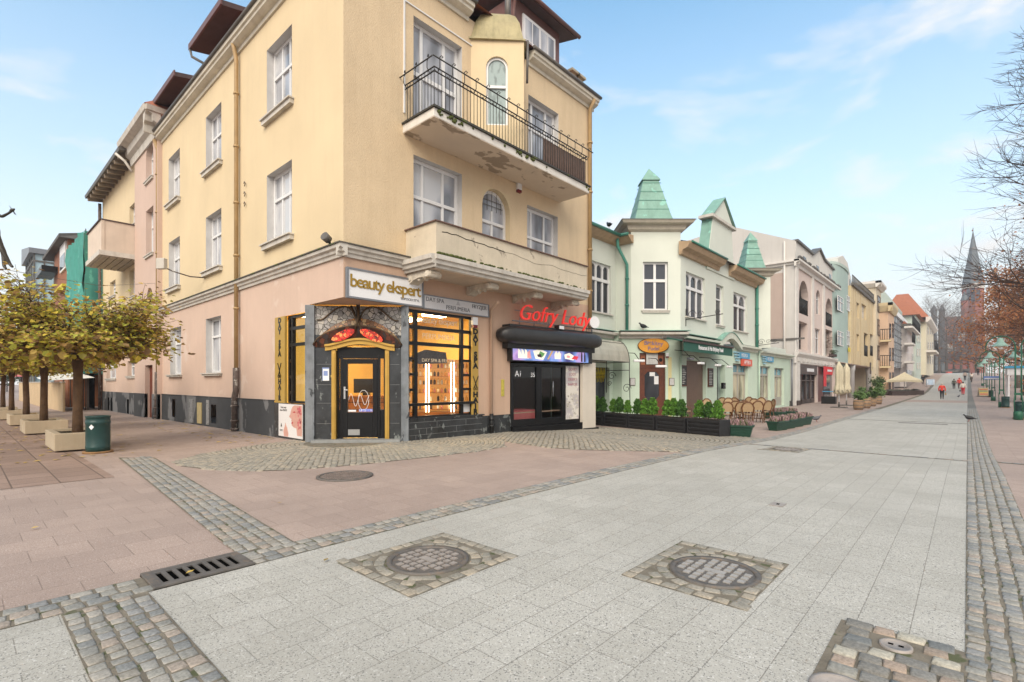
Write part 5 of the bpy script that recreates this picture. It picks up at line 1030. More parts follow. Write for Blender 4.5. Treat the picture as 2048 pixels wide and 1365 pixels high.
pipe(B2, [FMC.P(d+.15, zc1, .12), FMC.P(d+.15, -.3, .12)], .05, mat('mint_pipe', (.4, .52, .42), .5)); pipe(B2, [FMC.P(U2-.1, zc1-.2, .12), FMC.P(U2-.1, -.3, .12)], .06, M_SIGNF); pipe(B2, [FT.P(TL-.02, zL2-.2, .08), FT.P(TL-.02, -.3, .08)], .045, bpy.data.materials['mint_pipe'])
# left window with graffiti and the barrel canopy
mb = MB(); mb.fb(FA, hAw[0], hAw[1], -.2, hAw[3], -.28, -.25); gw = mb.build('window', M_PANED, B2); M_YGR = mat('yellow_paint', (.62, .5, .03), .6)
mb = MB(); u0, u1, z0 = hAw[0]+.1, hAw[1]-.1, FA.z(1200, 766)
for k in range(9):
    u = u0+(u1-u0)*k/8.5; mb.tube([FA.P(u, z0+.1*rnd.random(), -.24), FA.P(u+.2, z0+.75+.2*rnd.random(), -.24), FA.P(u+.35, z0+.2, -.24), FA.P(u+.1, z0+.45, -.24)], .022, 4)
mb.build('graffiti', M_YGR, gw)
e = empty('barrel_canopy', (-11.5, 18, 2), 'arched grey canopy with wrought iron scroll brackets beside the restaurant door', 'canopy')
ya, yb2 = 15.75, 19.75; ax, rx = -11.55, .58; zs0, zt0 = 2.35, 3.3; cz_ = [(ax+rx*math.cos(math.pi*i/12), zs0+(zt0-zs0)*math.sin(math.pi*i/12)) for i in range(13)]
mb = MB()
for (x, z), (x2_, z2_) in zip(cz_, cz_[1:]): mb.face([(x, ya, z), (x, yb2, z), (x2_, yb2, z2_), (x2_, ya, z2_)], True)
mb.build('canopy_sheet', mat('weathered_polycarbonate', (.4, .39, .33), .45, .2, 2, streak=.4), e, fix=False); mb = MB()
for y in (ya, yb2): mb.tube([(x, y, z) for x, z in cz_], .022, 6)
for k in (0, 4, 8, 12): mb.tube([(cz_[k][0], ya, cz_[k][1]), (cz_[k][0], yb2, cz_[k][1])], .014, 5)
for z in (2.0, 2.35, 2.8): mb.tube([(ax-rx, yb2, z), (ax+(rx if z < 2.4 else rx*.85), yb2, z)], .016, 5)
mb.tube([(ax+rx, yb2, zs0), (ax+rx, yb2, 1.8), (ax+rx+.05, yb2, -.2)], .02, 6); mb.tube([(ax-rx, yb2, zs0), (ax-rx, yb2, 1.0)], .02, 6)
for cx_, cz0, r0 in ((ax-.3, 1.75, .2), (ax-.42, 1.4, .12), (ax+.45, 1.2, .22)):
    mb.tube([(cx_+r0*(1-i/22)*math.cos(i*.5), yb2, cz0+r0*(1-i/22)*math.sin(i*.5)) for i in range(18)], .013, 5)
mb.build('iron_frame', M_WROUGHT, e)
# restaurant door
M_DWOOD = mat('dark_red_wood', (.11, .032, .015), .45, .25, 5, streak=.4); a, b, c, d = hD; zt3 = FT.z(1310, 736)
mb = MB(); mb.fb(FT, a, b, c, d, -.25, -.2); mb.build('door_back', M_PIT, B2); mb = MB()
mb.fb(FT, a, a+.08, c, d, -.2, -.08).fb(FT, b-.08, b, c, d, -.2, -.08).fb(FT, a+.08, b-.08, zt3, zt3+.14, -.2, -.07).fb(FT, a+.08, b-.08, d-.1, d, -.2, -.08); fr_ = mb.build('door_frame', M_DWOOD, B2)
mb = MB()
for s in (a+.08, b-.3): mb.fb(FT, s, s+.22, zt3+.14, d-.1, -.18, -.12)
mb.build('overdoor_panel', mat('red_wood_panel', (.26, .085, .035), .45, .2, 4), fr_); mb = MB()
for s in (a+.19, b-.19): q = FT.P(s, (zt3+d)/2+.02, -.115); mb.tube([q, q+FT.N*.015], .085, 14)
mb.build('porthole', M_BLK, fr_); MB().fb(FT, a+.33, b-.33, zt3+.16, d-.02, -.12, -.06).build('menu_sheet', mat('grey_print_sheet', (.5, .5, .49), .6, .2, 30), fr_)
mb = MB(); mb.fb(FT, a+.08, a+.26, c, zt3, -.18, -.1).fb(FT, b-.26, b-.08, c, zt3, -.18, -.1).fb(FT, a+.26, b-.26, c, .62, -.18, -.1).fb(FT, a+.26, b-.26, zt3-.18, zt3, -.18, -.1)
for s, k in ((a+.26, 1), (b-.26, -1)): mb.fpr(FT, [(s, .62), (s+k*.18, .62), (s, .86)], -.17, -.11).fpr(FT, [(s, zt3-.18), (s+k*.14, zt3-.18), (s, zt3-.34)], -.17, -.11)
dr = mb.build('restaurant_door', mat('carved_red_wood', (.11, .032, .015), .4, .3, 7, streak=.4), B2, bevel=.006); MB().fb(FT, a+.26, b-.26, .62, zt3-.18, -.15, -.14).build('door_pane', M_PANED, dr)
mb = MB(); mb.fb(FT, b-.48, b-.28, zt3-.75, zt3-.38, -.139, -.13).fb(FT, a+.5, a+.74, zt3-.38, zt3-.2, -.139, -.13); mb.build('door_notice', M_SIGNW, dr)
def oval(F, u, z, ru, rz_, n0, n1, k=30): return MB().fpr(F, [(u+ru*math.cos(2*math.pi*i/k), z+rz_*math.sin(2*math.pi*i/k)) for i in range(k)], n0, n1)
ou, oz = FT.px(1306, 692); e = empty('oval_sign', FT.P(ou, oz), 'orange oval pub sign with violet lettering above the carved door', 'sign'); oval(FT, ou, oz, .69, .33, .03, .09).build('sign_board', mat('orange_board', (.6, .27, .03), .5, .15, 4), e); mb = MB()
pp = [FT.P(ou+.69*math.cos(2*math.pi*i/30), oz+.33*math.sin(2*math.pi*i/30), .06) for i in range(31)]; mb.tube(pp, .028, 6); mb.build('sign_rim', M_DWOOD, e); M_VIO = mat('violet_paint', (.13, .12, .24), .6); text('Błękitny', FT, ou, oz+.1, .26, M_VIO, e, n=.095, bold=.004, rot=-.05); text('Pudel', FT, ou, oz-.14, .24, M_VIO, e, n=.095, bold=.004)
for px_, lb in ((1265, 'framed notice left of the carved restaurant door'), (1343, 'framed notice right of the carved restaurant door')):
    u, z = FT.px(px_, 764); e = empty('framed_notice', FT.P(u, z), lb, 'notice'); MB().fb(FT, u-.12, u+.12, z-.17, z+.17, 0, .04).build('frame', M_BRND, e); MB().fb(FT, u-.1, u+.1, z-.15, z+.15, .04, .045).build('sheet', bpy.data.materials['grey_print_sheet'], e)
u, z = FT.px(1334, 712); alarm(FT, u, z, 'small white box above the right corner of the restaurant door', .7)
u = FT.u(1335); MB().fb(FT, FT.u(1337)-.02, FT.u(1337)+.14, -.2, FT.z(1337, 715), .003, .012).build('painted_glow_panel', mat('painted_lamp_glow', (.62, .56, .3), .8), B2)  # pale yellow panel paints a lamp's glow on the wall
# shutter, boards, passage, pharmacy doors, shop windows
mb = MB(); z = -.25; a, b, c, d = hS
while z < d: mb.fb(FMC, a, b, z, z+.07, -.2, -.165); mb.fb(FMC, a, b, z+.07, z+.08, -.2, -.18); z += .08
mb.build('roller_shutter', mat('brown_shutter', (.15, .095, .068), .5, .1, 3, streak=.2), B2)
mb = MB(); mb.fb(FMC, hE[0], hE[1], hE[2], hE[3], -.3, -.25); mb.build('passage_door', mat('mint_grey_door', (.3, .37, .33), .6), B2); MB().fb(FMC, hE[0], hE[0]+.18, hE[2], hE[3], -.25, -.02).build('dark_jamb', M_BLK, B2)
def board(x0, x1, y0, y1, lb):
    a, b = FMC.u(x0), FMC.u(x1); xm = (x0+x1)/2; z1, z0 = FMC.z(xm, y0), FMC.z(xm, y1); e = empty('menu_board', FMC.P(a, z0), lb, 'menu board'); MB().fb(FMC, a, b, z0, z1, .0, .05).build('board_frame', M_DWOOD, e); MB().fb(FMC, a+.04, b-.04, z0+.05, z1-.05, .05, .056).build('chalkboard', M_BLK, e); mb = MB()
    for k in range(9): mb.fb(FMC, a+.08, a+.08+(b-a-.2)*rnd.uniform(.5, 1), z1-.2-.1*k*(z1-z0)/1.2, z1-.17-.1*k*(z1-z0)/1.2, .056, .058)
    mb.build('chalk_lines', mat('chalk', (.45, .45, .43), .9), e)
board(1361, 1372, 731, 773, 'chalk menu board left of the brown roller shutter'); board(1415, 1425, 737, 774, 'chalk menu board right of the brown roller shutter')
a, z = FMC.px(1444, 772); e = empty('mailbox', FMC.P(a, z), 'black mailbox on the mint wall right of the chalk boards', 'mailbox'); MB().fb(FMC, a-.16, a+.16, z-.16, z+.16, 0, .14).build('mailbox_body', M_BLK, e, bevel=.01); MB().fb(FMC, a-.1, a+.1, z-.02, z+.02, .14, .145).build('slot', M_SIGNF, e)
M_TAUPE = mat('taupe_frame', (.36, .345, .3), .5, .06, 3); M_TEALP = glass('teal_transom', (.1, .27, .36)); M_PANEW = glass('warm_window_glass', (.36, .33, .24), .06, .45, 1.2)
for i, h in enumerate([hP]+hQ):
    a, b, c, d = h; mb = MB(); n0, n1 = -.25, -.16; zs = d-.55; mb.fb(FMC, a, a+.09, c, d, n0, n1).fb(FMC, b-.09, b, c, d, n0, n1).fb(FMC, (a+b)/2-.07, (a+b)/2+.07, c, d, n0, n1).fb(FMC, a, b, d-.08, d, n0+.002, n1-.002).fb(FMC, a, b, zs-.07, zs+.07, n0+.002, n1+.01).fb(FMC, a, b, c, c+.6, n0+.003, n1-.003)
    o = mb.build('shop_window' if i else 'pharmacy_door', M_TAUPE, B2); MB().fb(FMC, a, b, c, zs, n0+.03, n0+.035).build('pane', M_PANEW, o); MB().fb(FMC, a, b, zs, d, n0+.03, n0+.035).build('transom_pane', M_TEALP, o)
MB().fb(FMC, U2-.3, U2+.02, -.5, .12, 0, .05).build('pillar_foot', M_ZINC, B2)
M_BLUS = mat('blue_sign_plastic', (.06, .33, .55), .4); M_REDS = mat('red_sign_plastic', (.6, .09, .05), .4)
def logo(px0, px1, py, lb, red):
    u0, u1 = FMC.u(px0), FMC.u(px1); z = FMC.z((px0+px1)/2, py); e = empty('shop_sign', FMC.P(u0, z), lb, 'sign', 'blue striped shop signs'); mb = MB()
    for k in range(4): mb.fb(FMC, u0-.12*k, u0+.5, z-.25+.15*k, z-.17+.15*k, .02, .1)
    mb.build('striped_mark', mat('pale_blue_sign', (.3, .52, .62), .4), e); MB().fb(FMC, u0+.4, u1, z-.08, z+.28, .02, .08).build('sign_face', M_BLUS, e)
    text('MEDICA', FMC, (u0+u1)/2+.2, z+.1, .3, M_SIGNW, e, n=.085)
    if red: MB().fb(FMC, u0+.9, u1+.3, z-.5, z-.1, .02, .12).build('lower_sign', M_REDS, e); text('APTEKA', FMC, (u0+u1)/2+.6, z-.3, .32, M_SIGNW, e, n=.125)
logo(1470, 1497, 715, 'blue striped sign above a red pharmacy board', True); logo(1525, 1545, 722, 'blue striped shop sign above the last window of the mint building', False)
# green awning with lettering
AW = FMC.off(.05); a, b = FMC.u(1368, .9), FMC.u(1465, .9); z1 = FMC.z(1410, 697, .9); e = empty('green_awning', FMC.P(a, z1), 'dark green restaurant awning with white lettering above the shutter', 'awning')
mb = MB(); mb.hexa([FMC.P(a, z1+.33, .1), FMC.P(b, z1+.33, .1), FMC.P(b, z1+.17, .9), FMC.P(a, z1+.17, .9), FMC.P(a, z1+.4, .1), FMC.P(b, z1+.4, .1), FMC.P(b, z1+.2, .92), FMC.P(a, z1+.2, .92)]); mb.build('awning_roof', mat('green_canvas', (.02, .09, .065), .8, .15, 6), e); MB().fb(FMC, a, b, z1-.22, z1+.18, .88, .9).build('awning_valance', bpy.data.materials['green_canvas'], e); MB().fb(FMC, a-.1, b+.1, z1+.34, z1+.48, .02, .16).build('awning_case', M_ZINC, e); MB().fb(FMC, a-.05, b+.05, z1+.17, z1+.24, .86, .95).build('front_rail', M_BRND, e)
text('Restaurant & Pub Błękitny Pudel', FMC, a+(b-a)*.52, z1, .27, M_SIGNW, e, n=.905, sx=.85, bold=.004)
# patio heaters
e = None
for i, (F, px_, py_, n) in enumerate(((FT, 1278, 722, .9), (FT, 1322, 733, .9), (FMC, 1402, 727, .8), (FMC, 1436, 731, .8), (FMC, 1459, 734, .8), (FMC, 1381, 718, .6))):
    u, z = F.px(px_, py_, n); lb = ['left white patio heater over the carved restaurant door', 'right white patio heater over the carved restaurant door', 'white patio heater under the green awning in front of the shutter', 'white patio heater below the middle of the green awning', 'white patio heater at the far end of the green awning', 'dark patio heater close under the near end of the green awning'][i]
    e = empty('patio_heater', F.P(u, z), lb, 'heater', 'patio heaters over the terrace'); mb = MB(); q = F.P(u, z, n); mb.hexa([q+F.D*sx*.24+F.N*sy*.08+Vector((0, 0, zz_)) for zz_, k in ((-.05, 1), (.05, 1)) for sx, sy in ((-1, -1), (1, -1), (1, 1), (-1, 1))]); mb.build('heater_head', M_SIGNW if i < 5 else M_SIGNF, e, bevel=.02)
    MB().tube([F.P(u-.3, z+.4, 0), F.P(u-.1, z+.35, n*.6), q+Vector((0, 0, .05))], .018, 6).build('heater_arm', M_BLACK, e)
    mb = MB(); mb.hexa([q+F.D*sx*.2+F.N*sy*.06+Vector((0, 0, zz_)) for zz_ in (-.058, -.051) for sx, sy in ((-1, -1), (1, -1), (1, 1), (-1, 1))]); mb.build('heater_grille', M_SIGNF, e)
def iron_bracket(F, u, z, l, lb):
    e = empty('iron_bracket', F.P(u, z), lb, 'bracket', 'wrought iron wall brackets'); mb = MB(); mb.tube([F.P(u, z, 0), F.P(u, z+.12, l)], .02, 6).tube([F.P(u, z-.3, .02), F.P(u, z+.5, .02)], .018, 6); mb.build('iron_arm', M_WROUGHT, e); mb = MB()
    for k, (n0, s) in enumerate(((.3, .2), (.7, .14), (l-.25, .12))): mb.tube([F.P(u+.0, z+.22+s*(1-i/20)*math.sin(i*.55), n0+s*(1-i/20)*math.cos(i*.55)) for i in range(17)], .012, 5)
    mb.build('iron_scroll', M_WROUGHT, e)
u, z = FMC.px(1371, 640); iron_bracket(FMC, u, z, 1.7, 'wrought iron sign bracket under the triple window of the mint facade'); u, z = FMC.px(1512, 692); iron_bracket(FMC, u, z, 1.3, 'wrought iron sign bracket at the far copper downpipe of the mint facade')
# ------------------------------------------------------------------ terrace: planters, shrubs, chairs, tables
M_PBLK = mat('black_planter', (.02, .02, .022), .45, .3, 5, .3, 30); M_SOIL = mat('soil', (.03, .022, .015), .95, .3, 20, .8, 60)
M_SHRUB = mat('bright_conifer', (.11, .25, .035), .7, .35, 14, island=.55); M_SHRUBD = mat('deep_conifer', (.06, .15, .028), .7, .35, 14, island=.6)
pd = Vector((-.967, .257, 0)); pa = math.atan2(-.257, .967); st = Vector((-5.55, 15.6, 0))
e0 = empty('ribbed_planter', (0, 0, 0), 'black ribbed planter at the street end of the row of five', 'planter', 'black ribbed planters round the terrace'); L_ = 1.27
mb = MB(); mb.box((0, .24, .25), (L_-.1, .44, .5))
for k in range(4): mb.box((0, .24, .07+.125*k), (L_-.08, .51, .06))
for s in (-1, 1): mb.box((s*(L_/2-.055), .24, .26), (.045, .54, .52))
mb.build('planter_box', M_PBLK, e0, local=True, bevel=.008); MB().box((0, .24, .485), (L_-.08, .4, .05)).build('soil', M_SOIL, e0, local=True)
def shrub_mesh(h, r, n, m, seed, seg=3):
    g = random.Random(seed); mb = MB()
    for i in range(n):
        t = g.random()**.8; z = .04+h*t; rr = r*(1-t**2.2*.8)*(.35+.7*g.random()**.5)*(1+.25*math.sin(t*17+seed)); a = g.uniform(0, 6.283); p = Vector((rr*math.cos(a), rr*math.sin(a), z))
        d = Vector((math.cos(a)*.5, math.sin(a)*.5, g.uniform(.5, 1.1))).normalized(); s = d.cross(Vector((0, 0, 1))).normalized()*.5; l = g.uniform(.045, .09)
        tw = g.uniform(-1, 1); s = (s*math.cos(tw)+d.cross(s)*math.sin(tw))*.022/.5
        mb.mesh([p-s, p+d*l*.5+s*.4-s*1.6, p+d*l, p+d*l*.5+s*1.4, p+s], [(0, 1, 2, 3, 4)])
    return mb.build('foliage', m, None, fix=False)
def plant(name, lb, cat, grp, fol, h, trunk=True):
    e = empty(name, (0, 0, -60), lb, cat, grp); fol.parent = e; MB().tube([(0, 0, -.05), (.01, 0, h*.5), (0, 0, h*.8)], [.018, .012, .004], 5).build('stem', M_BRND, e, local=True); return e
SH = [plant('conifer_shrub', 'small bright green conifer in a black ribbed planter', 'shrub', 'small conifers in the black planters', shrub_mesh(.5, .15, 1000, M_SHRUB if i != 1 else M_SHRUBD, i), .7) for i in range(3)]
ord_ = ['at the street end of the row of five', 'second from the street in the row of five', 'in the middle of the row of five', 'fourth from the street in the row of five', 'against the cream shop pillar, last of the row of five']
first = [True]*3; tone = ['dark', 'light']
for i in range(5):
    c = st+pd*(L_*(i+.5)+.02*i); z = zg(c.x, c.y)
    if i == 0: e0.location = (c.x, c.y, z); e0.rotation_euler = (0, 0, pa); pl_ = e0
    else: copy_tree(e0, (c.x, c.y, z), pa, 'black ribbed planter '+ord_[i])
    nn = Vector((.257, .967, 0))
    for k in range(3):
        j = (i+k) % 3; q = c+pd*((k-1)*.34+rnd.uniform(-.04, .04))+nn*(.24+rnd.uniform(-.05, .05)); sc_ = rnd.uniform(.85, 1.12)
        lb = ['right', 'middle', 'left'][k]+' conifer in the black planter '+ord_[i].replace(', last of the row of five', '')
        if first[j]: s = SH[j]; first[j] = False; s.location = (q.x, q.y, z+.5); s['label'] = lb; s.scale = (sc_,)*3
        else: copy_tree(SH[j], (q.x, q.y, z+.5), rnd.uniform(0, 6), lb, scale=sc_)
# green heather boxes
M_PGRN = mat('dark_green_planter', (.012, .05, .032), .45, .2, 4); M_HEATH = mat('heather', (.34, .22, .23), .8, .3, 30, island=.5); M_HEAG = mat('heather_green', (.13, .13, .07), .8, .3, 30, island=.5)
e1_ = empty('heather_box', (0, 0, 0), 'dark green planter box of pale heather standing alone beside the last black planter', 'planter', 'green heather boxes round the terrace')
mb = MB(); mb.hexa([(-.42, -.14, 0), (.42, -.14, 0), (.42, .14, 0), (-.42, .14, 0), (-.5, -.2, .32), (.5, -.2, .32), (.5, .2, .32), (-.5, .2, .32)]); mb.box((0, -.2, .335), (1.06, .06, .05)).box((0, .2, .335), (1.06, .06, .05)).box((-.5, 0, .335), (.06, .46, .05)).box((.5, 0, .335), (.06, .46, .05))
for k in range(3): mb.box((0, -.15-.02*k, .08+.08*k), (.86+.05*k, .02, .015))
for s in (-1, 1): mb.box((s*.38, 0, .0), (.06, .26, .06))
mb.build('planter_box', M_PGRN, e1_, local=True)
def heather(m, n, seed):
    g = random.Random(seed); mb = MB()
    for i in range(n):
        x, y = g.uniform(-.46, .46), g.uniform(-.17, .17); h = g.uniform(.1, .22)*(1.2-.6*abs(x)); lx, ly = g.uniform(-.05, .05), g.uniform(-.05, .05); a = g.uniform(0, 3.14); w = .016; dx, dy = w*math.cos(a), w*math.sin(a)
        mb.mesh([(x-dx, y-dy, .32), (x+dx, y+dy, .32), (x+lx+dx*1.2, y+ly+dy*1.2, .32+h*.7), (x+lx*1.3, y+ly*1.3, .32+h), (x+lx-dx*1.2, y+ly-dy*1.2, .32+h*.7)], [(0, 1, 2, 3, 4)])
    return mb
o = heather(M_HEATH, 420, 1).build('heather', M_HEATH, e1_, local=True, fix=False); heather(M_HEAG, 200, 2).build('heather_stems', M_HEAG, e1_, local=True, fix=False)
p = gnd(1471, 873); e1_.location = p; e1_.rotation_euler = (0, 0, R(12))
hb = [((1556, 861), 80, 'nearest green heather box of the row along the street'), ((1573, 857.5), 80, 'second green heather box of the row along the street'), ((1590, 854), 80, 'third green heather box of the row along the street'), ((1606, 850), 80, 'farthest green heather box of the row along the street'), ((1548, 838), 12, 'green heather box set back behind the rattan chairs'), ((1572, 836.5), 12, 'farther green heather box set back behind the rattan chairs')]
for (x, y), rz, lb in hb: copy_tree(e1_, gnd(x, y), R(rz), lb, scale=.95)
# rattan chair
M_RAT = mat('rattan_cane', (.13, .055, .02), .45, .3, 12); M_WOV = mat('cream_weave', (.38, .265, .15), .7, .15, 40, .5, 160, obj=True)
ch0 = empty('rattan_chair', (0, 0, 0), 'cream and brown rattan bistro chair', 'chair', 'rattan bistro chairs on the terrace')
mb = MB(); mb.lathe([(.2, .44), (.215, .45), (.2, .465), (.001, .47)], k=16, sx=1, sy=.95); mb.build('seat', M_WOV, ch0, local=True)
for sx in (-1, 1):
    MB().tube([(sx*.17, .17, .44), (sx*.2, .21, 0)], .014, 6).build('leg', M_RAT, ch0, local=True); MB().tube([(sx*.16, -.17, .44), (sx*.19, -.26, 0)], .014, 6).build('leg', M_RAT, ch0, local=True)
bp = [(-.17, -.17, .4), (-.2, -.2, .55), (-.22, -.24, .72), (-.17, -.275, .86), (-.07, -.29, .94), (.07, -.29, .94), (.17, -.275, .86), (.22, -.24, .72), (.2, -.2, .55), (.17, -.17, .4)]
MB().tube(bp, .031, 6).build('back_frame', M_RAT, ch0, local=True)
mb = MB(); mb.loft([[(x*.93, y+dy, z if z < .9 else z-.015) for x, y, z in bp[1:-1]] for dy in (.008, -.008)], False); mb.build('backrest', M_WOV, ch0, local=True)
mb = MB()
for sx in (-1, 1): mb.tube([(sx*.21, -.22, .66), (sx*.25, -.02, .66), (sx*.23, .14, .62), (sx*.18, .17, .45)], .013, 6)
mb.tube([(-.19, .19, .16), (-.18, -.23, .2), (.18, -.23, .2), (.19, .19, .16), (-.19, .19, .16)], .009, 5); mb.build('armrest', M_RAT, ch0, local=True)
M_TBL = mat('dark_table_top', (.03, .024, .022), .35, .2, 6)
tb0 = empty('bistro_table', (0, 0, 0), 'dark bistro table', 'table', 'dark bistro tables on the terrace'); mb = MB(); mb.box((0, 0, .73), (.72, .72, .035)); mb.build('table_top', M_TBL, tb0, local=True, bevel=.008)
mb = MB(); mb.lathe([(.05, .02), (.035, .15), (.055, .3), (.03, .5), (.05, .71)], k=10); mb.build('pedestal', M_BLACK, tb0, local=True); mb = MB()
for k in range(4): a = R(45+90*k); mb.tube([(0, 0, .12), (.18*math.cos(a), .18*math.sin(a), .1), (.3*math.cos(a), .3*math.sin(a), .0)], [.025, .022, .018], 6)
mb.build('table_foot', M_BLACK, tb0, local=True)
tabs = [((1397, 826), 20, 'dark bistro table farthest back, before the brown shutter'), ((1444, 843), 35, 'dark bistro table nearest the black planters'), ((1480, 840), 35, 'dark bistro table between the foremost rattan chairs'), ((1478, 826), 10, 'dark bistro table before the pharmacy door')]
tpos = []
for i, ((x, y), rz, lb) in enumerate(tabs):
    p = gnd(x, y); tpos.append(p)
    if i == 0: tb0.location = p; tb0.rotation_euler = (0, 0, R(rz)); tb0['label'] = lb
    else: copy_tree(tb0, p, R(rz), lb)
chs = [(1374, 831, 0), (1387, 829, 0), (1396, 820, 0), (1408, 824, 0), (1421, 826, 0), (1433, 828, 1), (1373, 843, 1), (1443, 833, 1), (1457, 834, 1), (1468, 832, 3), (1478, 819, 3), (1493, 829, 3), (1480, 850, 2), (1495, 851, 2), (1513, 846, 2), (1527, 845, 2), (1520, 833, 2), (1504, 838, 2), (1418, 838, 1), (1460, 826, 3), (1488, 845, 2), (1470, 846, 2), (1535, 840, 2), (1452, 851, 1)]
cl = ['leftmost rattan chair of the back row by the brown shutter', 'second rattan chair from the left of the back row', 'rattan chair behind the farthest table', 'rattan chair right of the farthest table', 'rattan chair under the right chalk board', 'rattan chair below the black mailbox', 'rattan chair half hidden behind the conifers of the second planter', 'rattan chair at the middle of the terrace behind the near table', 'rattan chair just right of the middle of the terrace', 'rattan chair beside the pharmacy door table', 'rattan chair farthest back at the pharmacy door', 'rattan chair right of the pharmacy door table', 'foremost rattan chair right of the near table', 'rattan chair nearest the lone heather box', 'rattan chair right of the foremost pair', 'rightmost rattan chair of the terrace', 'rearmost rattan chair at the right end of the terrace', 'rattan chair tucked behind the foremost pair', 'rattan chair seen through the conifers of the last planter', 'rattan chair left of the pharmacy door table', 'rattan chair between the two foremost chairs', 'rattan chair facing the foremost table from the street side', 'outermost rattan chair beside the heather boxes', 'rattan chair close to the last black planter']
for i, (x, y, ti) in enumerate(chs):
    p = gnd(x, y); d = tpos[ti]-p; a = math.atan2(d.y, d.x)-math.pi/2+rnd.uniform(-.2, .2)
    if i == 0: ch0.location = p; ch0.rotation_euler = (0, 0, a); ch0['label'] = cl[i]
    else: copy_tree(ch0, p, a, cl[i])
# ------------------------------------------------------------------ the row of houses up the street
def plainwin(parent, F, h, m=None, g=None, cols=2, name='window', n=0, dep=.12):
    a, b, c, d = h; f = MB(); w = .07
    f.fb(F, a, a+w, c, d, n-dep, n-dep+.05).fb(F, b-w, b, c, d, n-dep, n-dep+.05).fb(F, a+w, b-w, c, c+w, n-dep, n-dep+.05).fb(F, a+w, b-w, d-w, d, n-dep, n-dep+.05).fb(F, a+w, b-w, c+(d-c)*.62, c+(d-c)*.62+w, n-dep+.002, n-dep+.055)
    for i in range(1, cols): u = a+(b-a)*i/cols; f.fb(F, u-w/2, u+w/2, c+w, d-w, n-dep+.001, n-dep+.048)
    o = f.build(name, m or M_WHITE, parent); MB().fb(F, a, b, c, d, n-dep-.005, n-dep+.012).build('pane', g or M_PANED, o); return o
def house(name, lb, X, Ya, Yb, zb, zt, m, back=10, holes=(), dep=.2, plinth=None, cat='building'):
    e = empty(name, (X-3, (Ya+Yb)/2, zb), lb, cat); F = Fac(X, Ya, 0, 1); mb = MB(); wall(mb, F, 0, Yb-Ya, zb, zt, holes); reveals(mb, F, holes, dep)
    mb.face([F.P(0, zb), F.P(0, zt), F.P(0, zt, -back), F.P(0, zb, -back)]).face([F.P(Yb-Ya, zb), F.P(Yb-Ya, zt), F.P(Yb-Ya, zt, -back), F.P(Yb-Ya, zb, -back)]).face([F.P(0, zt), F.P(Yb-Ya, zt), F.P(Yb-Ya, zt, -back), F.P(0, zt, -back)])
    mb.build('wall', m, e, fix=False); return e, F
def rail(mb, F, a, b, z0, z1, n, step=.14, r=.012):
    mb.tube([F.P(a, z1, n), F.P(b, z1, n)], r*1.5, 5).tube([F.P(a, z0, n), F.P(b, z0, n)], r, 5); u = a
    while u <= b: mb.tube([F.P(u, z0, n), F.P(u, z1, n)], r, 4); u += step
# pink house with loggias
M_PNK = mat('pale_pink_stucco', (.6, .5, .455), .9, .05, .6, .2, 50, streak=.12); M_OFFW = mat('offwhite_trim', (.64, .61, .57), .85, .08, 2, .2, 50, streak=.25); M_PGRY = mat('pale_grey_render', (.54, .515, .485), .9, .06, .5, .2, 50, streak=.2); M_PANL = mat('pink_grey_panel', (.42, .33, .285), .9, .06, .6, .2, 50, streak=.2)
XP = -9.69; f0 = Fac(XP, 0, 0, 1); YA, YB = f0.u(1590), f0.u(1673); FPk = Fac(XP, YA, 0, 1); zbp = -.5; zc = FPk.z(1592, 528); LP = YB-YA
def pr(x0, x1, xt, yt, yb): return (FPk.u(x0), FPk.u(x1), FPk.z(xt, yb), FPk.z(xt, yt))
h1 = pr(1598, 1617, 1617, 568, 634); h1 += ((h1[1]-h1[0])/2,); h2 = pr(1651, 1664.5, 1664, 601, 656); h2 += ((h2[1]-h2[0])/2,)
h3 = pr(1598, 1615, 1615, 648, 702); h4 = pr(1651, 1664.5, 1664, 663, 714); h5 = pr(1632, 1640.5, 1640, 583, 631); h5 += ((h5[1]-h5[0])/2,); h6 = pr(1630, 1640, 1640, 660, 709)
zl = FPk.z(1600, 716); hs1 = pr(1597, 1633, 1633, 733, 806); hs1 = (hs1[0], hs1[1], -.5, FPk.z(1615, 731)); hs2 = (FPk.u(1636), FPk.u(1668), -.5, hs1[3])
hh = [(0+h[0], h[1], h[2], h[3])+tuple(h[4:]) for h in (h1, h2, h3, h4, h5, h6, hs1, hs2)]
B3 = empty('pink_house', (XP-3, (YA+YB)/2, -.27), 'pale pink house with tall arched loggias and a shaped white attic', 'building')
mb = MB(); wall(mb, FPk, 0, LP, zbp, zc, hh); reveals(mb, FPk, hh, .5); mb.build('front_wall', M_PNK, B3, fix=False)
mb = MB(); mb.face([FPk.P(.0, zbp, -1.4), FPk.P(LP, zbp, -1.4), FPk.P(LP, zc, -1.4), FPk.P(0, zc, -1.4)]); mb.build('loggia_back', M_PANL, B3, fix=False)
FSd = Fac(XP, YA, 1, 0); sp = [FSd.px(*p) for p in ((1462, 453), (1588, 481))]; sl = FSd.px(1395, 458); zc0 = sp[1][1]
mb = MB(); mb.face([FSd.P(-16, zbp), FSd.P(0, zbp), FSd.P(0, zc0), FSd.P(*sp[1]), FSd.P(*sp[0]), FSd.P(-16, sp[0][1]-1.5)]); mb.build('side_wall', M_PGRY, B3, fix=False)
a, b = FSd.u(1535), FSd.u(1571); zp1, zp0 = FSd.z(1550, 548), FSd.z(1550, 678); MB().fb(FSd, a, b, zp0, zp1, 0, .012).build('wall_panel', M_PANL, B3); MB().fb(FSd, a-.1, b+1.3, zp0-.15, zp0-.02, 0, .1).build('panel_ledge', M_ZINC, B3)
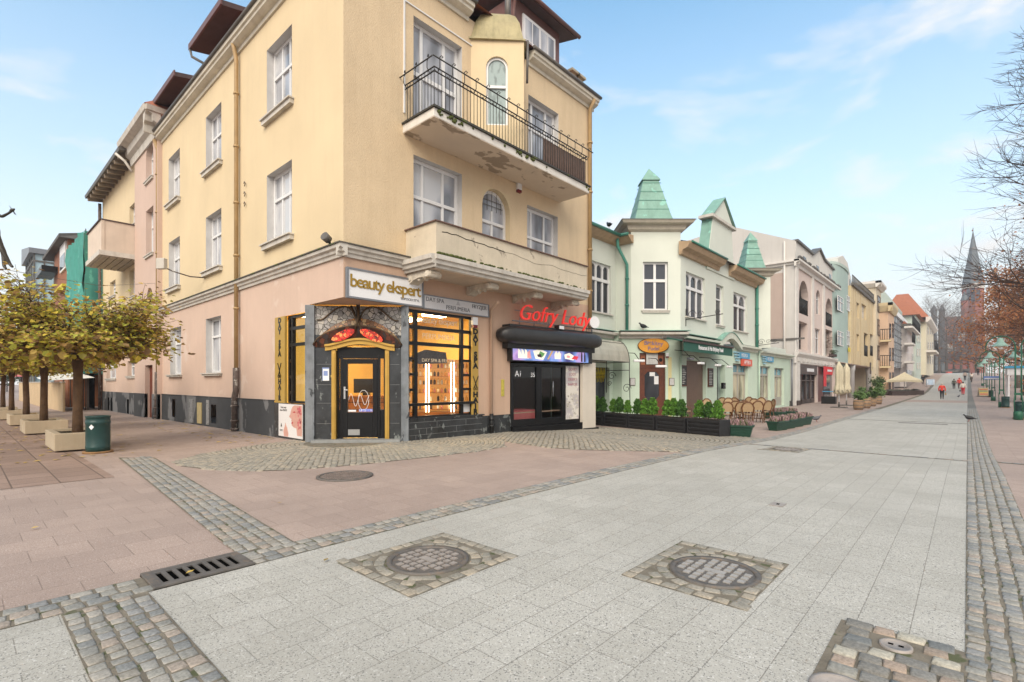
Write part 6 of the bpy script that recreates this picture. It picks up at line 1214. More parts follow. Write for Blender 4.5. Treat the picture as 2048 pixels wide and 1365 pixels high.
mb = MB(); at = [FPk.px(*p) for p in ((1592, 483), (1625, 511), (1638, 500), (1648, 522), (1673, 549))]; mb.fpr(FPk, [(0, zc+.3), (LP, zc+.3)]+[(min(LP, max(0, u)), z) for u, z in at[::-1]], -.4, .0); mb.build('attic_gable', mat('white_attic', (.6, .58, .54), .9, .06, 1, streak=.25), B3)
mb = MB()
for (u0, z0), (u1, z1) in zip(at, at[1:]): mb.fpr(FPk, [(u0, z0), (u1, z1), (u1, z1+.16), (u0, z0+.16)], -.5, .16)
mb.build('attic_coping', M_ZINC, B3)
for x, y in ((1609, 527), (1635, 544), (1660, 560)): u, z = FPk.px(x, y); MB().fb(FPk, u-.45, u+.45, z-.7, z+.5, .0, .03).build('attic_window', M_PANED, B3)
mb = MB(); strip(mb, FPk, -.3, LP, [(0, zc-.25), (.12, zc-.25), (.15, zc), (.4, zc+.1), (.4, zc+.25), (0, zc+.32)]); strip(mb, FSd, -6, .35, [(0, zc-.1), (.1, zc-.1), (.14, zc+.05), (.3, zc+.1), (.3, zc+.25), (0, zc+.32)]); strip(mb, FPk, -.2, LP, [(0, zl-.45), (.12, zl-.45), (.14, zl), (.3, zl+.25), (.3, zl+.4), (0, zl+.45)])
for x in (1592, 1624, 1646, 1669): u = FPk.u(x); mb.fb(FPk, u-.35, u+.35, zl+.45, zc-.25, 0, .1)
mb.fb(FPk, 0, FPk.u(1597), zbp, zl-.45, 0, .12); mb.build('cornice', M_OFFW, B3)
for i in range(12): u = LP*(i+.2)/12; MB().fb(FPk, u, u+LP*.05, zl-.3, zl-.02, .12, .17).build('ledge_relief', M_OFFW, B3)
mb = MB(); rr = random.Random(5)
for i in range(60): t = rr.random(); mb.ball(FPk.P(LP*t, zc+.4, .3), rr.uniform(.08, .16), 6, 4)
tag(mb.build('eaves_tiles', M_SLATE, B3), kind='stuff')
for h in (h1, h2):
    mb = MB(); rail(mb, FPk, h[0], h[1], h[2]+.05, h[2]+1.25, -.05, .16, .02); mb.tube([FPk.P(h[0], h[2]+.1, -.04), FPk.P(h[1], h[2]+1.2, -.04)], .02, 4).tube([FPk.P(h[1], h[2]+.1, -.04), FPk.P(h[0], h[2]+1.2, -.04)], .02, 4); mb.build('loggia_railing', M_WROUGHT, B3)
for h in (h5, h6): plainwin(B3, FPk, (h[0]+.02, h[1]-.02, h[2], h[3]), dep=.2)
for h in (h1, h2, h3, h4): plainwin(B3, FPk, (h[0]+.5, h[1]+1.5, h[2], h[3]-.6), M_BRND, M_PANED, n=-1.25)
M_DKRED = mat('dark_red_front', (.1, .025, .022), .4, .2, 4); M_BRNS = mat('dark_brown_front', (.05, .032, .028), .4, .2, 4); M_RED = mat('red_flag', (.62, .02, .03), .6, .15, 5)
MB().fb(FPk, hs1[0], hs1[1], hs1[3]-.75, hs1[3], -.3, .05).build('shop_fascia', M_BRNS, B3); text('ROZGRZEWKA', FPk, (hs1[0]+hs1[1])/2+.6, hs1[3]-.4, .45, M_SIGNW, B3, n=.06) if False else MB().fb(FPk, (hs1[0]+hs1[1])/2-.6, (hs1[0]+hs1[1])/2+1.9, hs1[3]-.52, hs1[3]-.25, .05, .06).build('fascia_lettering', M_SIGNW, B3)
for k in range(4):
    a = hs1[0]+(hs1[1]-hs1[0])*k/4; b = a+(hs1[1]-hs1[0])/4; o = MB(); o.fb(FPk, a, a+.14, -.4, hs1[3]-.75, -.3, -.15).fb(FPk, b-.14, b, -.4, hs1[3]-.75, -.3, -.15).fb(FPk, a, b, -.4, .1, -.3, -.15).fb(FPk, a, b, hs1[3]-1.3, hs1[3]-1.2, -.3, -.16); o = o.build('shop_window', M_BRNS, B3); MB().fb(FPk, a, b, .1, hs1[3]-.75, -.27, -.25).build('pane', M_PANE if k == 0 else M_PANED, o)
MB().fb(FPk, hs2[0], hs2[1], -.4, hs2[3], -.3, -.2).build('red_shopfront', M_DKRED, B3)
for k in range(3): a = hs2[0]+(hs2[1]-hs2[0])*(.45+.18*k); MB().fb(FPk, a, a+1.3, -.1, hs2[3]-.8, -.2, -.17).build('shop_window', M_PANED, B3)
MB().fb(FPk, -.05, FPk.u(1596), -.6, .1, .12, .2).build('pillar_foot', M_BRNS, B3)
u, z = FPk.px(1651, 745, .7); e = empty('red_banner', FPk.P(u, z, .5), 'tall red banner hanging beside the dark shop doors of the pink house', 'banner'); MB().fb(FPk, u-.5, u+.5, z-1.2, z+.5, .65, .68).build('banner_cloth', M_RED, e); MB().tube([FPk.P(u, z+.55, 0), FPk.P(u, z+.55, .9)], .02, 5).build('banner_pole', M_BLACK, e)
u, z = FPk.px(1661, 742, .3); e = empty('red_sign', FPk.P(u, z), 'wide red shop sign over the doorway at the far end of the pink house', 'sign'); MB().fb(FPk, u-1.2, u+1.6, z-.35, z+.35, .05, .2).build('sign_board', M_RED, e); MB().fb(FPk, u-.8, u+1.2, z-.08, z+.1, .2, .21).build('sign_bar', M_SIGNW, e)
p = gnd(1658, 808); e = empty('planter_tub', p, 'dark planter with a blue rimmed tray outside the pink house shop', 'planter'); MB().box((0, 0, .3), (1.0, .6, .6)).build('tub', M_BLACK, e, local=True, bevel=.02); MB().box((0, 0, 1.0), (.9, .5, .05)).build('blue_tray', M_BLUS, e, local=True); mb = MB()
for sx in (-.4, .4): mb.tube([(sx, 0, .6), (sx, 0, 1.0)], .02, 5)
mb.build('post', M_BLACK, e, local=True)
u, z = FPk.px(1659, 712); e = empty('flower_box', FPk.P(u, z), 'flower box of red blooms and greenery on the ledge of the pink house', 'flower box'); MB().fb(FPk, u-.9, u+1.3, z-.1, z+.15, .1, .4).build('box', M_BRND, e); mb = MB()
for i in range(160): q = FPk.P(u+rr.uniform(-.9, 1.3), z+rr.uniform(.1, .5), rr.uniform(.1, .5)); leafq(mb, q.x, q.y, q.z, rr.uniform(.06, .12), rr.uniform(0, 6), 1)
mb.build('foliage', mat('box_foliage', (.07, .1, .03), .8, .4, 6, island=.6), e, fix=False)
u, z = FPk.px(1657, 685, -.2); e = empty('hanging_basket', FPk.P(u, z, -.2), 'hanging flower basket in the far lower loggia of the pink house', 'hanging basket'); MB().tube([FPk.P(u, z+1.2, -.2), FPk.P(u, z, -.2)], .015, 4).build('cord', M_BLACK, e); mb = MB()
for i in range(120): q = FPk.P(u, z, -.2)+Vector((rr.gauss(0, .2), rr.gauss(0, .2), rr.uniform(-.6, .5))); leafq(mb, q.x, q.y, q.z, rr.uniform(.07, .13), rr.uniform(0, 6), 1)
mb.build('dried_flowers', mat('dried_flowers', (.25, .14, .08), .8, .4, 6, island=.6), e, fix=False)
pipe(B3, [FSd.P(-.7, zc0, .1), FSd.P(-.7, -.4, .1)], .07, M_OFFW)
# teal house with rounded bay
X4 = -9.3; g = Fac(X4, 0, 0, 1); y0, y1 = g.u(1674), g.u(1702); M_TEAL = mat('teal_render', (.34, .44, .41), .85, .06, .7, .2, 40, streak=.12); z0t = g.z(1690, 733); z1t = g.z(1690, 541)
B4, F4 = house('teal_house', 'narrow teal house with a rounded bay on columns', X4-.4, y0, y1, z0t, z1t, M_TEAL)
FT4 = Fac(X4, y0, 0, 1); mb = MB(); w = y1-y0; ring = lambda z, k=1: [F4.P(w*t, z, .45*math.sin(math.pi*min(1, max(0, t)))**.5*k) for t in [i/12 for i in range(13)]]+[F4.P(w, z, -.3), F4.P(0, z, -.3)]
mb.loft([ring(z0t+.3), ring(z1t)], False); mb.build('rounded_bay', M_TEAL, B4); mb = MB(); mb.loft([ring(z1t, 1.2), ring(z1t+.25, 1.3)], False); mb.build('bay_cornice', mat('pale_teal', (.42, .52, .48), .8), B4)
FS4 = Fac(X4-.4, y0, 1, 0)
for yt, yb in ((590, 620), (661, 690)):
    for x0, x1, n in ((1676, 1688, .47), (1694, 1700.5, .45)):
        a, b = F4.u(x0, n), F4.u(x1, n); plainwin(B4, F4, (a, b, F4.z(x0, yb, n), F4.z(x0, yt, n)), n=n+.05)
MB().fb(F4, F4.u(1697, .5), F4.u(1701, .5), F4.z(1699, 704, .5), F4.z(1699, 696, .5), .47, .5).build('yellow_plate', M_YGR, B4)
# yellow house on columns
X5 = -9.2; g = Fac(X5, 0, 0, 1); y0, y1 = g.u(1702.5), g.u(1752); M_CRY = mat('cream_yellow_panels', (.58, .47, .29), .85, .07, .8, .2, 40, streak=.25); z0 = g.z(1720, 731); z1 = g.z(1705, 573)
F5 = Fac(X5, y0, 0, 1)
def p5(x0, x1, xt, yt, yb): return (F5.u(x0), F5.u(x1), F5.z(xt, yb), F5.z(xt, yt))
hy = [p5(1713, 1718.5, 1718, 608, 638), p5(1723, 1732.5, 1732, 613, 641), p5(1713, 1718.5, 1718, 670, 703), p5(1728, 1736, 1736, 669, 714), p5(1740, 1749, 1749, 672, 714), p5(1748, 1752-.5, 1750, 615, 645)]
B5, F5 = house('yellow_house', 'cream yellow house with vertical wall panels standing on white columns', X5, y0, y1, z0, z1, M_CRY, holes=hy, dep=.3)
for i, h in enumerate(hy):
    if i in (3, 4):
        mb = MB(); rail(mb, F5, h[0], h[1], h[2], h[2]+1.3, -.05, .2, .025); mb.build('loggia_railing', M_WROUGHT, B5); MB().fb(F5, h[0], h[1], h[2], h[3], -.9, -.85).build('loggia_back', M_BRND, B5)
    else: plainwin(B5, F5, h, mat('cream_frame', (.5, .42, .28), .6), M_PANE, dep=.25)
mb = MB(); LY = y1-y0
for i in range(1, 16): u = LY*i/16; mb.fb(F5, u-.02, u+.02, z0, z1, .0, .03) if not any(h[0] < u < h[1] for h in hy) else None
mb.build('panel_joint', mat('panel_joint', (.4, .31, .18), .8), B5)
mb = MB(); strip(mb, F5, -.1, LY+.1, [(0, z1), (.2, z1), (.25, z1+.25), (0, z1+.25)]); rail(mb, F5, 0, LY*.85, z1+.3, z1+1.1, .1, .5, .03); mb.build('roof_railing', M_ZINC, B5)
mb = MB(); za = F5.z(1715, 538, -1.2); mb.fpr(F5, [(-.2, z1), (LY*.75, z1), (LY*.7, z1+1.6), (LY*.45, z1+1.8), (LY*.3, za-.5), (LY*.15, za-.2), (0, za-1)], -3, -1.2); mb.build('attic', mat('white_attic_render', (.58, .57, .53), .85, .06, 1, streak=.2), B5)
for a in (.12, .36): MB().fb(F5, LY*a, LY*a+1.1, z1+.6, z1+1.9, -1.2, -1.17).build('attic_window', M_PANED, B5)
zg5 = -.3
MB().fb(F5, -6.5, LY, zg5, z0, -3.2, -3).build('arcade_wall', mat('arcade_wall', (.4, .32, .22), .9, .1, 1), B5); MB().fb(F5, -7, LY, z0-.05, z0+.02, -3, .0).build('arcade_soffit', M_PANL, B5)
for k in range(3): a = F5.u(1716+11*k, -2.9); MB().fb(F5, a, a+2, zg5, 2.6, -3, -2.9).build('shop_door', M_PANED, B5)
for i, x in enumerate((1704, 1738, 1752)):
    u = F5.u(x, -.3); mb = MB(); mb.lathe([(.3, zg5-.2), (.3, z0-.7), (.36, z0-.65), (.36, z0-.1), (.3, z0)], F5.P(u, 0, -.35), 14); mb.build('column', mat('white_column', (.5, .5, .5), .7, .08, 2) if not i else bpy.data.materials['white_column'], B5)
u, z = F5.px(1742, 737, .5); e = empty('street_sign', F5.P(u, z), 'brown framed shop sign hanging at the far end of the yellow house', 'sign'); MB().fb(F5, u-.3, u+.3, z-.7, z+.7, .4, .5).build('sign_board', M_BRNS, e); MB().fb(F5, u+.35, u+1.1, z-.35, z+.4, .35, .5).build('round_lamp', mat('cream_globe', (.6, .5, .25), .5), e)
# cream stair tower at its end
X6 = -8.9; g = Fac(X6, 0, 0, 1); y0, y1 = g.u(1752), g.u(1762); z1 = g.z(1754, 573); z0 = -.3
B6, F6 = house('cream_tower_house', 'tall narrow cream house between the yellow and the peach houses', X6, y0, y1, z0, z1, mat('cream_render', (.58, .51, .39), .88, .06, .7, streak=.2)); mb = MB(); strip(mb, F6, -.6, y1-y0+.4, [(0, z1-.3), (.15, z1-.3), (.6, z1+.2), (.6, z1+.5), (0, z1+.5)]); strip(mb, Fac(X6, y0, 1, 0), -8, .6, [(0, z1-.3), (.15, z1-.3), (.6, z1+.2), (.6, z1+.5), (0, z1+.5)]); mb.build('cornice', M_OFFW, B6)
for yt, yb in ((593, 625), (640, 672), (692, 720)): plainwin(B6, F6, (F6.u(1754.5), F6.u(1760), F6.z(1757, yb), F6.z(1757, yt)), M_BRND, n=.15)
# peach house
X7 = -7.9; g = Fac(X7, 0, 0, 1); y0, y1 = g.u(1776.5), g.u(1788); z1 = g.z(1778, 612); z0 = -.3
B7, F7 = house('peach_house', 'peach house with two wrought iron balconies on its side wall', X7, y0, y1, z0, z1, mat('peach_render', (.62, .44, .31), .88, .06, .7, streak=.15), back=9); FS7 = Fac(X7, y0, 1, 0)
mb = MB(); strip(mb, F7, -.5, y1-y0, [(0, z1-.9), (.2, z1-.85), (.5, z1-.1), (.5, z1+.3), (0, z1+.3)]); strip(mb, FS7, -9, .5, [(0, z1-.9), (.2, z1-.85), (.5, z1-.1), (.5, z1+.3), (0, z1+.3)]); mb.build('cornice', M_CRY, B7)
for x0, x1 in ((1778.5, 1781), (1784, 1786.5)):
    for yt, yb in ((647, 675), (696, 722), (745, 780)): plainwin(B7, F7, (F7.u(x0), F7.u(x1), F7.z(x0, yb), F7.z(x0, yt)), M_BRND, n=.15, cols=1)
for y in (681, 733):
    z = FS7.z(1768, y); u0, u1 = FS7.u(1762), FS7.u(1777.5); mb = MB(); mb.fb(FS7, u0, u1+.3, z-.25, z, 0, 1.0); o = mb.build('balcony', M_CRY, B7); mb = MB(); rail(mb, FS7, u0, u1+.3, z, z+1.4, .95, .25, .035); mb.build('balcony_railing', M_WROUGHT, o)
# grey green gable, glass front, white house, mint house with red roof, cream corner house
X8 = -7.9; g = Fac(X8, 0, 0, 1); y0, y1 = g.u(1788.5), g.u(1812); z1 = g.z(1790, 627); z0 = .1
M_GLF = glass('glass_facade', (.3, .34, .37), .03, .5, .35); B8, F8 = house('glass_fronted_building', 'building with a tall reflective glass facade up the street', X8-.3, y0, y1, z0, z1, M_PANL); L8 = y1-y0; zq = F8.z(1800, 738)
MB().fb(F8, 0, L8, zq, z1-.3, 0, .25).build('glass_curtain', M_GLF, B8); mb = MB()
for i in range(9): mb.fb(F8, L8*i/8-.06, L8*i/8+.06, zq, z1-.3, .25, .32)
for i in range(1, 8): mb.fb(F8, 0, L8, zq+(z1-.3-zq)*i/8-.06, zq+(z1-.3-zq)*i/8+.06, .25, .31)
mb.build('glazing_bar', M_SIGNF, B8); MB().fb(F8, -.4, L8, z1-.3, z1+.4, -6, .5).build('roof_edge', M_SIGNW, B8); MB().fb(F8, 0, L8, z0, zq, .0, .05).build('dark_ground_floor', M_PANED, B8)
mb = MB(); mb.prism([(X8-.6, y0+6, z1-2), (X8-.6, y0+6, z1+2.2), (X8-3, y0+6, z1+6), (X8-9, y0+6, z1+5.5), (X8-16, y0+6, z1-2)], (0, 14, 0)); mb.build('green_gable', mat('grey_green_render', (.36, .41, .37), .88, .06, .5, streak=.2), B8)
X9 = -7.3; g = Fac(X9, 0, 0, 1); y0, y1 = g.u(1813), g.u(1836); z1 = g.z(1816, 655); z0 = .8
B9, F9 = house('white_house', 'white house with balconies up the street', X9, y0, y1, z0, z1, mat('white_pink_render', (.62, .57, .55), .88, .05, .7, streak=.15))
for x0, x1 in ((1823.5, 1829),):
    for yt, yb in ((672, 685), (707, 722)): plainwin(B9, F9, (F9.u(x0), F9.u(x1), F9.z(x0, yb), F9.z(x0, yt)), n=.15)
for y, x0, x1 in ((694, 1811, 1831), (727, 1817, 1830), (664, 1822, 1841)):
    z = F9.z(1822, y); u0, u1 = max(-3, F9.u(x0, 1)), F9.u(x1, 1); mb = MB(); mb.fb(F9, u0, u1, z-.3, z, -.1, 1.0); o = mb.build('balcony', M_OFFW, B9)
    if y != 727: mb = MB(); rail(mb, F9, u0, u1, z, z+1.6, .95, .35, .05); mb.build('balcony_railing', M_WROUGHT, o)
MB().fb(F9, 0, y1-y0, z0, F9.z(1822, 742), .0, .06).build('shopfront', M_PANED, B9); mb = MB(); zr = F9.z(1815, 655); mb.fb(F9, -.6, 7, zr, zr+.4, -3, .6); mb.build('roof_edge', M_ZINC, B9); mb = MB(); mb.prism([F9.P(.5, zr+.4, .2), F9.P(.5, zr+3.2, -2.6), F9.P(.5, zr+.4, -5)], (0, 7, 0)); mb.build('red_roof', M_TILE, B9)
X10 = -7.0; g = Fac(X10, 0, 0, 1); y0, y1 = g.u(1831), g.u(1850); z1 = g.z(1834, 634); z0 = 2
B10, F10 = house('red_roofed_house', 'pale mint house with a steep orange tiled roof up the street', X10, y0, y1, z0, z1, mat('pale_mint_render', (.5, .57, .51), .88, .05, .6, streak=.12), back=6); L10 = y1-y0
M_ORT = mat('orange_tiles', (.34, .125, .07), .8, .25, 5, .4, 12); zt = F10.z(1838, 609); mb = MB(); mb.hexa([F10.P(-.8, z1, .6), F10.P(L10, z1, .6), F10.P(L10, z1, -6), F10.P(-.8, z1, -6), F10.P(1, zt, -1.6), F10.P(L10-.5, zt, -1.6), F10.P(L10-.5, zt, -4), F10.P(1, zt, -4)]); mb.build('tiled_roof', M_ORT, B10)
for x in (1833.5, 1838, 1845):
    for yt, yb in ((640, 655), (668, 684), (697, 712), (725, 738)): plainwin(B10, F10, (F10.u(x), F10.u(x+2.2), F10.z(x, yb), F10.z(x, yt)), n=.15, cols=1)
X11 = -6.2; g = Fac(X11, 0, 0, 1); y0, y1 = g.u(1852), g.u(1867); z1 = g.z(1856, 646); z0 = 3
B11, F11 = house('cream_corner_house', 'cream corner house with a balcony at the far end of the row', X11, y0, y1, z0, z1, mat('cream_corner_render', (.6, .55, .43), .88, .05, .6, streak=.12), back=8); L11 = y1-y0
mb = MB(); strip(mb, F11, -1, L11+1, [(0, z1-.6), (.3, z1-.5), (.8, z1), (.8, z1+.5), (0, z1+.5)]); mb.build('cornice', M_OFFW, B11); mb = MB(); mb.hexa([F11.P(-.8, z1+.5, .5), F11.P(L11, z1+.5, .5), F11.P(L11, z1+.5, -8), F11.P(-.8, z1+.5, -8), F11.P(3, z1+6, -3), F11.P(L11-4, z1+6, -3), F11.P(L11-4, z1+6, -5), F11.P(3, z1+6, -5)]); mb.build('tiled_roof', M_ORT, B11)
for x in (1855, 1860, 1864):
    for yt, yb in ((655, 668), (684, 698), (712, 728)): plainwin(B11, F11, (F11.u(x), F11.u(x+1.6), F11.z(x, yb), F11.z(x, yt)), n=.15, cols=1)
z = F11.z(1858, 705); mb = MB(); mb.fb(F11, 1, 14, z-.4, z, 0, 1.5); o = mb.build('balcony', M_OFFW, B11); mb = MB(); rail(mb, F11, 1, 14, z, z+1.8, 1.4, .6, .06); mb.build('balcony_railing', M_WROUGHT, o)
# ------------------------------------------------------------------ church
M_BRK = mat('church_brick', (.26, .085, .06), .9, .2, .6, streak=.25); M_SPIRE = mat('spire_slate', (.1, .115, .125), .75, .12, .5, streak=.3)
cd = 235.0
def at_depth(px_, py_, d): r = ray(px_, py_); return Vector((r.x*d, r.y*d, CH+r.z*d))
c = at_depth(1946, 766, cd); K = cd/FPX; zw = lambda y: CH+(HOR-y)*K
CHB = empty('church', (c.x, c.y, 4), 'red brick church with a tall grey pointed spire at the end of the street', 'church')
def sqr(cx, cy, r, z, a=R(20), k=4): return [(cx+r*math.cos(a+2*math.pi*i/k), cy+r*math.sin(a+2*math.pi*i/k), z) for i in range(k)]
rt = 21*K*.8; ro = R(12)
mb = MB(); mb.loft([sqr(c.x, c.y, rt, 3, ro), sqr(c.x, c.y, rt, zw(575), ro)], False); mb.build('tower', M_BRK, CHB)
mb = MB(); mb.loft([sqr(c.x, c.y, rt*1.06, zw(578), ro), sqr(c.x, c.y, rt*1.06, zw(569), ro)], False); mb.build('gallery_band', mat('white_gallery', (.55, .52, .48), .8), CHB)
mb = MB(); mb.loft([sqr(c.x, c.y, rt*1.04, zw(569), ro+R(22), 8), sqr(c.x, c.y, rt*.8, zw(545), ro+R(22), 8), sqr(c.x, c.y, rt*.33, zw(497), ro+R(22), 8), sqr(c.x, c.y, .15, zw(464), ro+R(22), 8)], False); mb.build('spire', M_SPIRE, CHB)
mb = MB(); mb.loft([sqr(c.x, c.y, rt*.38, zw(499), ro+R(22), 8), sqr(c.x, c.y, rt*.36, zw(496), ro+R(22), 8)], False); mb.tube([(c.x, c.y, zw(465)), (c.x, c.y, zw(456))], .15, 5); mb.build('spire_collar', M_ZINC, CHB)
tw = Vector((-c.x, -c.y, 0)).normalized(); sdv = Vector((tw.y, -tw.x, 0))   # towards the camera
for k, (sx, y0, y1, w) in enumerate(((-.45, 582, 605, .16), (0, 582, 605, .16), (.42, 582, 605, .16), (-.1, 640, 655, .12))):
    q = c+tw*rt*.93-sdv*sx*rt*-1; mb = MB(); mb.prism([q+sdv*dx*rt+Vector((0, 0, z-q.z)) for dx, z in ((-w, zw(y1)), (w, zw(y1)), (w, zw(y0)), (0, zw(y0-5)), (-w, zw(y0)))], tw*.3); mb.build('belfry_opening', M_PANED if k < 3 else M_SIGNW, CHB)
q = at_depth(1929, 610, cd-6); mb = MB(); mb.lathe([(1.3, zw(640)), (1.3, zw(607)), (1.5, zw(606)), (.1, zw(590))], (q.x, q.y, 0), 8, False); tt = mb.build('stair_turret', M_BRK, CHB); mb = MB(); mb.lathe([(1.55, zw(606)), (.1, zw(588))], (q.x, q.y, 0), 8, False); mb.build('turret_roof', M_SPIRE, CHB)
nv = at_depth(1905, 700, cd+6); mb = MB(); a_, b_ = at_depth(1880, 700, cd+8), at_depth(1955, 700, cd-4); dv_ = Vector((.35, .94, 0)); w0 = [a_, b_, b_+Vector((3, 18, 0)), a_+Vector((3, 18, 0))]
mb.hexa([(p.x, p.y, 3) for p in w0]+[(p.x, p.y, zw(672)) for p in w0]); mb.build('nave', M_BRK, CHB); mb = MB(); m0 = (w0[0]+w0[3])/2; m1 = (w0[1]+w0[2])/2
mb.mesh([(w0[0].x, w0[0].y, zw(672)), (w0[1].x, w0[1].y, zw(672)), (w0[2].x, w0[2].y, zw(672)), (w0[3].x, w0[3].y, zw(672)), (m0.x, m0.y, zw(627)), (m1.x, m1.y, zw(630))], [(0, 1, 5, 4), (2, 3, 4, 5), (0, 4, 3), (1, 2, 5)]); mb.build('nave_roof', M_ORT, CHB)
for x, yt, yb in ((1923, 665, 682), (1906, 690, 705), (1893, 690, 705)): q = at_depth(x, (yt+yb)/2, cd-1); mb = MB(); mb.prism([q+sdv*dx+Vector((0, 0, dz)) for dx, dz in ((-1.1, -2), (1.1, -2), (1.1, 1.6), (0, 2.4), (-1.1, 1.6))], tw*.4); mb.build('lancet_window', M_OFFW, CHB)
for x in (1868, 1884): q = at_depth(x, 640, cd-2); mb = MB(); mb.lathe([(1.1, 3), (1.1, zw(624)), (1.4, zw(623)), (.1, zw(611))], (q.x, q.y, 0), 8, False); mb.build('corner_turret', M_SPIRE, CHB)
# kiosks and boxes at the top of the street
for i, (x0, x1, y0, y1, d, m, lb) in enumerate(((1884, 1912, 741, 757, 165, M_PGRN, 'long dark green kiosk left of the pink box at the top of the street'), (1912, 1936, 738, 756, 175, M_BLK, 'dark kiosk below the church at the top of the street'))):
    a, b = at_depth(x0, y1, d), at_depth(x1, y1, d); w = (b-a).length; e = empty('kiosk', (a+b)/2, lb, 'kiosk', rz=HEAD); h = (y1-y0)*d/FPX; MB().box((0, 1.5, h*.4-.3), (w, 3, h*.8+.6)).build('kiosk_body', m, e, local=True); MB().box((0, 1.4, h*.88), (w+.8, 3.8, h*.18)).build('kiosk_roof', M_ZINC, e, local=True); MB().box((0, -.03, h*.45), (w*.8, .08, h*.4)).build('serving_window', M_PANED, e, local=True)
M_PBOX = mat('coral_box', (.6, .12, .1), .6, .1, 2)
for x, yt, yb, d, w, m, lb, cat in ((1898, 744, 758, 150, 1.2, M_PBOX, 'tall coral coloured box at the top of the street', 'box'), (1868, 752, 760, 130, 1.3, mat('yellow_bin', (.6, .33, .05), .5), 'yellow box beside the cream corner house', 'box')):
    q = at_depth(x, yb, d); h = (yb-yt)*d/FPX; e = empty('utility_box', q, lb, cat, rz=HEAD); MB().box((0, 0, h*.46), (w, .7, h*.92)).build('box_body', m, e, local=True, bevel=.05); MB().box((0, 0, h*.96), (w+.15, .8, h*.08)).build('box_lid', m, e, local=True)
q = gnd(1861, 774); e = empty('easel_board', q, 'blue and white easel board far up the pavement', 'sign board', rz=HEAD); MB().box((0, 0, .75), (1.3, .08, .9)).build('board', mat('pale_blue_board', (.4, .5, .62), .5, .2, 3), e, local=True); mb = MB()
for s in (-.5, .5): mb.tube([(s, -.1, 0), (s, 0, 1.2)], .04, 5).tube([(s, .35, 0), (s, 0, 1.2)], .04, 5)
mb.build('easel_leg', M_SIGNW, e, local=True)
# ------------------------------------------------------------------ left side street: bay house, scaffold, brown house, glass house
FY = Fac(-25.05, 5.6, 1, 0); FW = Fac(-25.05, 5.77, 1, 0)
BL = empty('bay_house', (-32, 10, 0), 'rose and yellow house with a tall stair bay, a boxed balcony and deep rafter eaves', 'building')
def pl(F, x0, x1, xt, yt, yb): return (F.u(x0), F.u(x1), F.z(xt, yb), F.z(xt, yt))
uB = -4.05; hb = [pl(FY, 292, 306.5, 306, 275, 352), pl(FY, 292, 306.6, 306, 411, 505), pl(FY, 293, 305.5, 305, 573, 606)]
hb[0] += ((hb[0][1]-hb[0][0])/2,); hb[2] += ((hb[2][1]-hb[2][0])/2,); hdoor = (FY.u(290), FY.u(305), -.3, FY.z(305, 730)); zB = 12.45
mb = MB(); wall(mb, FY, uB, 0, .97, zB, hb+[hdoor]); wall(mb, FY, uB, 0, -.5, .97, [hdoor]); reveals(mb, FY, hb+[hdoor], .3); mb.face([FY.P(0, -.5), FY.P(0, zB), FY.P(0, zB, -3), FY.P(0, -.5, -3)]); mb.face([FY.P(uB, -.5), FY.P(uB, zB), FY.P(uB, zB, -3), FY.P(uB, -.5, -3)]); mb.build('bay_wall', M_ROSEP, BL, fix=False)
for h in hb: window(BL, FY, h, M_WHITE, M_PANE, 2, .35, .28, sill=True, sm=M_TRIM)
MB().fb(FY, hdoor[0], hdoor[1], -.3, hdoor[3], -.25, -.18).build('front_door', mat('red_brown_door', (.16, .035, .015), .5, .2, 6), BL)
mb = MB(); pe3 = [(0, zB-.7), (.06, zB-.7), (.1, zB-.4), (.25, zB-.3), (.3, zB-.05), (.55, zB+.05), (.6, zB+.25), (0, zB+.3)]; strip(mb, FY, uB-.5, .5, pe3); strip(mb, Fac(-25.05, 5.6, 0, 1), -.5, 3, pe3); mb.build('bay_cornice', M_TRIM, BL)
mb = MB(); mb.hexa([FY.P(uB-.5, zB+.3, .55), FY.P(.5, zB+.3, .55), FY.P(.5, zB+.3, -4), FY.P(uB-.5, zB+.3, -4), FY.P(uB+1.2, zB+2, -1.2), FY.P(-1.2, zB+2, -1.2), FY.P(-1.2, zB+2, -3), FY.P(uB+1.2, zB+2, -3)]); mb.build('bay_roof', M_TILE, BL)
uW = -13.0; hw = [pl(FW, 259, 272.5, 272, 402, 447), pl(FW, 259, 273, 273, 533, 590), pl(FW, 220, 231, 231, 559, 590), pl(FW, 213, 232, 231, 719, 757), pl(FW, 255, 274.5, 274, 721, 752)]
mb = MB(); wall(mb, FW, uW, uB, 4.28, 12.3, hw[:3]); wall(mb, FW, uW, uB, 4.0, 4.28); reveals(mb, FW, hw[:3], .25); mb.face([FW.P(uW, -.5), FW.P(uW, 12.3), FW.P(uW, 12.3, -9), FW.P(uW, -.5, -9)]); mb.build('upper_wall', M_YEL, BL, fix=False)
mb = MB(); wall(mb, FW, uW, uB, .9, 4.0, hw[3:]); reveals(mb, FW, hw[3:], .25); mb.build('lower_wall', M_ROSE, BL, fix=False); mb = MB(); mb.fb(FW, uW, uB, -.6, .95, -.1, .03); mb.fb(FY, hdoor[1], 0, -.6, .97, -.1, .03).fb(FY, uB, hdoor[0], -.6, .97, -.1, .03); mb.build('plinth', M_PLIN, BL)
for a in (-11.2, -10.4, -6.4): MB().fb(FW, a, a+.42, -.1, .62, .03, .036).build('cellar_opening', M_PIT, BL)
for h in hw: window(BL, FW, h, M_WHITE, M_PANE, 2, .35, .24, sill=True, sm=M_TRIM)
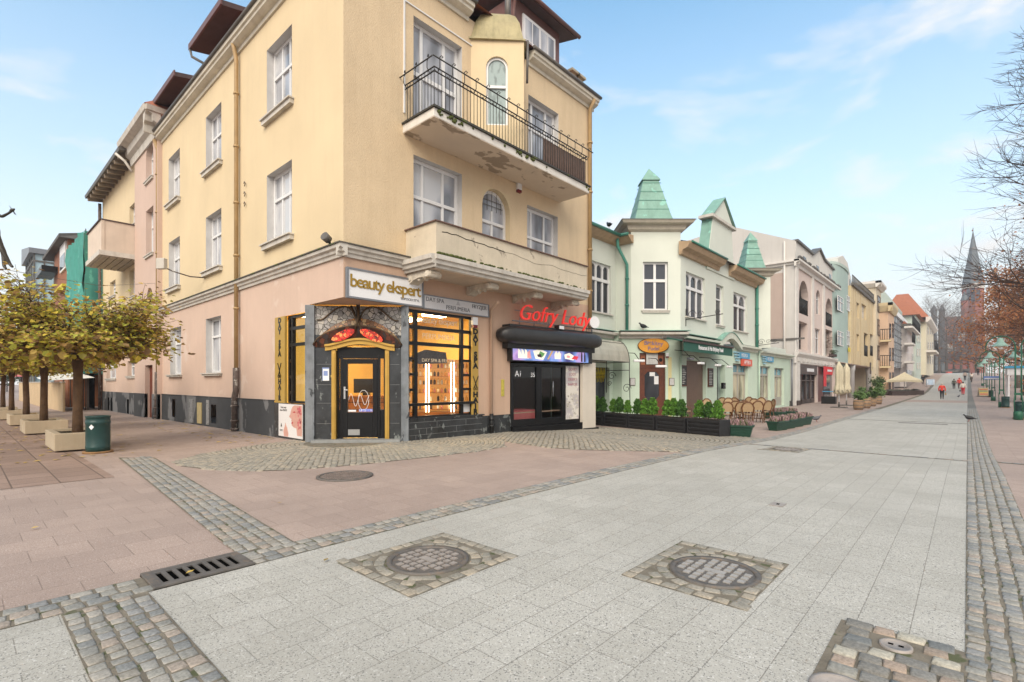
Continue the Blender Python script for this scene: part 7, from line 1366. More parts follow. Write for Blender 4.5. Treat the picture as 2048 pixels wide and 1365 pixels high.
mb = MB(); mb.hexa([FW.P(uW-.3, 12.25, .75), FW.P(uB-.05, 12.25, .75), FW.P(uB-.05, 12.75, -1), FW.P(uW-.3, 12.75, -1), FW.P(uW-.3, 12.4, .78), FW.P(uB-.05, 12.4, .78), FW.P(uB-.05, 14.2, -4), FW.P(uW-.3, 14.2, -4)]); mb.build('roof', M_ZINC, BL)
u = uW; M_RAF = mat('weathered_rafter', (.24, .19, .14), .85, .25, 5)
while u < uB-.3: mb = MB(); mb.hexa([FW.P(u, 12.05, .68), FW.P(u+.14, 12.05, .68), FW.P(u+.14, 12.15, 0), FW.P(u, 12.15, 0), FW.P(u, 12.25, .7), FW.P(u+.14, 12.25, .7), FW.P(u+.14, 12.5, 0), FW.P(u, 12.5, 0)]); mb.build('rafter', M_RAF, BL); u += .82
pipe(BL, [FW.P(uB-.5, 12.2, .8), FW.P(uB-.3, 11.9, .5), FW.P(uB-.1, 11.4, .25)], .06, M_TRIM); pipe(BL, [FW.P(uW+.15, 12, .15), FW.P(uW+.15, -.3, .15)], .08, M_RUSTP, collars=(.6, 2.2))
b0, b1, bn = uB-3.5, uB, 1.4; zb0, zb1 = FW.z(205.5, 497, bn), FW.z(205.5, 436, bn)
mb = MB(); mb.fb(FW, b0, b1, zb0, zb1, bn-.12, bn).fb(FW, b1-.14, b1-.02, zb0, zb1, .02, bn-.12).fb(FW, b0, b0+.12, zb0, zb1, 0, bn-.12); o = mb.build('boxed_balcony', mat('pale_pink_parapet', (.62, .52, .43), .9, .08, 2, .3, 40, patch=(.3, .24, .2), pth=.72, psc=3, streak=.15), BL)
MB().fb(FW, b0-.06, b1+.02, zb1, zb1+.05, -.0, bn+.06).build('coping', M_BRND, o); mb = MB(); mb.fb(FW, b0-.08, b1+.01, zb0-.22, zb0-.002, 0, bn+.08); mb.build('balcony_edge', M_TRIM, o); mb = MB()
for k in range(5): mb.fb(FW, b0+.05, b1-.1, zb0-.27, zb0-.22, .03+.27*k, .26+.27*k)
mb.build('balcony_boards', mat('soffit_boards', (.4, .35, .28), .85, .2, 4), o)
# scaffold with green netting
M_NET = mat('green_netting', (.06, .27, .23), .8, .15, 1.5, .4, 30, streak=.35, scol=(.03, .2, .15), patch=(.12, .42, .35), pth=.6, psc=1.2)
SCA = empty('scaffold', (-41, 5.5, 0), 'scaffold wrapped in bright green debris netting beside the bay house', 'scaffold'); q = [(-38.25, 6.6), (-38.25, 4.92), (-44.6, 4.92), (-44.6, 7)]
mb = MB(); g_ = random.Random(4)
for (xa, ya), (xb, yb) in zip(q, q[1:]):
    n = max(4, int(math.hypot(xb-xa, yb-ya)/.35)); cols = []
    for i in range(n+1):
        t = i/n; x, y = xa+(xb-xa)*t, ya+(yb-ya)*t; col = []
        for k in range(12): z = 2.0+(10.3-2.0+.07*math.sin(9*t))*k/11; col.append((x+g_.uniform(-.05, .07)+.06*math.sin(i*2.1), y+g_.uniform(-.07, .05)+.09*math.sin(i*1.7), z))
        cols.append(col)
    for c0_, c1_ in zip(cols, cols[1:]):
        for k in range(11): mb.face([c0_[k], c1_[k], c1_[k+1], c0_[k+1]], True)
mb.build('debris_netting', M_NET, SCA, fix=False)
for x in (-38.4, -40.5, -42.5, -44.4):
    for y in (5.05, 6.0): MB().tube([(x, y, -.3), (x, y, 10.5)], .03, 6).build('scaffold_pole', M_ZINC, SCA)
for z in (2.2, 4.4, 6.6, 8.8): MB().box((-41.4, 5.5, z), (6.2, .9, .05)).build('scaffold_board', M_WOOD, SCA)
MB().box((-41.5, 7.4, 5), (6, 1.2, 10.4)).build('wall_behind', M_PGRY, tag(empty('scaffolded_house', (-41.5, 7.4, 0), 'house hidden behind the green scaffold netting', 'building')))
mb = MB(); mb.box((-38.8, 5.2, 1.0), (.08, .1, 2.3)).box((-40.6, 5.2, 1.0), (.08, .1, 2.3)).box((-39.7, 5.2, 2.05), (1.8, .1, .1)); e = tag(mb.build('gate_frame', M_ZINC), 'grey metal gate frame under the green netting', 'gate'); MB().box((-39.7, 5.5, 1.0), (1.75, .05, 2.2)).build('dark_gap', M_PIT, e)
# dormers peeping over, brown house, glass house
M_BWOOD = mat('orange_brown_cladding', (.26, .1, .045), .7, .2, 3, streak=.3)
e = empty('brown_house', (-50, 6, 0), 'orange brown timber house with a dark overhanging roof beyond the green netting', 'building'); FBn = Fac(-44.7, 5.0, 1, 0); a, b = FBn.u(109), FBn.u(136); zr = FBn.z(120, 497)
MB().fb(FBn, a, b, -.3, zr, -4, 0).build('timber_wall', M_BWOOD, e); mb = MB(); mb.hexa([FBn.P(a-2.2, zr-.1, .5), FBn.P(b+.4, zr-.1, .5), FBn.P(b+.4, zr, -4), FBn.P(a-2.2, zr, -4), FBn.P(a-2.2, zr+.12, .5), FBn.P(b+.4, zr+.12, .5), FBn.P(b, zr+.8, -2), FBn.P(a-1.5, zr+.8, -2)]); mb.build('roof', M_SLATE, e)
u0, u1 = FBn.u(123), FBn.u(134); MB().fb(FBn, u0, u1, FBn.z(128, 543), FBn.z(128, 490), 0, .1).build('window', M_WHITE, e); o = bpy.data.objects; MB().fb(FBn, u0+.3, u1-.2, FBn.z(128, 539), FBn.z(128, 512), .1, .12).build('pane', M_PANED, e); MB().fb(FBn, FBn.u(103), FBn.u(116), FBn.z(110, 553), FBn.z(110, 541), .0, .9).build('awning_box', M_BLK, e); MB().fb(FBn, u0-.8, u1+.3, FBn.z(128, 580), FBn.z(128, 575), 0, .3).build('yellow_ledge', M_YGR, e)
e = empty('glass_house', (-69, 6, 0), 'blue tinted glass corner building at the far left beyond the brown house', 'building'); zt = 14.3; x0, y0 = -68.8, 5.1
M_GBL = glass('sky_blue_glass', (.3, .42, .47), .05, .2, .4, sp_=.8); MB().hexa([(x0-8, y0, 0), (x0, y0, 0), (x0, y0+6, 0), (x0-8, y0+6, 0), (x0-8, y0, zt), (x0, y0, zt), (x0, y0+6, zt), (x0-8, y0+6, zt)]).build('glass_wall', M_GBL, e); mb = MB()
for y in (0, .75, 1.5, 2.3, 3.1): mb.box((x0+.04, y0+y, zt/2), (.14, .12, zt))
for x in (2, 4, 6, 8): mb.box((x0-x, y0-.04, zt/2), (.2, .12, zt))
for z in (4, 6.4, 8.8, 11.2, 13.6): mb.box((x0+.05, y0+3, z), (.13, 6.2, .14)).box((x0-4, y0-.05, z), (8.1, .13, .14))
mb.build('glazing_bar', M_ZINC, e); mb = MB(); mb.hexa([(x0-8.3, y0-.4, zt), (x0+.4, y0-.4, zt), (x0+.4, y0+6, zt), (x0-8.3, y0+6, zt), (x0-8.3, y0-.4, zt+1.8), (x0+.4, y0-.4, zt+.5), (x0+.4, y0+6, zt+.5), (x0-8.3, y0+6, zt+1.8)]); mb.build('roof_edge', M_SIGNF, e)
# hoarding, tent, red kiosk at street level
e = empty('hoarding', (-52, 3.9, 0), 'tan wooden hoarding along the far left of the side street', 'fence'); z0 = -.25; MB().box((-52, 3.95, .62), (30, .08, 1.7)).build('hoarding_panel', mat('tan_board', (.5, .37, .22), .85, .1, 1, streak=.15), e); MB().box((-52, 3.93, 1.49), (30.1, .14, .05)).build('top_rail', M_TRIM, e)
e = empty('white_tent', (-41, 3.0, 0), 'white peaked tent canopy above the tan hoarding', 'tent'); q = gnd(125, 812); p0 = Vector((-39.5, 4.2, 0)); mb = MB()
c4 = [(p0.x-2.2, p0.y-1.0, 1.75), (p0.x+1.6, p0.y-1.0, 1.55), (p0.x+1.6, p0.y+1.2, 1.75), (p0.x-2.2, p0.y+1.2, 1.75)]; rings = [c4, [(p0.x-.9, p0.y-.4, 2.1), (p0.x+.6, p0.y-.4, 2.1), (p0.x+.6, p0.y+.5, 2.1), (p0.x-.9, p0.y+.5, 2.1)], [(p0.x-.2, p0.y-.1, 2.7), (p0.x+.05, p0.y-.1, 2.7), (p0.x+.05, p0.y+.1, 2.7), (p0.x-.2, p0.y+.1, 2.7)]]
mb.loft(rings, False); mb.build('tent_canopy', mat('white_canvas', (.66, .65, .63), .8, .05, 2), e); mb = MB(); mb.tube([(p0.x-.08, p0.y, -.2), (p0.x-.08, p0.y, 2.6)], .03, 6); mb.build('tent_pole', M_ZINC, e)
q = gnd(66, 797); e = empty('red_kiosk', q, 'small red kiosk with glass sides at the far left of the side street', 'kiosk', rz=R(10)); MB().box((0, 0, 1.2), (1.5, 1.5, 2.4)).build('kiosk_glass', M_PANED, e, local=True); mb = MB()
for sx in (-.75, 0, .75):
    for sy in (-.75, .75): mb.box((sx, sy, 1.2), (.1, .1, 2.4))
mb.box((0, 0, .1), (1.6, 1.6, .25)); mb.build('kiosk_frame', M_DKRED, e, local=True); mb = MB(); mb.hexa([(-1.3, -1.3, 2.35), (1.3, -1.3, 2.35), (1.3, 1.3, 2.35), (-1.3, 1.3, 2.35), (-.5, -.5, 2.95), (.5, -.5, 2.95), (.5, .5, 2.95), (-.5, .5, 2.95)]); mb.build('kiosk_roof', mat('faded_red_roof', (.45, .1, .1), .6), e, local=True)
sheet('side_road', mat('side_road_asphalt', (.2, .2, .2), .9, .1, 1, .3, 60), [-300, -76], [-20, 3], .006)
M_BUSH = mat('hedge_leaf', (.06, .09, .03), .8, .4, 5, island=.6)
def blob_foliage(c, rx, ry, rz_, n, m, s, seed, name='foliage', parent=None, local=False):
    g = random.Random(seed); mb = MB(); cl = [(g.gauss(0, .45)*rx, g.gauss(0, .45)*ry, g.uniform(-.7, .8)*rz_, g.uniform(.25, .5)) for _ in range(9)]
    for i in range(n):
        a = g.choice(cl); p = Vector(c)+Vector((a[0]+g.gauss(0, a[3]*.55)*rx, a[1]+g.gauss(0, a[3]*.55)*ry, a[2]+g.gauss(0, a[3]*.5)*rz_))
        d = Vector((g.gauss(0, 1), g.gauss(0, 1), g.gauss(0, .7))).normalized(); e_ = d.orthogonal().normalized(); l = s*g.uniform(.6, 1.3)
        mb.mesh([p-d*l, p+e_*l*.5, p+d*l, p-e_*l*.5], [(0, 1, 2, 3)])
    return mb.build(name, m, parent, local=local, fix=False)
for i, (px_, d, r, hgt, lb) in enumerate(((14, 95, 7, 5, 'green bush at the far left end of the side street'), (44, 120, 9, 7, 'second green bush beyond the far end of the side street'))):
    q = at_depth(px_, 766, d); e = empty('bush', (q.x, q.y, 0), lb, 'bush'); blob_foliage((0, 0, hgt*.5), r*.6, r*.6, hgt*.5, 1500, M_BUSH, .35, i, parent=e, local=True); MB().tube([(0, 0, -.2), (0, 0, hgt*.5)], .1, 5).build('stem', M_BRND, e, local=True)
# ------------------------------------------------------------------ flat-crowned trees in stone planters, bin, balancing figure
M_BARK = mat('brown_bark', (.13, .075, .04), .9, .3, 9, .8, 35, obj=True, streak=.4); M_TWIG = mat('dark_twig', (.075, .05, .035), .9, .2, 9)
def leaf_mat(name, tones):
    m, nt, b = newmat(name); L = nt.links.new; g = N(nt, 'ShaderNodeNewGeometry'); k = len(tones); c = ramp(nt, g.outputs['Random Per Island'], [(i/k, t) for i, t in enumerate(tones)], 'CONSTANT'); L(c, b.inputs['Base Color']); b.inputs['Roughness'].default_value = .55; b.inputs['Specular IOR Level'].default_value = .3
    t = N(nt, 'ShaderNodeBsdfTranslucent'); L(c, t.inputs[0]); mx = N(nt, 'ShaderNodeMixShader', i_0=.42); out = nt.nodes['Material Output']; L(b.outputs[0], mx.inputs[1]); L(t.outputs[0], mx.inputs[2]); L(mx.outputs[0], out.inputs[0]); return m
M_LEAF = leaf_mat('autumn_leaf', [(.62, .56, .08), (.48, .48, .08), (.36, .22, .08), (.7, .56, .09), (.2, .12, .055), (.55, .4, .12), (.52, .55, .1), (.3, .2, .08), (.66, .48, .14), (.4, .37, .09)])
def leaf(mb, p, d, up, l, w):
    d = d.normalized(); s = d.cross(up); s = s.normalized() if s.length > 1e-3 else d.orthogonal().normalized(); n = s.cross(d)*.16
    mb.mesh([p, p+d*l*.3+s*w*.5+n*l, p+d*l*.75+s*w*.34+n*l*.6, p+d*l, p+d*l*.75-s*w*.34+n*l*.6, p+d*l*.3-s*w*.5+n*l], [(0, 1, 2, 3), (0, 3, 4, 5)])
def flat_crown(seed, Rr=1.9):
    g = random.Random(seed); tw = MB(); lf = MB(); tips = []
    for i in range(46):
        a = 2*math.pi*i/46+g.uniform(-.1, .1); ro = Rr*g.uniform(.72, 1.02); z0 = g.uniform(1.75, 2.1); zz = z0+.25; pts = [Vector((0, 0, 1.75))]
        el = g.uniform(.05, 1)**1.5
        for k in range(1, 7):
            t = k/6; r = ro*t*(1-.35*el*t); pts.append(Vector((r*math.cos(a+.25*math.sin(3*t+i)), r*math.sin(a+.25*math.sin(3*t+i)), 1.85+el*1.35*t**.8-.12*t*t*(1-el)+g.uniform(-.05, .05))))
        tw.tube(pts, [.035, .028, .022, .016, .012, .009, .004], 4, False)
        for k in range(2, 7):
            for _ in range(7):
                b = a+g.gauss(0, .9); l = g.uniform(.25, .6); q = pts[k]; e_ = q+Vector((math.cos(b)*l, math.sin(b)*l, g.uniform(-.15, .3)+.1*el)); m_ = (q+e_)/2+Vector((0, 0, .04)); tw.tube([q, m_, e_], [.007, .005, .003], 3, False); tips += [(m_, e_-q), (e_, e_-q)]
        if i % 2 == 0:
            e_ = pts[5]+Vector((g.uniform(-.15, .15), g.uniform(-.15, .15), g.uniform(.3, .75))); tw.tube([pts[5], e_], [.007, .003], 3, False); tips.append((e_, e_-pts[5]))
    for p, d in tips:
        for _ in range(3):
            q = p+Vector((g.gauss(0, .12), g.gauss(0, .12), g.gauss(0, .09))); dd = Vector((d.x+g.gauss(0, .35), d.y+g.gauss(0, .35), g.uniform(-.35, .15)))
            l = g.uniform(.06, .13)*(1.25 if q.z < 2.05 else 1); leaf(lf, q, dd, Vector((g.gauss(0, .5), g.gauss(0, .5), 1)), l, l*.8)
    for _ in range(190):   # larger hanging leaves on the rim below
        a = g.uniform(0, 6.283); r = Rr*g.uniform(.15, 1.02); l = g.uniform(.12, .19); leaf(lf, Vector((r*math.cos(a), r*math.sin(a), g.uniform(1.72, 1.95))), Vector((g.gauss(0, .6), g.gauss(0, .6), -.8)), Vector((math.cos(a), math.sin(a), .3)), l, l*.85)
    return tw, lf
def flat_tree(lb, seed):
    e = empty('flat_crown_tree', (0, 0, 0), lb, 'tree', 'flat crowned trees in stone planters'); tw, lf = flat_crown(seed); tr = MB(); tr.tube([(0, 0, -.1), (.01, 0, .6), (-.015, .01, 1.3), (0, 0, 1.85)], [.105, .088, .085, .11], 12); tr.build('trunk', M_BARK, e, local=True); c = tw.build('crown', M_TWIG, e, local=True, fix=False); lf.build('leaves', M_LEAF, c, local=True, fix=False); return e
TX = [(-14.83, 1.81), (-20.6, 1.74), (-25.5, 1.68), (-30.3, 1.55), (-35.3, 1.5)]
tl = ['flat crowned yellowing tree nearest the camera, beside the green bin', 'second flat crowned yellowing tree from the green bin', 'third flat crowned yellowing tree in the row', 'fourth flat crowned tree at the left edge of the photo', 'farthest flat crowned tree of the row']
M_STONEP = mat('sandstone_planter', (.46, .38, .27), .85, .12, 1.5, .4, 40, streak=.35, scol=(.3, .2, .11), patch=(.36, .25, .13), pth=.64, psc=1.4)
t1, t2 = flat_tree(tl[0], 1), flat_tree(tl[1], 2)
pb = empty('stone_planter', (0, 0, 0), 'square stone planter under the nearest flat crowned tree', 'planter', 'square stone planters'); mb = MB(); h = .36; L2 = .8
mb.loft([[(s*x, t*(x-.33), z) for s, t in ((-1, -1), (1, -1), (1, 1), (-1, 1))] for x, z in ((L2, 0), (L2, h), (L2-.13, h), (L2-.13, h-.05))], False); mb.build('planter_rim', M_STONEP, pb, local=True, bevel=.015); MB().box((0, 0, h-.06), (L2*2-.27, L2*2-.93, .02)).build('soil', M_SOIL, pb, local=True)
MB().box((0, 0, .015), (1.5, .84, .03)).build('planter_foot', M_PIT, pb, local=True)
for i, (x, y) in enumerate(TX):
    z = zg(x, y)
    if i == 0: t1.location = (x, y, z+.33); pb.location = (x, y, z+.04)
    elif i == 1: t2.location = (x, y, z+.33); copy_tree(pb, (x, y, z+.04), 0, 'square stone planter second from the green bin')
    else: copy_tree((t1, t2)[i % 2], (x, y, z+.33), i*1.3, tl[i]); copy_tree(pb, (x, y, z+.04), 0, ['third square stone planter in the row', 'fourth square stone planter at the left edge', 'farthest square stone planter of the row'][i-2])
M_BIN = mat('dark_green_bin', (.014, .05, .047), .4, .2, 5, streak=.3, obj=True)
bn = empty('litter_bin', (0, 0, 0), 'round dark green litter bin with a white diamond mark beside the nearest stone planter', 'litter bin', 'round green litter bins'); r_ = .205
MB().lathe([(r_, .04), (r_, .1), (r_*1.02, .11), (r_*1.02, .14), (r_, .15), (r_, .6), (r_*1.03, .61), (r_*1.03, .66), (r_, .67), (r_, .74), (r_*1.04, .745), (r_*1.04, .77), (r_*.9, .77), (r_*.88, .6), (.001, .6)], k=28).build('bin_body', M_BIN, bn, local=True); MB().lathe([(r_*1.25, 0), (r_*1.25, .04), (.001, .04)], k=24).build('base_plate', mat('rusty_base', (.22, .12, .05), .8, .3, 9), bn, local=True)
mb = MB(); a0 = math.atan2(-.62, .78); mb.face([(r_*1.035*math.cos(a0+da), r_*1.035*math.sin(a0+da), .55+dz) for da, dz in ((-.22, 0), (0, -.055), (.22, 0), (0, .055))]); mb.build('diamond_mark', M_SIGNW, bn, local=True, fix=False)
p = gnd(196, 906); bn.location = p
def skin(name, pts, edges, m, parent, sub=2, local=True, sx=1):
    me = bpy.data.meshes.new(name); me.from_pydata([tuple(p[:3]) for p in pts], edges, []); o = bpy.data.objects.new(name, me); COL.objects.link(o); md = o.modifiers.new('s', 'SKIN'); md.use_smooth_shade = True
    for v, p in zip(me.skin_vertices[0].data, pts): r = p[3]; v.radius = (r, r) if not isinstance(r, tuple) else r
    me.skin_vertices[0].data[0].use_root = True; ss = o.modifiers.new('u', 'SUBSURF'); ss.levels = sub; ss.render_levels = sub
    dg = bpy.context.evaluated_depsgraph_get(); n = bpy.data.meshes.new_from_object(o.evaluated_get(dg)); bpy.data.objects.remove(o); n.materials.clear(); n.materials.append(m); n.name = name
    for p in n.polygons: p.use_smooth = True
    q = bpy.data.objects.new(name, n); COL.objects.link(q); q.parent = parent
    if not local: q.matrix_parent_inverse = Matrix.Translation(-parent.location)
    return q
M_BRZ = mat('dark_bronze', (.05, .045, .038), .5, .25, 8, metal=.4)
d = 12.0; q = at_depth(18, 538, d); e = empty('balancing_sculpture', q, 'dark bronze figure balancing high on a wire, arm stretched out holding a bird', 'sculpture', rz=HEAD)
P = lambda x, z, y=0: (x*.0119*1.0, y, z*.0119)
pts = [P(-30, 76)+(.1,), P(-34, 98)+(.11,), P(-37, 116)+(.12,), P(-36, 127)+(.05,), P(-34, 135, .03)+(.07,), P(-32, 145, .04)+(.075,), P(-22, 109, -.08)+(.05,), P(-4, 101, -.12)+(.036,), P(12, 108, -.14)+(.026,), P(17, 112, -.14)+(.03,), P(-47, 110, .1)+(.05,), P(-58, 98, .16)+(.04,), P(-68, 104, .2)+(.03,), P(-22, 68, -.06)+(.085,), P(-7, 36, -.08)+(.06,), P(4, 8, -.02)+(.036,), P(12, 2, -.05)+(.03,), P(-34, 66, .08)+(.085,), P(-20, 34, .12)+(.06,), P(-15, 6, .06)+(.036,), P(-8, 0, .03)+(.03,)]
skin('bronze_body', pts, [(0, 1), (1, 2), (2, 3), (3, 4), (4, 5), (2, 6), (6, 7), (7, 8), (8, 9), (2, 10), (10, 11), (11, 12), (0, 13), (13, 14), (14, 15), (15, 16), (0, 17), (17, 18), (18, 19), (19, 20)], M_BRZ, e)
mb = MB(); mb.tube([P(14, 112, -.14), P(19, 113, -.15), P(24, 116, -.15)], [.02, .045, .012], 7); mb.mesh([P(18, 114, -.15), P(16, 122, -.2), P(20, 121, -.25), P(21, 114, -.16), P(19, 107, -.1), P(22, 105, -.08)], [(0, 1, 2, 3), (0, 3, 5, 4)]); mb.build('bird', M_BRZ, e, local=True)
e = empty('cable', (-24, 5.5, 6), 'thin steel cable strung across the side street to the bay house', 'cable'); a = FY.P(FY.u(310), FY.z(310, 567), 0); b = at_depth(12, 540, 12.0); mb = MB(); mb.tube([a, (a+b)/2+Vector((0, 0, -.25)), b, b+(b-a)*.4], .006, 4, False); mb.build('steel_wire', M_ZINC, e)
# ------------------------------------------------------------------ right side: trees, lamps, bins, kiosk, people, birds
M_BARKG = mat('grey_bark', (.09, .075, .062), .9, .3, 6, .7, 25, obj=True); M_TWIGD = mat('bare_twig', (.05, .031, .025), .9, .2, 5); M_TWIGG = mat('grey_bare_twig', (.13, .11, .1), .9, .15, 3)
M_OAK = leaf_mat('russet_leaf', [(.4, .16, .06), (.3, .11, .045), (.48, .22, .09), (.2, .08, .04), (.36, .2, .09), (.44, .18, .07)])
def grow(g, mb, p, d, l, r, lev, tips, up=.08, spread=.55, k=3, drop=.0, ch=(3, 4)):
    pts = [p]; rs = [r]; n = 4 if lev > 1 else 3; q = p
    for i in range(n):
        d = (d+Vector((g.gauss(0, .16), g.gauss(0, .16), g.gauss(0, .12)+up-drop))).normalized(); q = q+d*(l/n); pts.append(q); rs.append(r*(1-.62*(i+1)/n))
    mb.tube(pts, rs, 5 if lev > 3 else k, lev > 3, lev > 2)
    if lev <= 0: tips.append((pts[-1], d)); tips.append((pts[1], d)); return
    for i in range(g.randint(*ch)):
        t = g.uniform(.3, 1); j = min(n-1, int(t*n)); b = pts[j]+(pts[j+1]-pts[j])*(t*n-j) if t < 1 else pts[-1]
        nd = (d*(.7)+Vector((g.gauss(0, spread), g.gauss(0, spread), g.gauss(0, spread*.7)))).normalized(); grow(g, mb, b, nd, l*g.uniform(.5, .78), max(.0085, rs[j]*.62), lev-1, tips, up, spread, k, drop, ch)
    grow(g, mb, pts[-1], d, l*.62, max(.0085, rs[-1]), lev-1, tips, up, spread, k, drop, ch)
def bare_tree(name, lb, grp, seed, h, th, lev, m, limbs=7, spread=.5, up=.08, leaves=0, lm=None, ls=.1, tr=.2, lspread=.35, ch=(3, 4), ll=.33, lean=1.0):
    g = random.Random(seed); e = empty(name, (0, 0, 0), lb, 'tree', grp); t = MB(); t.tube([(0, 0, -.4), (.02, .03, th*.4), (-.04, 0, th), (.05, .02, h*.55), (0, 0, h*.8)], [tr*1.35, tr, tr*.85, tr*.45, tr*.15], 10); t.build('trunk', M_BARKG, e, local=True)
    mb = MB(); tips = []
    for i in range(limbs):
        z = th+(h*.75-th)*(i/(limbs-1))**.9; a = i*2.4+g.uniform(-.3, .3); el = .15+.8*(i/(limbs-1)); d = Vector((math.cos(a)*lean, math.sin(a)*lean, el)).normalized(); grow(g, mb, Vector((0, 0, z)), d, h*ll*(1-.45*i/limbs), tr*.42, lev, tips, up, spread, ch=ch)
    c = mb.build('crown', m, e, local=True, fix=False)
    if leaves:
        lf = MB()
        for i in range(leaves):
            p, d = g.choice(tips); p = p+Vector((g.gauss(0, lspread), g.gauss(0, lspread), g.gauss(0, lspread*.8))); dd = Vector((g.gauss(0, 1), g.gauss(0, 1), g.gauss(0, 1)-.4)).normalized(); s = dd.orthogonal().normalized(); l = ls*g.uniform(.6, 1.3)
            lf.mesh([p, p+dd*l*.5+s*l*.4, p+dd*l, p+dd*l*.5-s*l*.4], [(0, 1, 2, 3)])
        lf.build('leaves', lm, c, local=True, fix=False)
    return e
GB = 'trees along the right side of the street'
e = bare_tree('bare_tree', 'bare dark branched tree nearest the camera, reaching in from the right edge', GB, 11, 20, 3.2, 3, M_TWIGD, 38, .5, .04, leaves=150, lm=M_OAK, ls=.09, ll=.155, ch=(4, 5)); e.location = (4.15, 29, zg(5, 29))
e2 = bare_tree('bare_tree', 'second bare dark tree behind the nearest one at the right edge', GB, 12, 16, 4, 3, M_TWIGD, 28, .5, .03, leaves=1200, lm=M_OAK, ls=.14, ll=.19, ch=(4, 5)); e2.location = (5.2, 42, zg(5, 43))
copy_tree(e2, (6.4, 57, zg(5, 57)), 2.1, 'third bare dark tree of the row at the right edge')
ok = [((5.3, 70), 21, 14, 6500, 'russet leaved oak behind the bare trees, nearest of the russet ones'), ((5.2, 86), 22, 16, 7500, 'tall russet leaved oak in front of the church tower'), ((5.4, 104), 23, 14, 5200, 'russet leaved oak farther up the street than the tall one')]
for (x, y), sd_, h, n, lb in ok:
    o = bare_tree('russet_oak', lb, GB, sd_, h, 2.4, 3, M_TWIGD, 9, .55, .05, leaves=n, lm=M_OAK, ls=.26, tr=.3, lspread=.5, ll=.26); o.location = (x, y, zg(x, y))
copy_tree(o, (6.5, 124, zg(4, 124)), 1.5, 'farthest russet leaved oak of the row')
gt = bare_tree('grey_bare_tree', 'grey bare tree left of the church by the cream corner house', 'grey bare trees before the church', 31, 24, 4, 4, M_TWIGG, 10, .6, .06, tr=.45)
for i, (px_, d, sc_, lb) in enumerate(((1878, 165, 1.0, None), (1893, 172, 1.02, 'second grey bare tree from the left before the church'), (1908, 178, .92, 'third grey bare tree, before the church nave'), (1922, 170, .8, 'fourth grey bare tree, just left of the church tower'), (1936, 180, .8, 'grey bare tree standing right before the church tower'), (1952, 175, .75, 'grey bare tree between the church tower and the russet oaks'), (1868, 185, .95, 'grey bare tree half behind the cream corner house'))):
    q = at_depth(px_, 760, d); q.z = zg(q.x, q.y)
    if i == 0: gt.location = q
    else: copy_tree(gt, q, i*1.1, lb, scale=sc_)
# low hedge mass beyond the end of the street
# street lamps
M_LGRN = mat('lamp_green', (.025, .13, .075), .4, .2, 6, streak=.2, obj=True); M_LSHD = mat('lamp_shade_green', (.3, .47, .4), .4, .15, 5, obj=True); M_LGLS = mat('lamp_globe', (.7, .7, .66), .3)
lp = empty('street_lamp', (0, 0, 0), 'double armed green street lamp', 'street lamp', 'double armed green street lamps')
mb = MB()
for sx in (-.1, .1): mb.tube([(sx, 0, .9), (sx, 0, 3.45)], .032, 7)
mb.build('mast', M_LGRN, lp, local=True); mb = MB()
for sx in (-1, 1):
    for sy in (-1, 1): mb.tube([(sx*.1, sy*.03, 1.25), (sx*.14, sy*.1, .9), (sx*.13, sy*.1, .35)], .018, 5)
mb.box((0, 0, 1.2), (.28, .1, .1)); mb.build('cage', M_LGRN, lp, local=True); MB().lathe([(.17, 0), (.17, .36), (.14, .4), (.001, .4)], k=10).build('base', M_LGRN, lp, local=True)
for s in (-1, 1):
    mb = MB(); mb.tube([(s*(.1+.5-.5*math.cos(math.pi*i/12)), 0, 3.42+.5*math.sin(math.pi*i/12)) for i in range(13)], .026, 6); mb.tube([(s*1.1, 0, 3.42), (s*1.1, 0, 3.2), (s*1.0, 0, 3.16)], .02, 5); mb.tube([(s*.6, 0, 3.92), (s*.6, 0, 3.8)], .02, 5); arm = mb.build('lamp_arm', M_LGRN, lp, local=True)
    mb = MB(); mb.lathe([(.02, 3.84), (.1, 3.82), (.12, 3.68), (.15, 3.62), (.3, 3.46), (.31, 3.44), (.28, 3.44)], (s*.6, 0, 0), 18); mb.build('lamp_shade', M_LSHD, arm, local=True); mb = MB(); mb.ball((s*.6, 0, 3.46), .13, 10, 6, 1, 1, .7); mb.build('lamp_globe', M_LGLS, arm, local=True)
LY_ = [33, 48.5, 63.8, 79, 94, 109]; nm = ['nearest', 'second', 'third', 'fourth', 'fifth', 'farthest']
for i, y in enumerate(LY_):
    q = Vector((1.74, y, zg(1.7, y)))
    if i == 0: lp.location = q; lp['label'] = 'double armed green street lamp nearest the camera at the right edge'
    else: copy_tree(lp, q, 0, nm[i]+' double armed green street lamp along the right side of the street')
q = gnd(2040, 838); copy_tree(bn, q, 2.6, 'round green litter bin below the nearest street lamp at the right edge', scale=1.05); q = gnd(2011, 816); copy_tree(bn, q, 2.2, 'round green litter bin by the second street lamp on the right', scale=1.0); q = gnd(1982, 795); copy_tree(bn, q, 1.9, 'round green litter bin near the third street lamp, farthest up the street')
e = empty('street_kiosk', (4.3, 61.5, zg(4, 61)), 'market kiosk with a white fascia and blue roof edge under the right hand trees', 'kiosk'); mb = MB(); mb.box((0, 0, 2.62), (3.6, 3, .58)); mb.build('fascia', M_SIGNW, e, local=True); MB().box((0, 0, 3.0), (3.9, 3.3, .18)).build('roof', M_BLUS, e, local=True); mb = MB()
for sx in (-1.7, 1.7):
    for sy in (-1.4, 1.4): mb.box((sx, sy, 1.15), (.1, .1, 2.4))
mb.build('post', M_SIGNW, e, local=True); MB().box((.5, .6, .55), (2.2, 1.2, 1.1)).build('counter', M_BRNS, e, local=True)
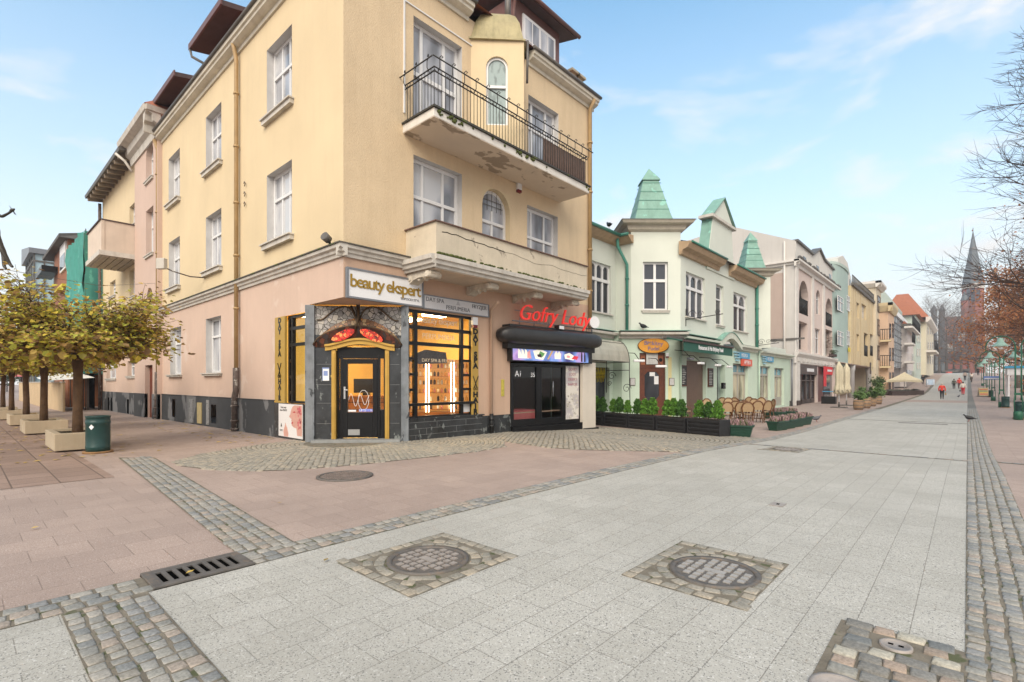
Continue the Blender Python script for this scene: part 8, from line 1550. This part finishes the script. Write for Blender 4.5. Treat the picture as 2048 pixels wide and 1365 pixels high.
e = empty('street_sign', (1.74, 63.4, 0), 'blue and white direction sign on the third street lamp', 'sign', rz=0); z = 1.9; MB().box((-.1, -.12, z), (1.1, .05, .28)).build('sign_board', mat('blue_white_sign', (.12, .22, .55), .4, .1, 4), e, local=True); MB().box((-.1, -.15, z-.05), (1.0, .02, .09)).build('sign_band', M_SIGNW, e, local=True); MB().tube([(-.1, -.06, z), (-.1, -.04, .2)], .03, 5).build('sign_post', M_LGRN, e, local=True)
q = gnd(1966, 794); e = empty('a_board', q, 'striped pavement board standing by the cobble strip on the right', 'sign board', rz=R(20)); sh_ = MB(); sh_.hexa([(-.42, -.25, .12), (.42, -.25, .12), (.42, -.2, .12), (-.42, -.2, .12), (-.42, -.03, 1.0), (.42, -.03, 1.0), (.42, .02, 1.0), (-.42, .02, 1.0)]); sh_.build('front_board', mat('board_cream', (.5, .38, .2), .6, .1, 5), e, local=True); mb = MB(); mb.hexa([(-.42, .2, .12), (.42, .2, .12), (.42, .25, .12), (-.42, .25, .12), (-.42, .03, 1.0), (.42, .03, 1.0), (.42, .06, 1.0), (-.42, .06, 1.0)]); mb.build('rear_board', M_TRIM, e, local=True)
for k, c_ in enumerate(((.5, .05, .04), (.55, .4, .05), (.1, .25, .12), (.5, .12, .06))):
    z = .25+.17*k; MB().hexa([(-.36, -.255+.25*(z-.12), z), (.36, -.255+.25*(z-.12), z), (.36, -.23+.25*(z-.12), z), (-.36, -.23+.25*(z-.12), z), (-.36, -.255+.25*(z+.0), z+.11), (.36, -.255+.25*(z+.0), z+.11), (.36, -.22+.25*(z+.0), z+.11), (-.36, -.22+.25*(z+.0), z+.11)]).build('printed_stripe', mat('stripe_%d' % k, c_, .5), e, local=True)
mb = MB(); mb.box((0, 0, .06), (.95, .7, .06)); mb.build('base', M_ZINC, e, local=True)
# closed parasols, open parasol, barrels
M_CANV = mat('cream_canvas', (.56, .5, .36), .85, .1, 4, streak=.2, obj=True)
pc_ = empty('closed_parasol', (0, 0, 0), 'closed cream parasol, the nearer one', 'parasol', 'closed cream parasols'); MB().tube([(0, 0, .05), (0, 0, 3.1)], .03, 8).build('pole', M_SIGNW, pc_, local=True); mb = MB(); rg2 = []
for z, r in ((.95, .2), (1.0, .3), (1.35, .27), (1.65, .2), (1.7, .2), (2.4, .22), (2.85, .19), (2.95, .12), (3.2, .03)): rg2.append([(r*(1+.14*math.cos(6*t))*math.cos(t), r*(1+.14*math.cos(6*t))*math.sin(t), z) for t in [2*math.pi*j/36 for j in range(36)]])
mb.loft(rg2); mb.build('folded_canopy', M_CANV, pc_, local=True); mb = MB()
for k in range(7): a = k*.9; mb.tube([(.3*math.cos(a+t*.1)*1.02, .3*math.sin(a+t*.1)*1.02, 1.12+.1*math.sin(t*1.1)) for t in range(6)], .012, 4)
mb.build('printed_scroll', M_BRND, pc_, local=True); mb = MB(); mb.box((0, 0, .03), (.9, .9, .06)); mb.tube([(0, 0, .06), (0, 0, .4)], .05, 8); mb.build('base', M_ZINC, pc_, local=True)
pc_.location = gnd(1678, 816); copy_tree(pc_, gnd(1693, 812), .4, 'closed cream parasol, the farther one beside the pink house')
q = gnd(1812, 788); q = at_depth(1809, 766, 66); q.z = zg(q.x, q.y); e = empty('open_parasol', q, 'open square cream parasol over a terrace of dark planters', 'parasol'); H_ = 1.85; s_ = 1.75; mb = MB(); rg2 = []
for k, z in ((1.0, H_-.25), (1.0, H_), (.55, H_+.42), (.12, H_+.95), (.02, H_+1.1)): rg2.append([(s_*k*x, s_*k*y, z+(.12 if abs(x)+abs(y) < 1.5 else 0)*(k == 1.0)) for x, y in ((-1, -1), (0, -1), (1, -1), (1, 0), (1, 1), (0, 1), (-1, 1), (-1, 0))])
mb.loft(rg2, False, False); mb.build('canopy', M_CANV, e, local=True, fix=False); MB().tube([(0, 0, 0), (0, 0, H_+1.0)], .05, 8).build('pole', M_SIGNW, e, local=True)
dp = empty('dark_planter', (0, 0, 0), 'dark box planter', 'planter', 'dark planters under the open parasol'); MB().box((0, 0, .28), (2.0, .5, .56)).build('planter_box', M_BRNS, dp, local=True, bevel=.02); blob_foliage((0, 0, .62), .9, .2, .12, 260, mat('grey_foliage', (.1, .1, .08), .8, .4, 6, island=.5), .09, 3, parent=dp, local=True)
for i, (px_, py_) in enumerate(((1780, 791), (1797, 791.5), (1814, 791), (1830, 790))):
    q = gnd(px_, py_); lb = ['left end', 'second from the left', 'second from the right', 'right end'][i]+' of the dark planters under the open parasol'
    if i == 0: dp.location = q; dp.rotation_euler = (0, 0, HEAD); dp['label'] = 'dark planter at the '+lb
    else: copy_tree(dp, q, HEAD, 'dark planter '+lb if i < 3 else 'dark planter at the '+lb)
M_BARR = mat('barrel_wood', (.3, .19, .11), .8, .25, 8, streak=.4, obj=True); M_BSH = mat('tub_shrub', (.1, .17, .05), .75, .4, 8, island=.6)
br_ = empty('barrel_planter', (0, 0, 0), 'wooden half barrel planter', 'planter', 'wooden barrel planters'); MB().lathe([(.24, 0), (.29, .2), (.3, .35), (.27, .62), (.24, .62), (.23, .5), (.001, .5)], k=18).build('barrel', M_BARR, br_, local=True); mb = MB()
for z, r in ((.1, .272), (.3, .305), (.52, .288)): mb.lathe([(r, z-.02), (r+.006, z), (r, z+.02)], k=18)
mb.build('barrel_hoop', M_ZINC, br_, local=True)
sb = empty('tub_shrub', (0, 0, 0), 'leafy green shrub in a barrel', 'shrub', 'leafy shrubs in the barrels'); blob_foliage((0, 0, .42), .36, .36, .4, 900, M_BSH, .075, 8, parent=sb, local=True); MB().tube([(0, 0, -.1), (0, 0, .4)], .02, 5).build('stem', M_BRND, sb, local=True)
for i, (px_, py_, s_) in enumerate(((1717, 820, .95), (1731, 817, .9), (1743, 813, .95), (1755, 809, 1.25))):
    q = gnd(px_, py_); w_ = ['nearest', 'second', 'third', 'farthest'][i]
    if i == 0: br_.location = q; sb.location = q+Vector((0, 0, .56)); br_['label'] = w_+' wooden barrel planter of the four on the left pavement'; sb['label'] = 'leafy green shrub in the nearest wooden barrel'
    else: copy_tree(br_, q, i, w_+' wooden barrel planter of the four on the left pavement', scale=1.05); copy_tree(sb, q+Vector((0, 0, .58)), i*2, 'leafy green shrub in the '+w_+' wooden barrel', scale=s_)
q = gnd(1756, 800); e = empty('rose_bush', q+Vector((0, 0, .5)), 'tall dark green bush behind the barrel shrubs', 'bush'); blob_foliage((0, 0, .9), .6, .6, .75, 1300, M_BUSH, .1, 5, parent=e, local=True); MB().tube([(0, 0, -.6), (0, 0, .6)], .04, 5).build('stem', M_BRND, e, local=True)
# people
M_SKIN = mat('skin', (.5, .3, .22), .6, .05, 5); M_TRD = mat('dark_cloth', (.02, .02, .024), .8, .2, 20)
def person(x, y, h, face, lb, coat, trs, hair, long=.0, hat=None, stride=.14, arm=.06, bag=None):
    s = h/1.7; p = Vector((x, y, zg(x, y))); e = empty('person', p, lb, 'person', rz=face); V = lambda a, b, c, r: (a*s, b*s, c*s, r*s)
    # local +y is where the person walks to
    pts = [V(0, 0, .95, .13), V(0, 0, 1.15, .12), V(0, .01, 1.38, .13), V(0, .01, 1.47, .055), V(0, .02, 1.56, .085), V(0, .025, 1.64, .075), V(-.19, .0, 1.36, .055), V(-.25, -arm, 1.1, .042), V(-.26, arm*.5, .86, .032), V(-.26, arm, .76, .03), V(.19, 0, 1.36, .055), V(.25, arm, 1.1, .042), V(.26, arm*1.6, .86, .032), V(.26, arm*2, .76, .03), V(-.09, 0, .88, .095), V(-.1, stride*.5, .48, .06), V(-.1, stride*.6, .08, .04), V(-.1, stride*.6+.12, .04, .035), V(.09, 0, .88, .095), V(.1, -stride*.3, .48, .06), V(.1, -stride, .1, .04), V(.1, -stride+.11, .04, .035)]
    ed = [(0, 1), (1, 2), (2, 3), (3, 4), (4, 5), (2, 6), (6, 7), (7, 8), (8, 9), (2, 10), (10, 11), (11, 12), (12, 13), (0, 14), (14, 15), (15, 16), (16, 17), (0, 18), (18, 19), (19, 20), (20, 21)]
    skin('body', pts, ed, M_SKIN, e, 2)
    ck = [V(0, 0, .9-long, .16+long*.08), V(0, 0, 1.0, .165), V(0, 0, 1.18, .15), V(0, .01, 1.4, .14), V(0, .01, 1.47, .07)]+[(a, b, c, r+.022*s) for a, b, c, r in pts[6:9]+pts[10:13]]
    skin('coat', ck, [(0, 1), (1, 2), (2, 3), (3, 4), (3, 5), (5, 6), (6, 7), (3, 8), (8, 9), (9, 10)], coat, e, 2)
    tk = [V(0, 0, .95, .135)]+[(a, b, c, r+.018*s) for a, b, c, r in pts[14:17]+pts[18:21]]
    skin('trousers', tk, [(0, 1), (1, 2), (2, 3), (0, 4), (4, 5), (5, 6)], trs, e, 2)
    sk = [pts[16], pts[17]]; mb = MB()
    for a, b in ((16, 17), (20, 21)): mb.tube([Vector(pts[a][:3])+Vector((0, -.04*s, -.03*s)), Vector(pts[b][:3])+Vector((0, .06*s, -.005*s))], [.05*s, .038*s], 8)
    mb.build('shoes', M_BLACK, e, local=True); mb = MB(); mb.ball((0, -.005*s, 1.6*s), .108*s, 12, 8, 1, 1.08, 1.1) if hat else mb.ball((0, -.02*s, 1.605*s), .1*s, 12, 8, 1, 1, 1.1); mb.build('hat' if hat else 'hair', hair, e, local=True)
    mb = MB(); mb.tube([(0, .1*s, 1.565*s), (0, .125*s, 1.545*s)], [.012*s, .018*s], 5); mb.build('nose', M_SKIN, e, local=True)
    if bag:
        nm_, m, sx, lb2 = bag; q = p+Matrix.Rotation(face, 3, 'Z') @ Vector((sx*.28*s, arm*1.3*s, .62*s)); b = empty('handbag', q, lb2, 'bag', rz=face); MB().box((0, 0, -.08), (.11, .3, .22)).build('bag_body', m, b, local=True, bevel=.03); MB().tube([(0, -.09, .02), (0, -.04, .13), (0, .04, .13), (0, .09, .02)], .01, 5).build('bag_handle', M_BLACK, b, local=True)
    return e
M_RCOAT = mat('red_coat', (.68, .045, .025), .7, .1, 8); M_KHA = mat('khaki_coat', (.07, .075, .055), .8, .2, 8); M_WCO = mat('white_coat', (.62, .58, .52), .75, .05, 8); M_RTR = mat('red_trousers', (.5, .02, .03), .7, .1, 8); M_GRYH = mat('grey_hair', (.45, .42, .38), .7, .2, 30); M_DKH = mat('dark_hair', (.03, .02, .015), .6, .2, 30); M_BAGB = mat('tan_bag', (.35, .22, .1), .6, .2, 6)
def ppl(px_, py_, *a, **k): q = gnd(px_, py_); return person(q.x, q.y, *a, **k)
ppl(1884, 798.5, 1.62, R(-6), 'elderly person in a bright red quilted coat walking up the street with a bag', M_RCOAT, M_TRD, M_GRYH, .12, True, .1, .07, ('bag', M_BAGB, 1, 'tan handbag held by the person in the red quilted coat'))
ppl(1908, 778.5, 1.5, R(4), 'person in a dark khaki jacket walking between the red coats', M_KHA, M_TRD, M_DKH, .02)
ppl(1918.5, 778, 1.62, R(-4), 'person in a red coat walking beside the khaki jacket', M_RCOAT, mat('grey_trousers', (.14, .08, .08), .8), mat('red_hat', (.5, .03, .03), .8), .1, True)
ppl(1926, 790.5, 1.68, R(-8), 'person in a white jacket and red trousers carrying a black bag', M_WCO, M_RTR, M_DKH, .0, None, .16, .06, ('bag', M_BLACK, -1, 'black bag held by the person in the white jacket'))
ppl(1930, 762, 1.7, R(0), 'distant person in grey clothes walking left of the cyclist', M_PANL, M_TRD, M_DKH, .05); ppl(1956.5, 751.5, 1.7, R(0), 'dark clad far person near the lamp row at the top of the street', M_TRD, M_TRD, M_DKH, .1); ppl(1846, 769, 1.65, R(180), 'person in a long dark coat standing near the easel board', M_TRD, M_TRD, M_DKH, .3)
q = gnd(1943, 765.5); bk = empty('bicycle', q, 'bicycle ridden up the middle of the street', 'bicycle', rz=R(5))
for y in (-.52, .52):
    mb = MB(); mb.tube([(0, y+.33*math.cos(2*math.pi*i/20), .34+.33*math.sin(2*math.pi*i/20)) for i in range(21)], .022, 5); w_ = mb.build('wheel', M_BLACK, bk, local=True); mb = MB()
    for i in range(8): mb.tube([(0, y, .34), (0, y+.32*math.cos(math.pi*i/4), .34+.32*math.sin(math.pi*i/4))], .004, 3)
    mb.build('spokes', M_SIGNF, w_, local=True)
mb = MB()
for a, b in (((0, -.52, .34), (0, -.12, .32)), ((0, -.12, .32), (0, -.2, .85)), ((0, -.2, .8), (0, .36, .82)), ((0, -.12, .32), (0, .37, .76)), ((0, -.52, .34), (0, -.19, .75)), ((0, .52, .34), (0, .34, .98))): mb.tube([a, b], .018, 6)
mb.build('frame', M_DKRED, bk, local=True); mb = MB(); mb.tube([(-.28, .26, 1.02), (0, .34, 1.0), (.28, .26, 1.02)], .014, 5); mb.build('handlebar', M_BLACK, bk, local=True); MB().box((0, -.22, .9), (.13, .24, .06)).build('saddle', M_BLACK, bk, local=True, bevel=.02)
e = empty('person', q, 'cyclist in a pale jacket riding up the middle of the street', 'person', rz=R(5)); V = lambda a, b, c, r: (a, b, c, r)
rp = [V(0, -.2, .98, .13), V(0, -.1, 1.2, .12), V(0, .03, 1.42, .12), V(0, .08, 1.5, .05), V(0, .1, 1.58, .08), V(0, .11, 1.67, .075), V(-.18, .04, 1.4, .05), V(-.24, .14, 1.2, .04), V(-.26, .25, 1.06, .03), V(.18, .04, 1.4, .05), V(.24, .14, 1.2, .04), V(.26, .25, 1.06, .03), V(-.1, .1, .8, .075), V(-.1, -.02, .42, .05), V(-.1, .1, .36, .035), V(.1, .15, .9, .075), V(.1, .08, .55, .05), V(.1, .2, .5, .035)]
skin('body', rp, [(0, 1), (1, 2), (2, 3), (3, 4), (4, 5), (2, 6), (6, 7), (7, 8), (2, 9), (9, 10), (10, 11), (0, 12), (12, 13), (13, 14), (0, 15), (15, 16), (16, 17)], M_SKIN, e)
skin('jacket', [V(0, -.2, .96, .15), V(0, -.1, 1.2, .145), V(0, .03, 1.42, .14)]+[V(*(v[:3]), v[3]+.02) for v in rp[6:8]+rp[9:11]], [(0, 1), (1, 2), (2, 3), (3, 4), (2, 5), (5, 6)], M_WCO, e); skin('trousers', [V(0, -.2, .98, .145)]+[V(*(v[:3]), v[3]+.018) for v in rp[12:14]+rp[15:17]], [(0, 1), (1, 2), (0, 3), (3, 4)], M_KHA, e); mb = MB(); mb.ball((0, .09, 1.62), .1, 10, 7, 1, 1, 1.1); mb.build('hair', M_DKH, e, local=True)
# birds
M_PIG = mat('pigeon_grey', (.09, .095, .11), .6, .3, 18, obj=True); M_CROW = mat('dark_bird', (.018, .018, .02), .5, .2, 10)
def bird(p, rz, s, m, lb, cat='pigeon'):
    e = empty('pigeon', p, lb, cat, 'pigeons about the street', rz=rz); rr = []
    for x, z, w, hh in ((-.2, .1, .01, .006), (-.13, .115, .03, .018), (-.06, .13, .055, .055), (.02, .14, .065, .07), (.08, .155, .052, .06), (.115, .19, .032, .04), (.13, .225, .03, .032), (.155, .23, .018, .018), (.18, .222, .004, .004)): rr.append([(x*s, w*math.cos(t)*s, (z+hh*math.sin(t))*s) for t in [2*math.pi*j/10 for j in range(10)]])
    MB().loft(rr).build('body', m, e, local=True); mb = MB()
    for y in (-.025, .025): mb.tube([(.01*s, y*s, .09*s), (.02*s, y*s, .02*s), (.05*s, y*s, .003)], .005*s, 4)
    mb.build('legs', mat('pigeon_leg', (.35, .1, .08), .6) if 'pigeon_leg' not in bpy.data.materials else bpy.data.materials['pigeon_leg'], e, local=True); return e
bird(gnd(1632, 845), R(20), 1.25, M_PIG, 'grey pigeon on the paving right of the green heather boxes'); bird(gnd(1939, 845)+Vector((0, 0, .02)), R(190), 1.3, M_CROW, 'dark bird standing by the cobble strip at the right, tail to the left'); bird(gnd(1917, 796), R(60), 1.3, M_PIG, 'small pigeon on the street between the walkers')
bird(FA.P(FA.u(1199), zA+.15, .5), R(150), 1.4, M_CROW, 'dark pigeon perched on the gutter of the mint building', 'pigeon'); bird(FT.P(FT.u(1284), zL2+.125, .25), R(-120), 1.4, M_CROW, 'dark pigeon perched on the ledge above the orange oval sign')
bird(Vector((-24.2, 8.4, ZE+3.85)), R(70), 1.4, M_CROW, 'gull like bird on the roof finial of the yellow building')

# ------------------------------------------------------------------ haze
def haze():
    m = bpy.data.materials.new('haze_air'); m.use_nodes = True; nt = m.node_tree; nt.nodes.clear(); o = N(nt, 'ShaderNodeOutputMaterial'); v = N(nt, 'ShaderNodeVolumePrincipled')
    v.inputs['Color'].default_value = (.93, .95, 1, 1); v.inputs['Density'].default_value = .0008; v.inputs['Anisotropy'].default_value = .2; nt.links.new(v.outputs[0], o.inputs['Volume'])
    mb = MB(); mb.box((-60, 170, 40), (320, 480, 83)); h = mb.build('haze', m); tag(h, kind='stuff')
haze()
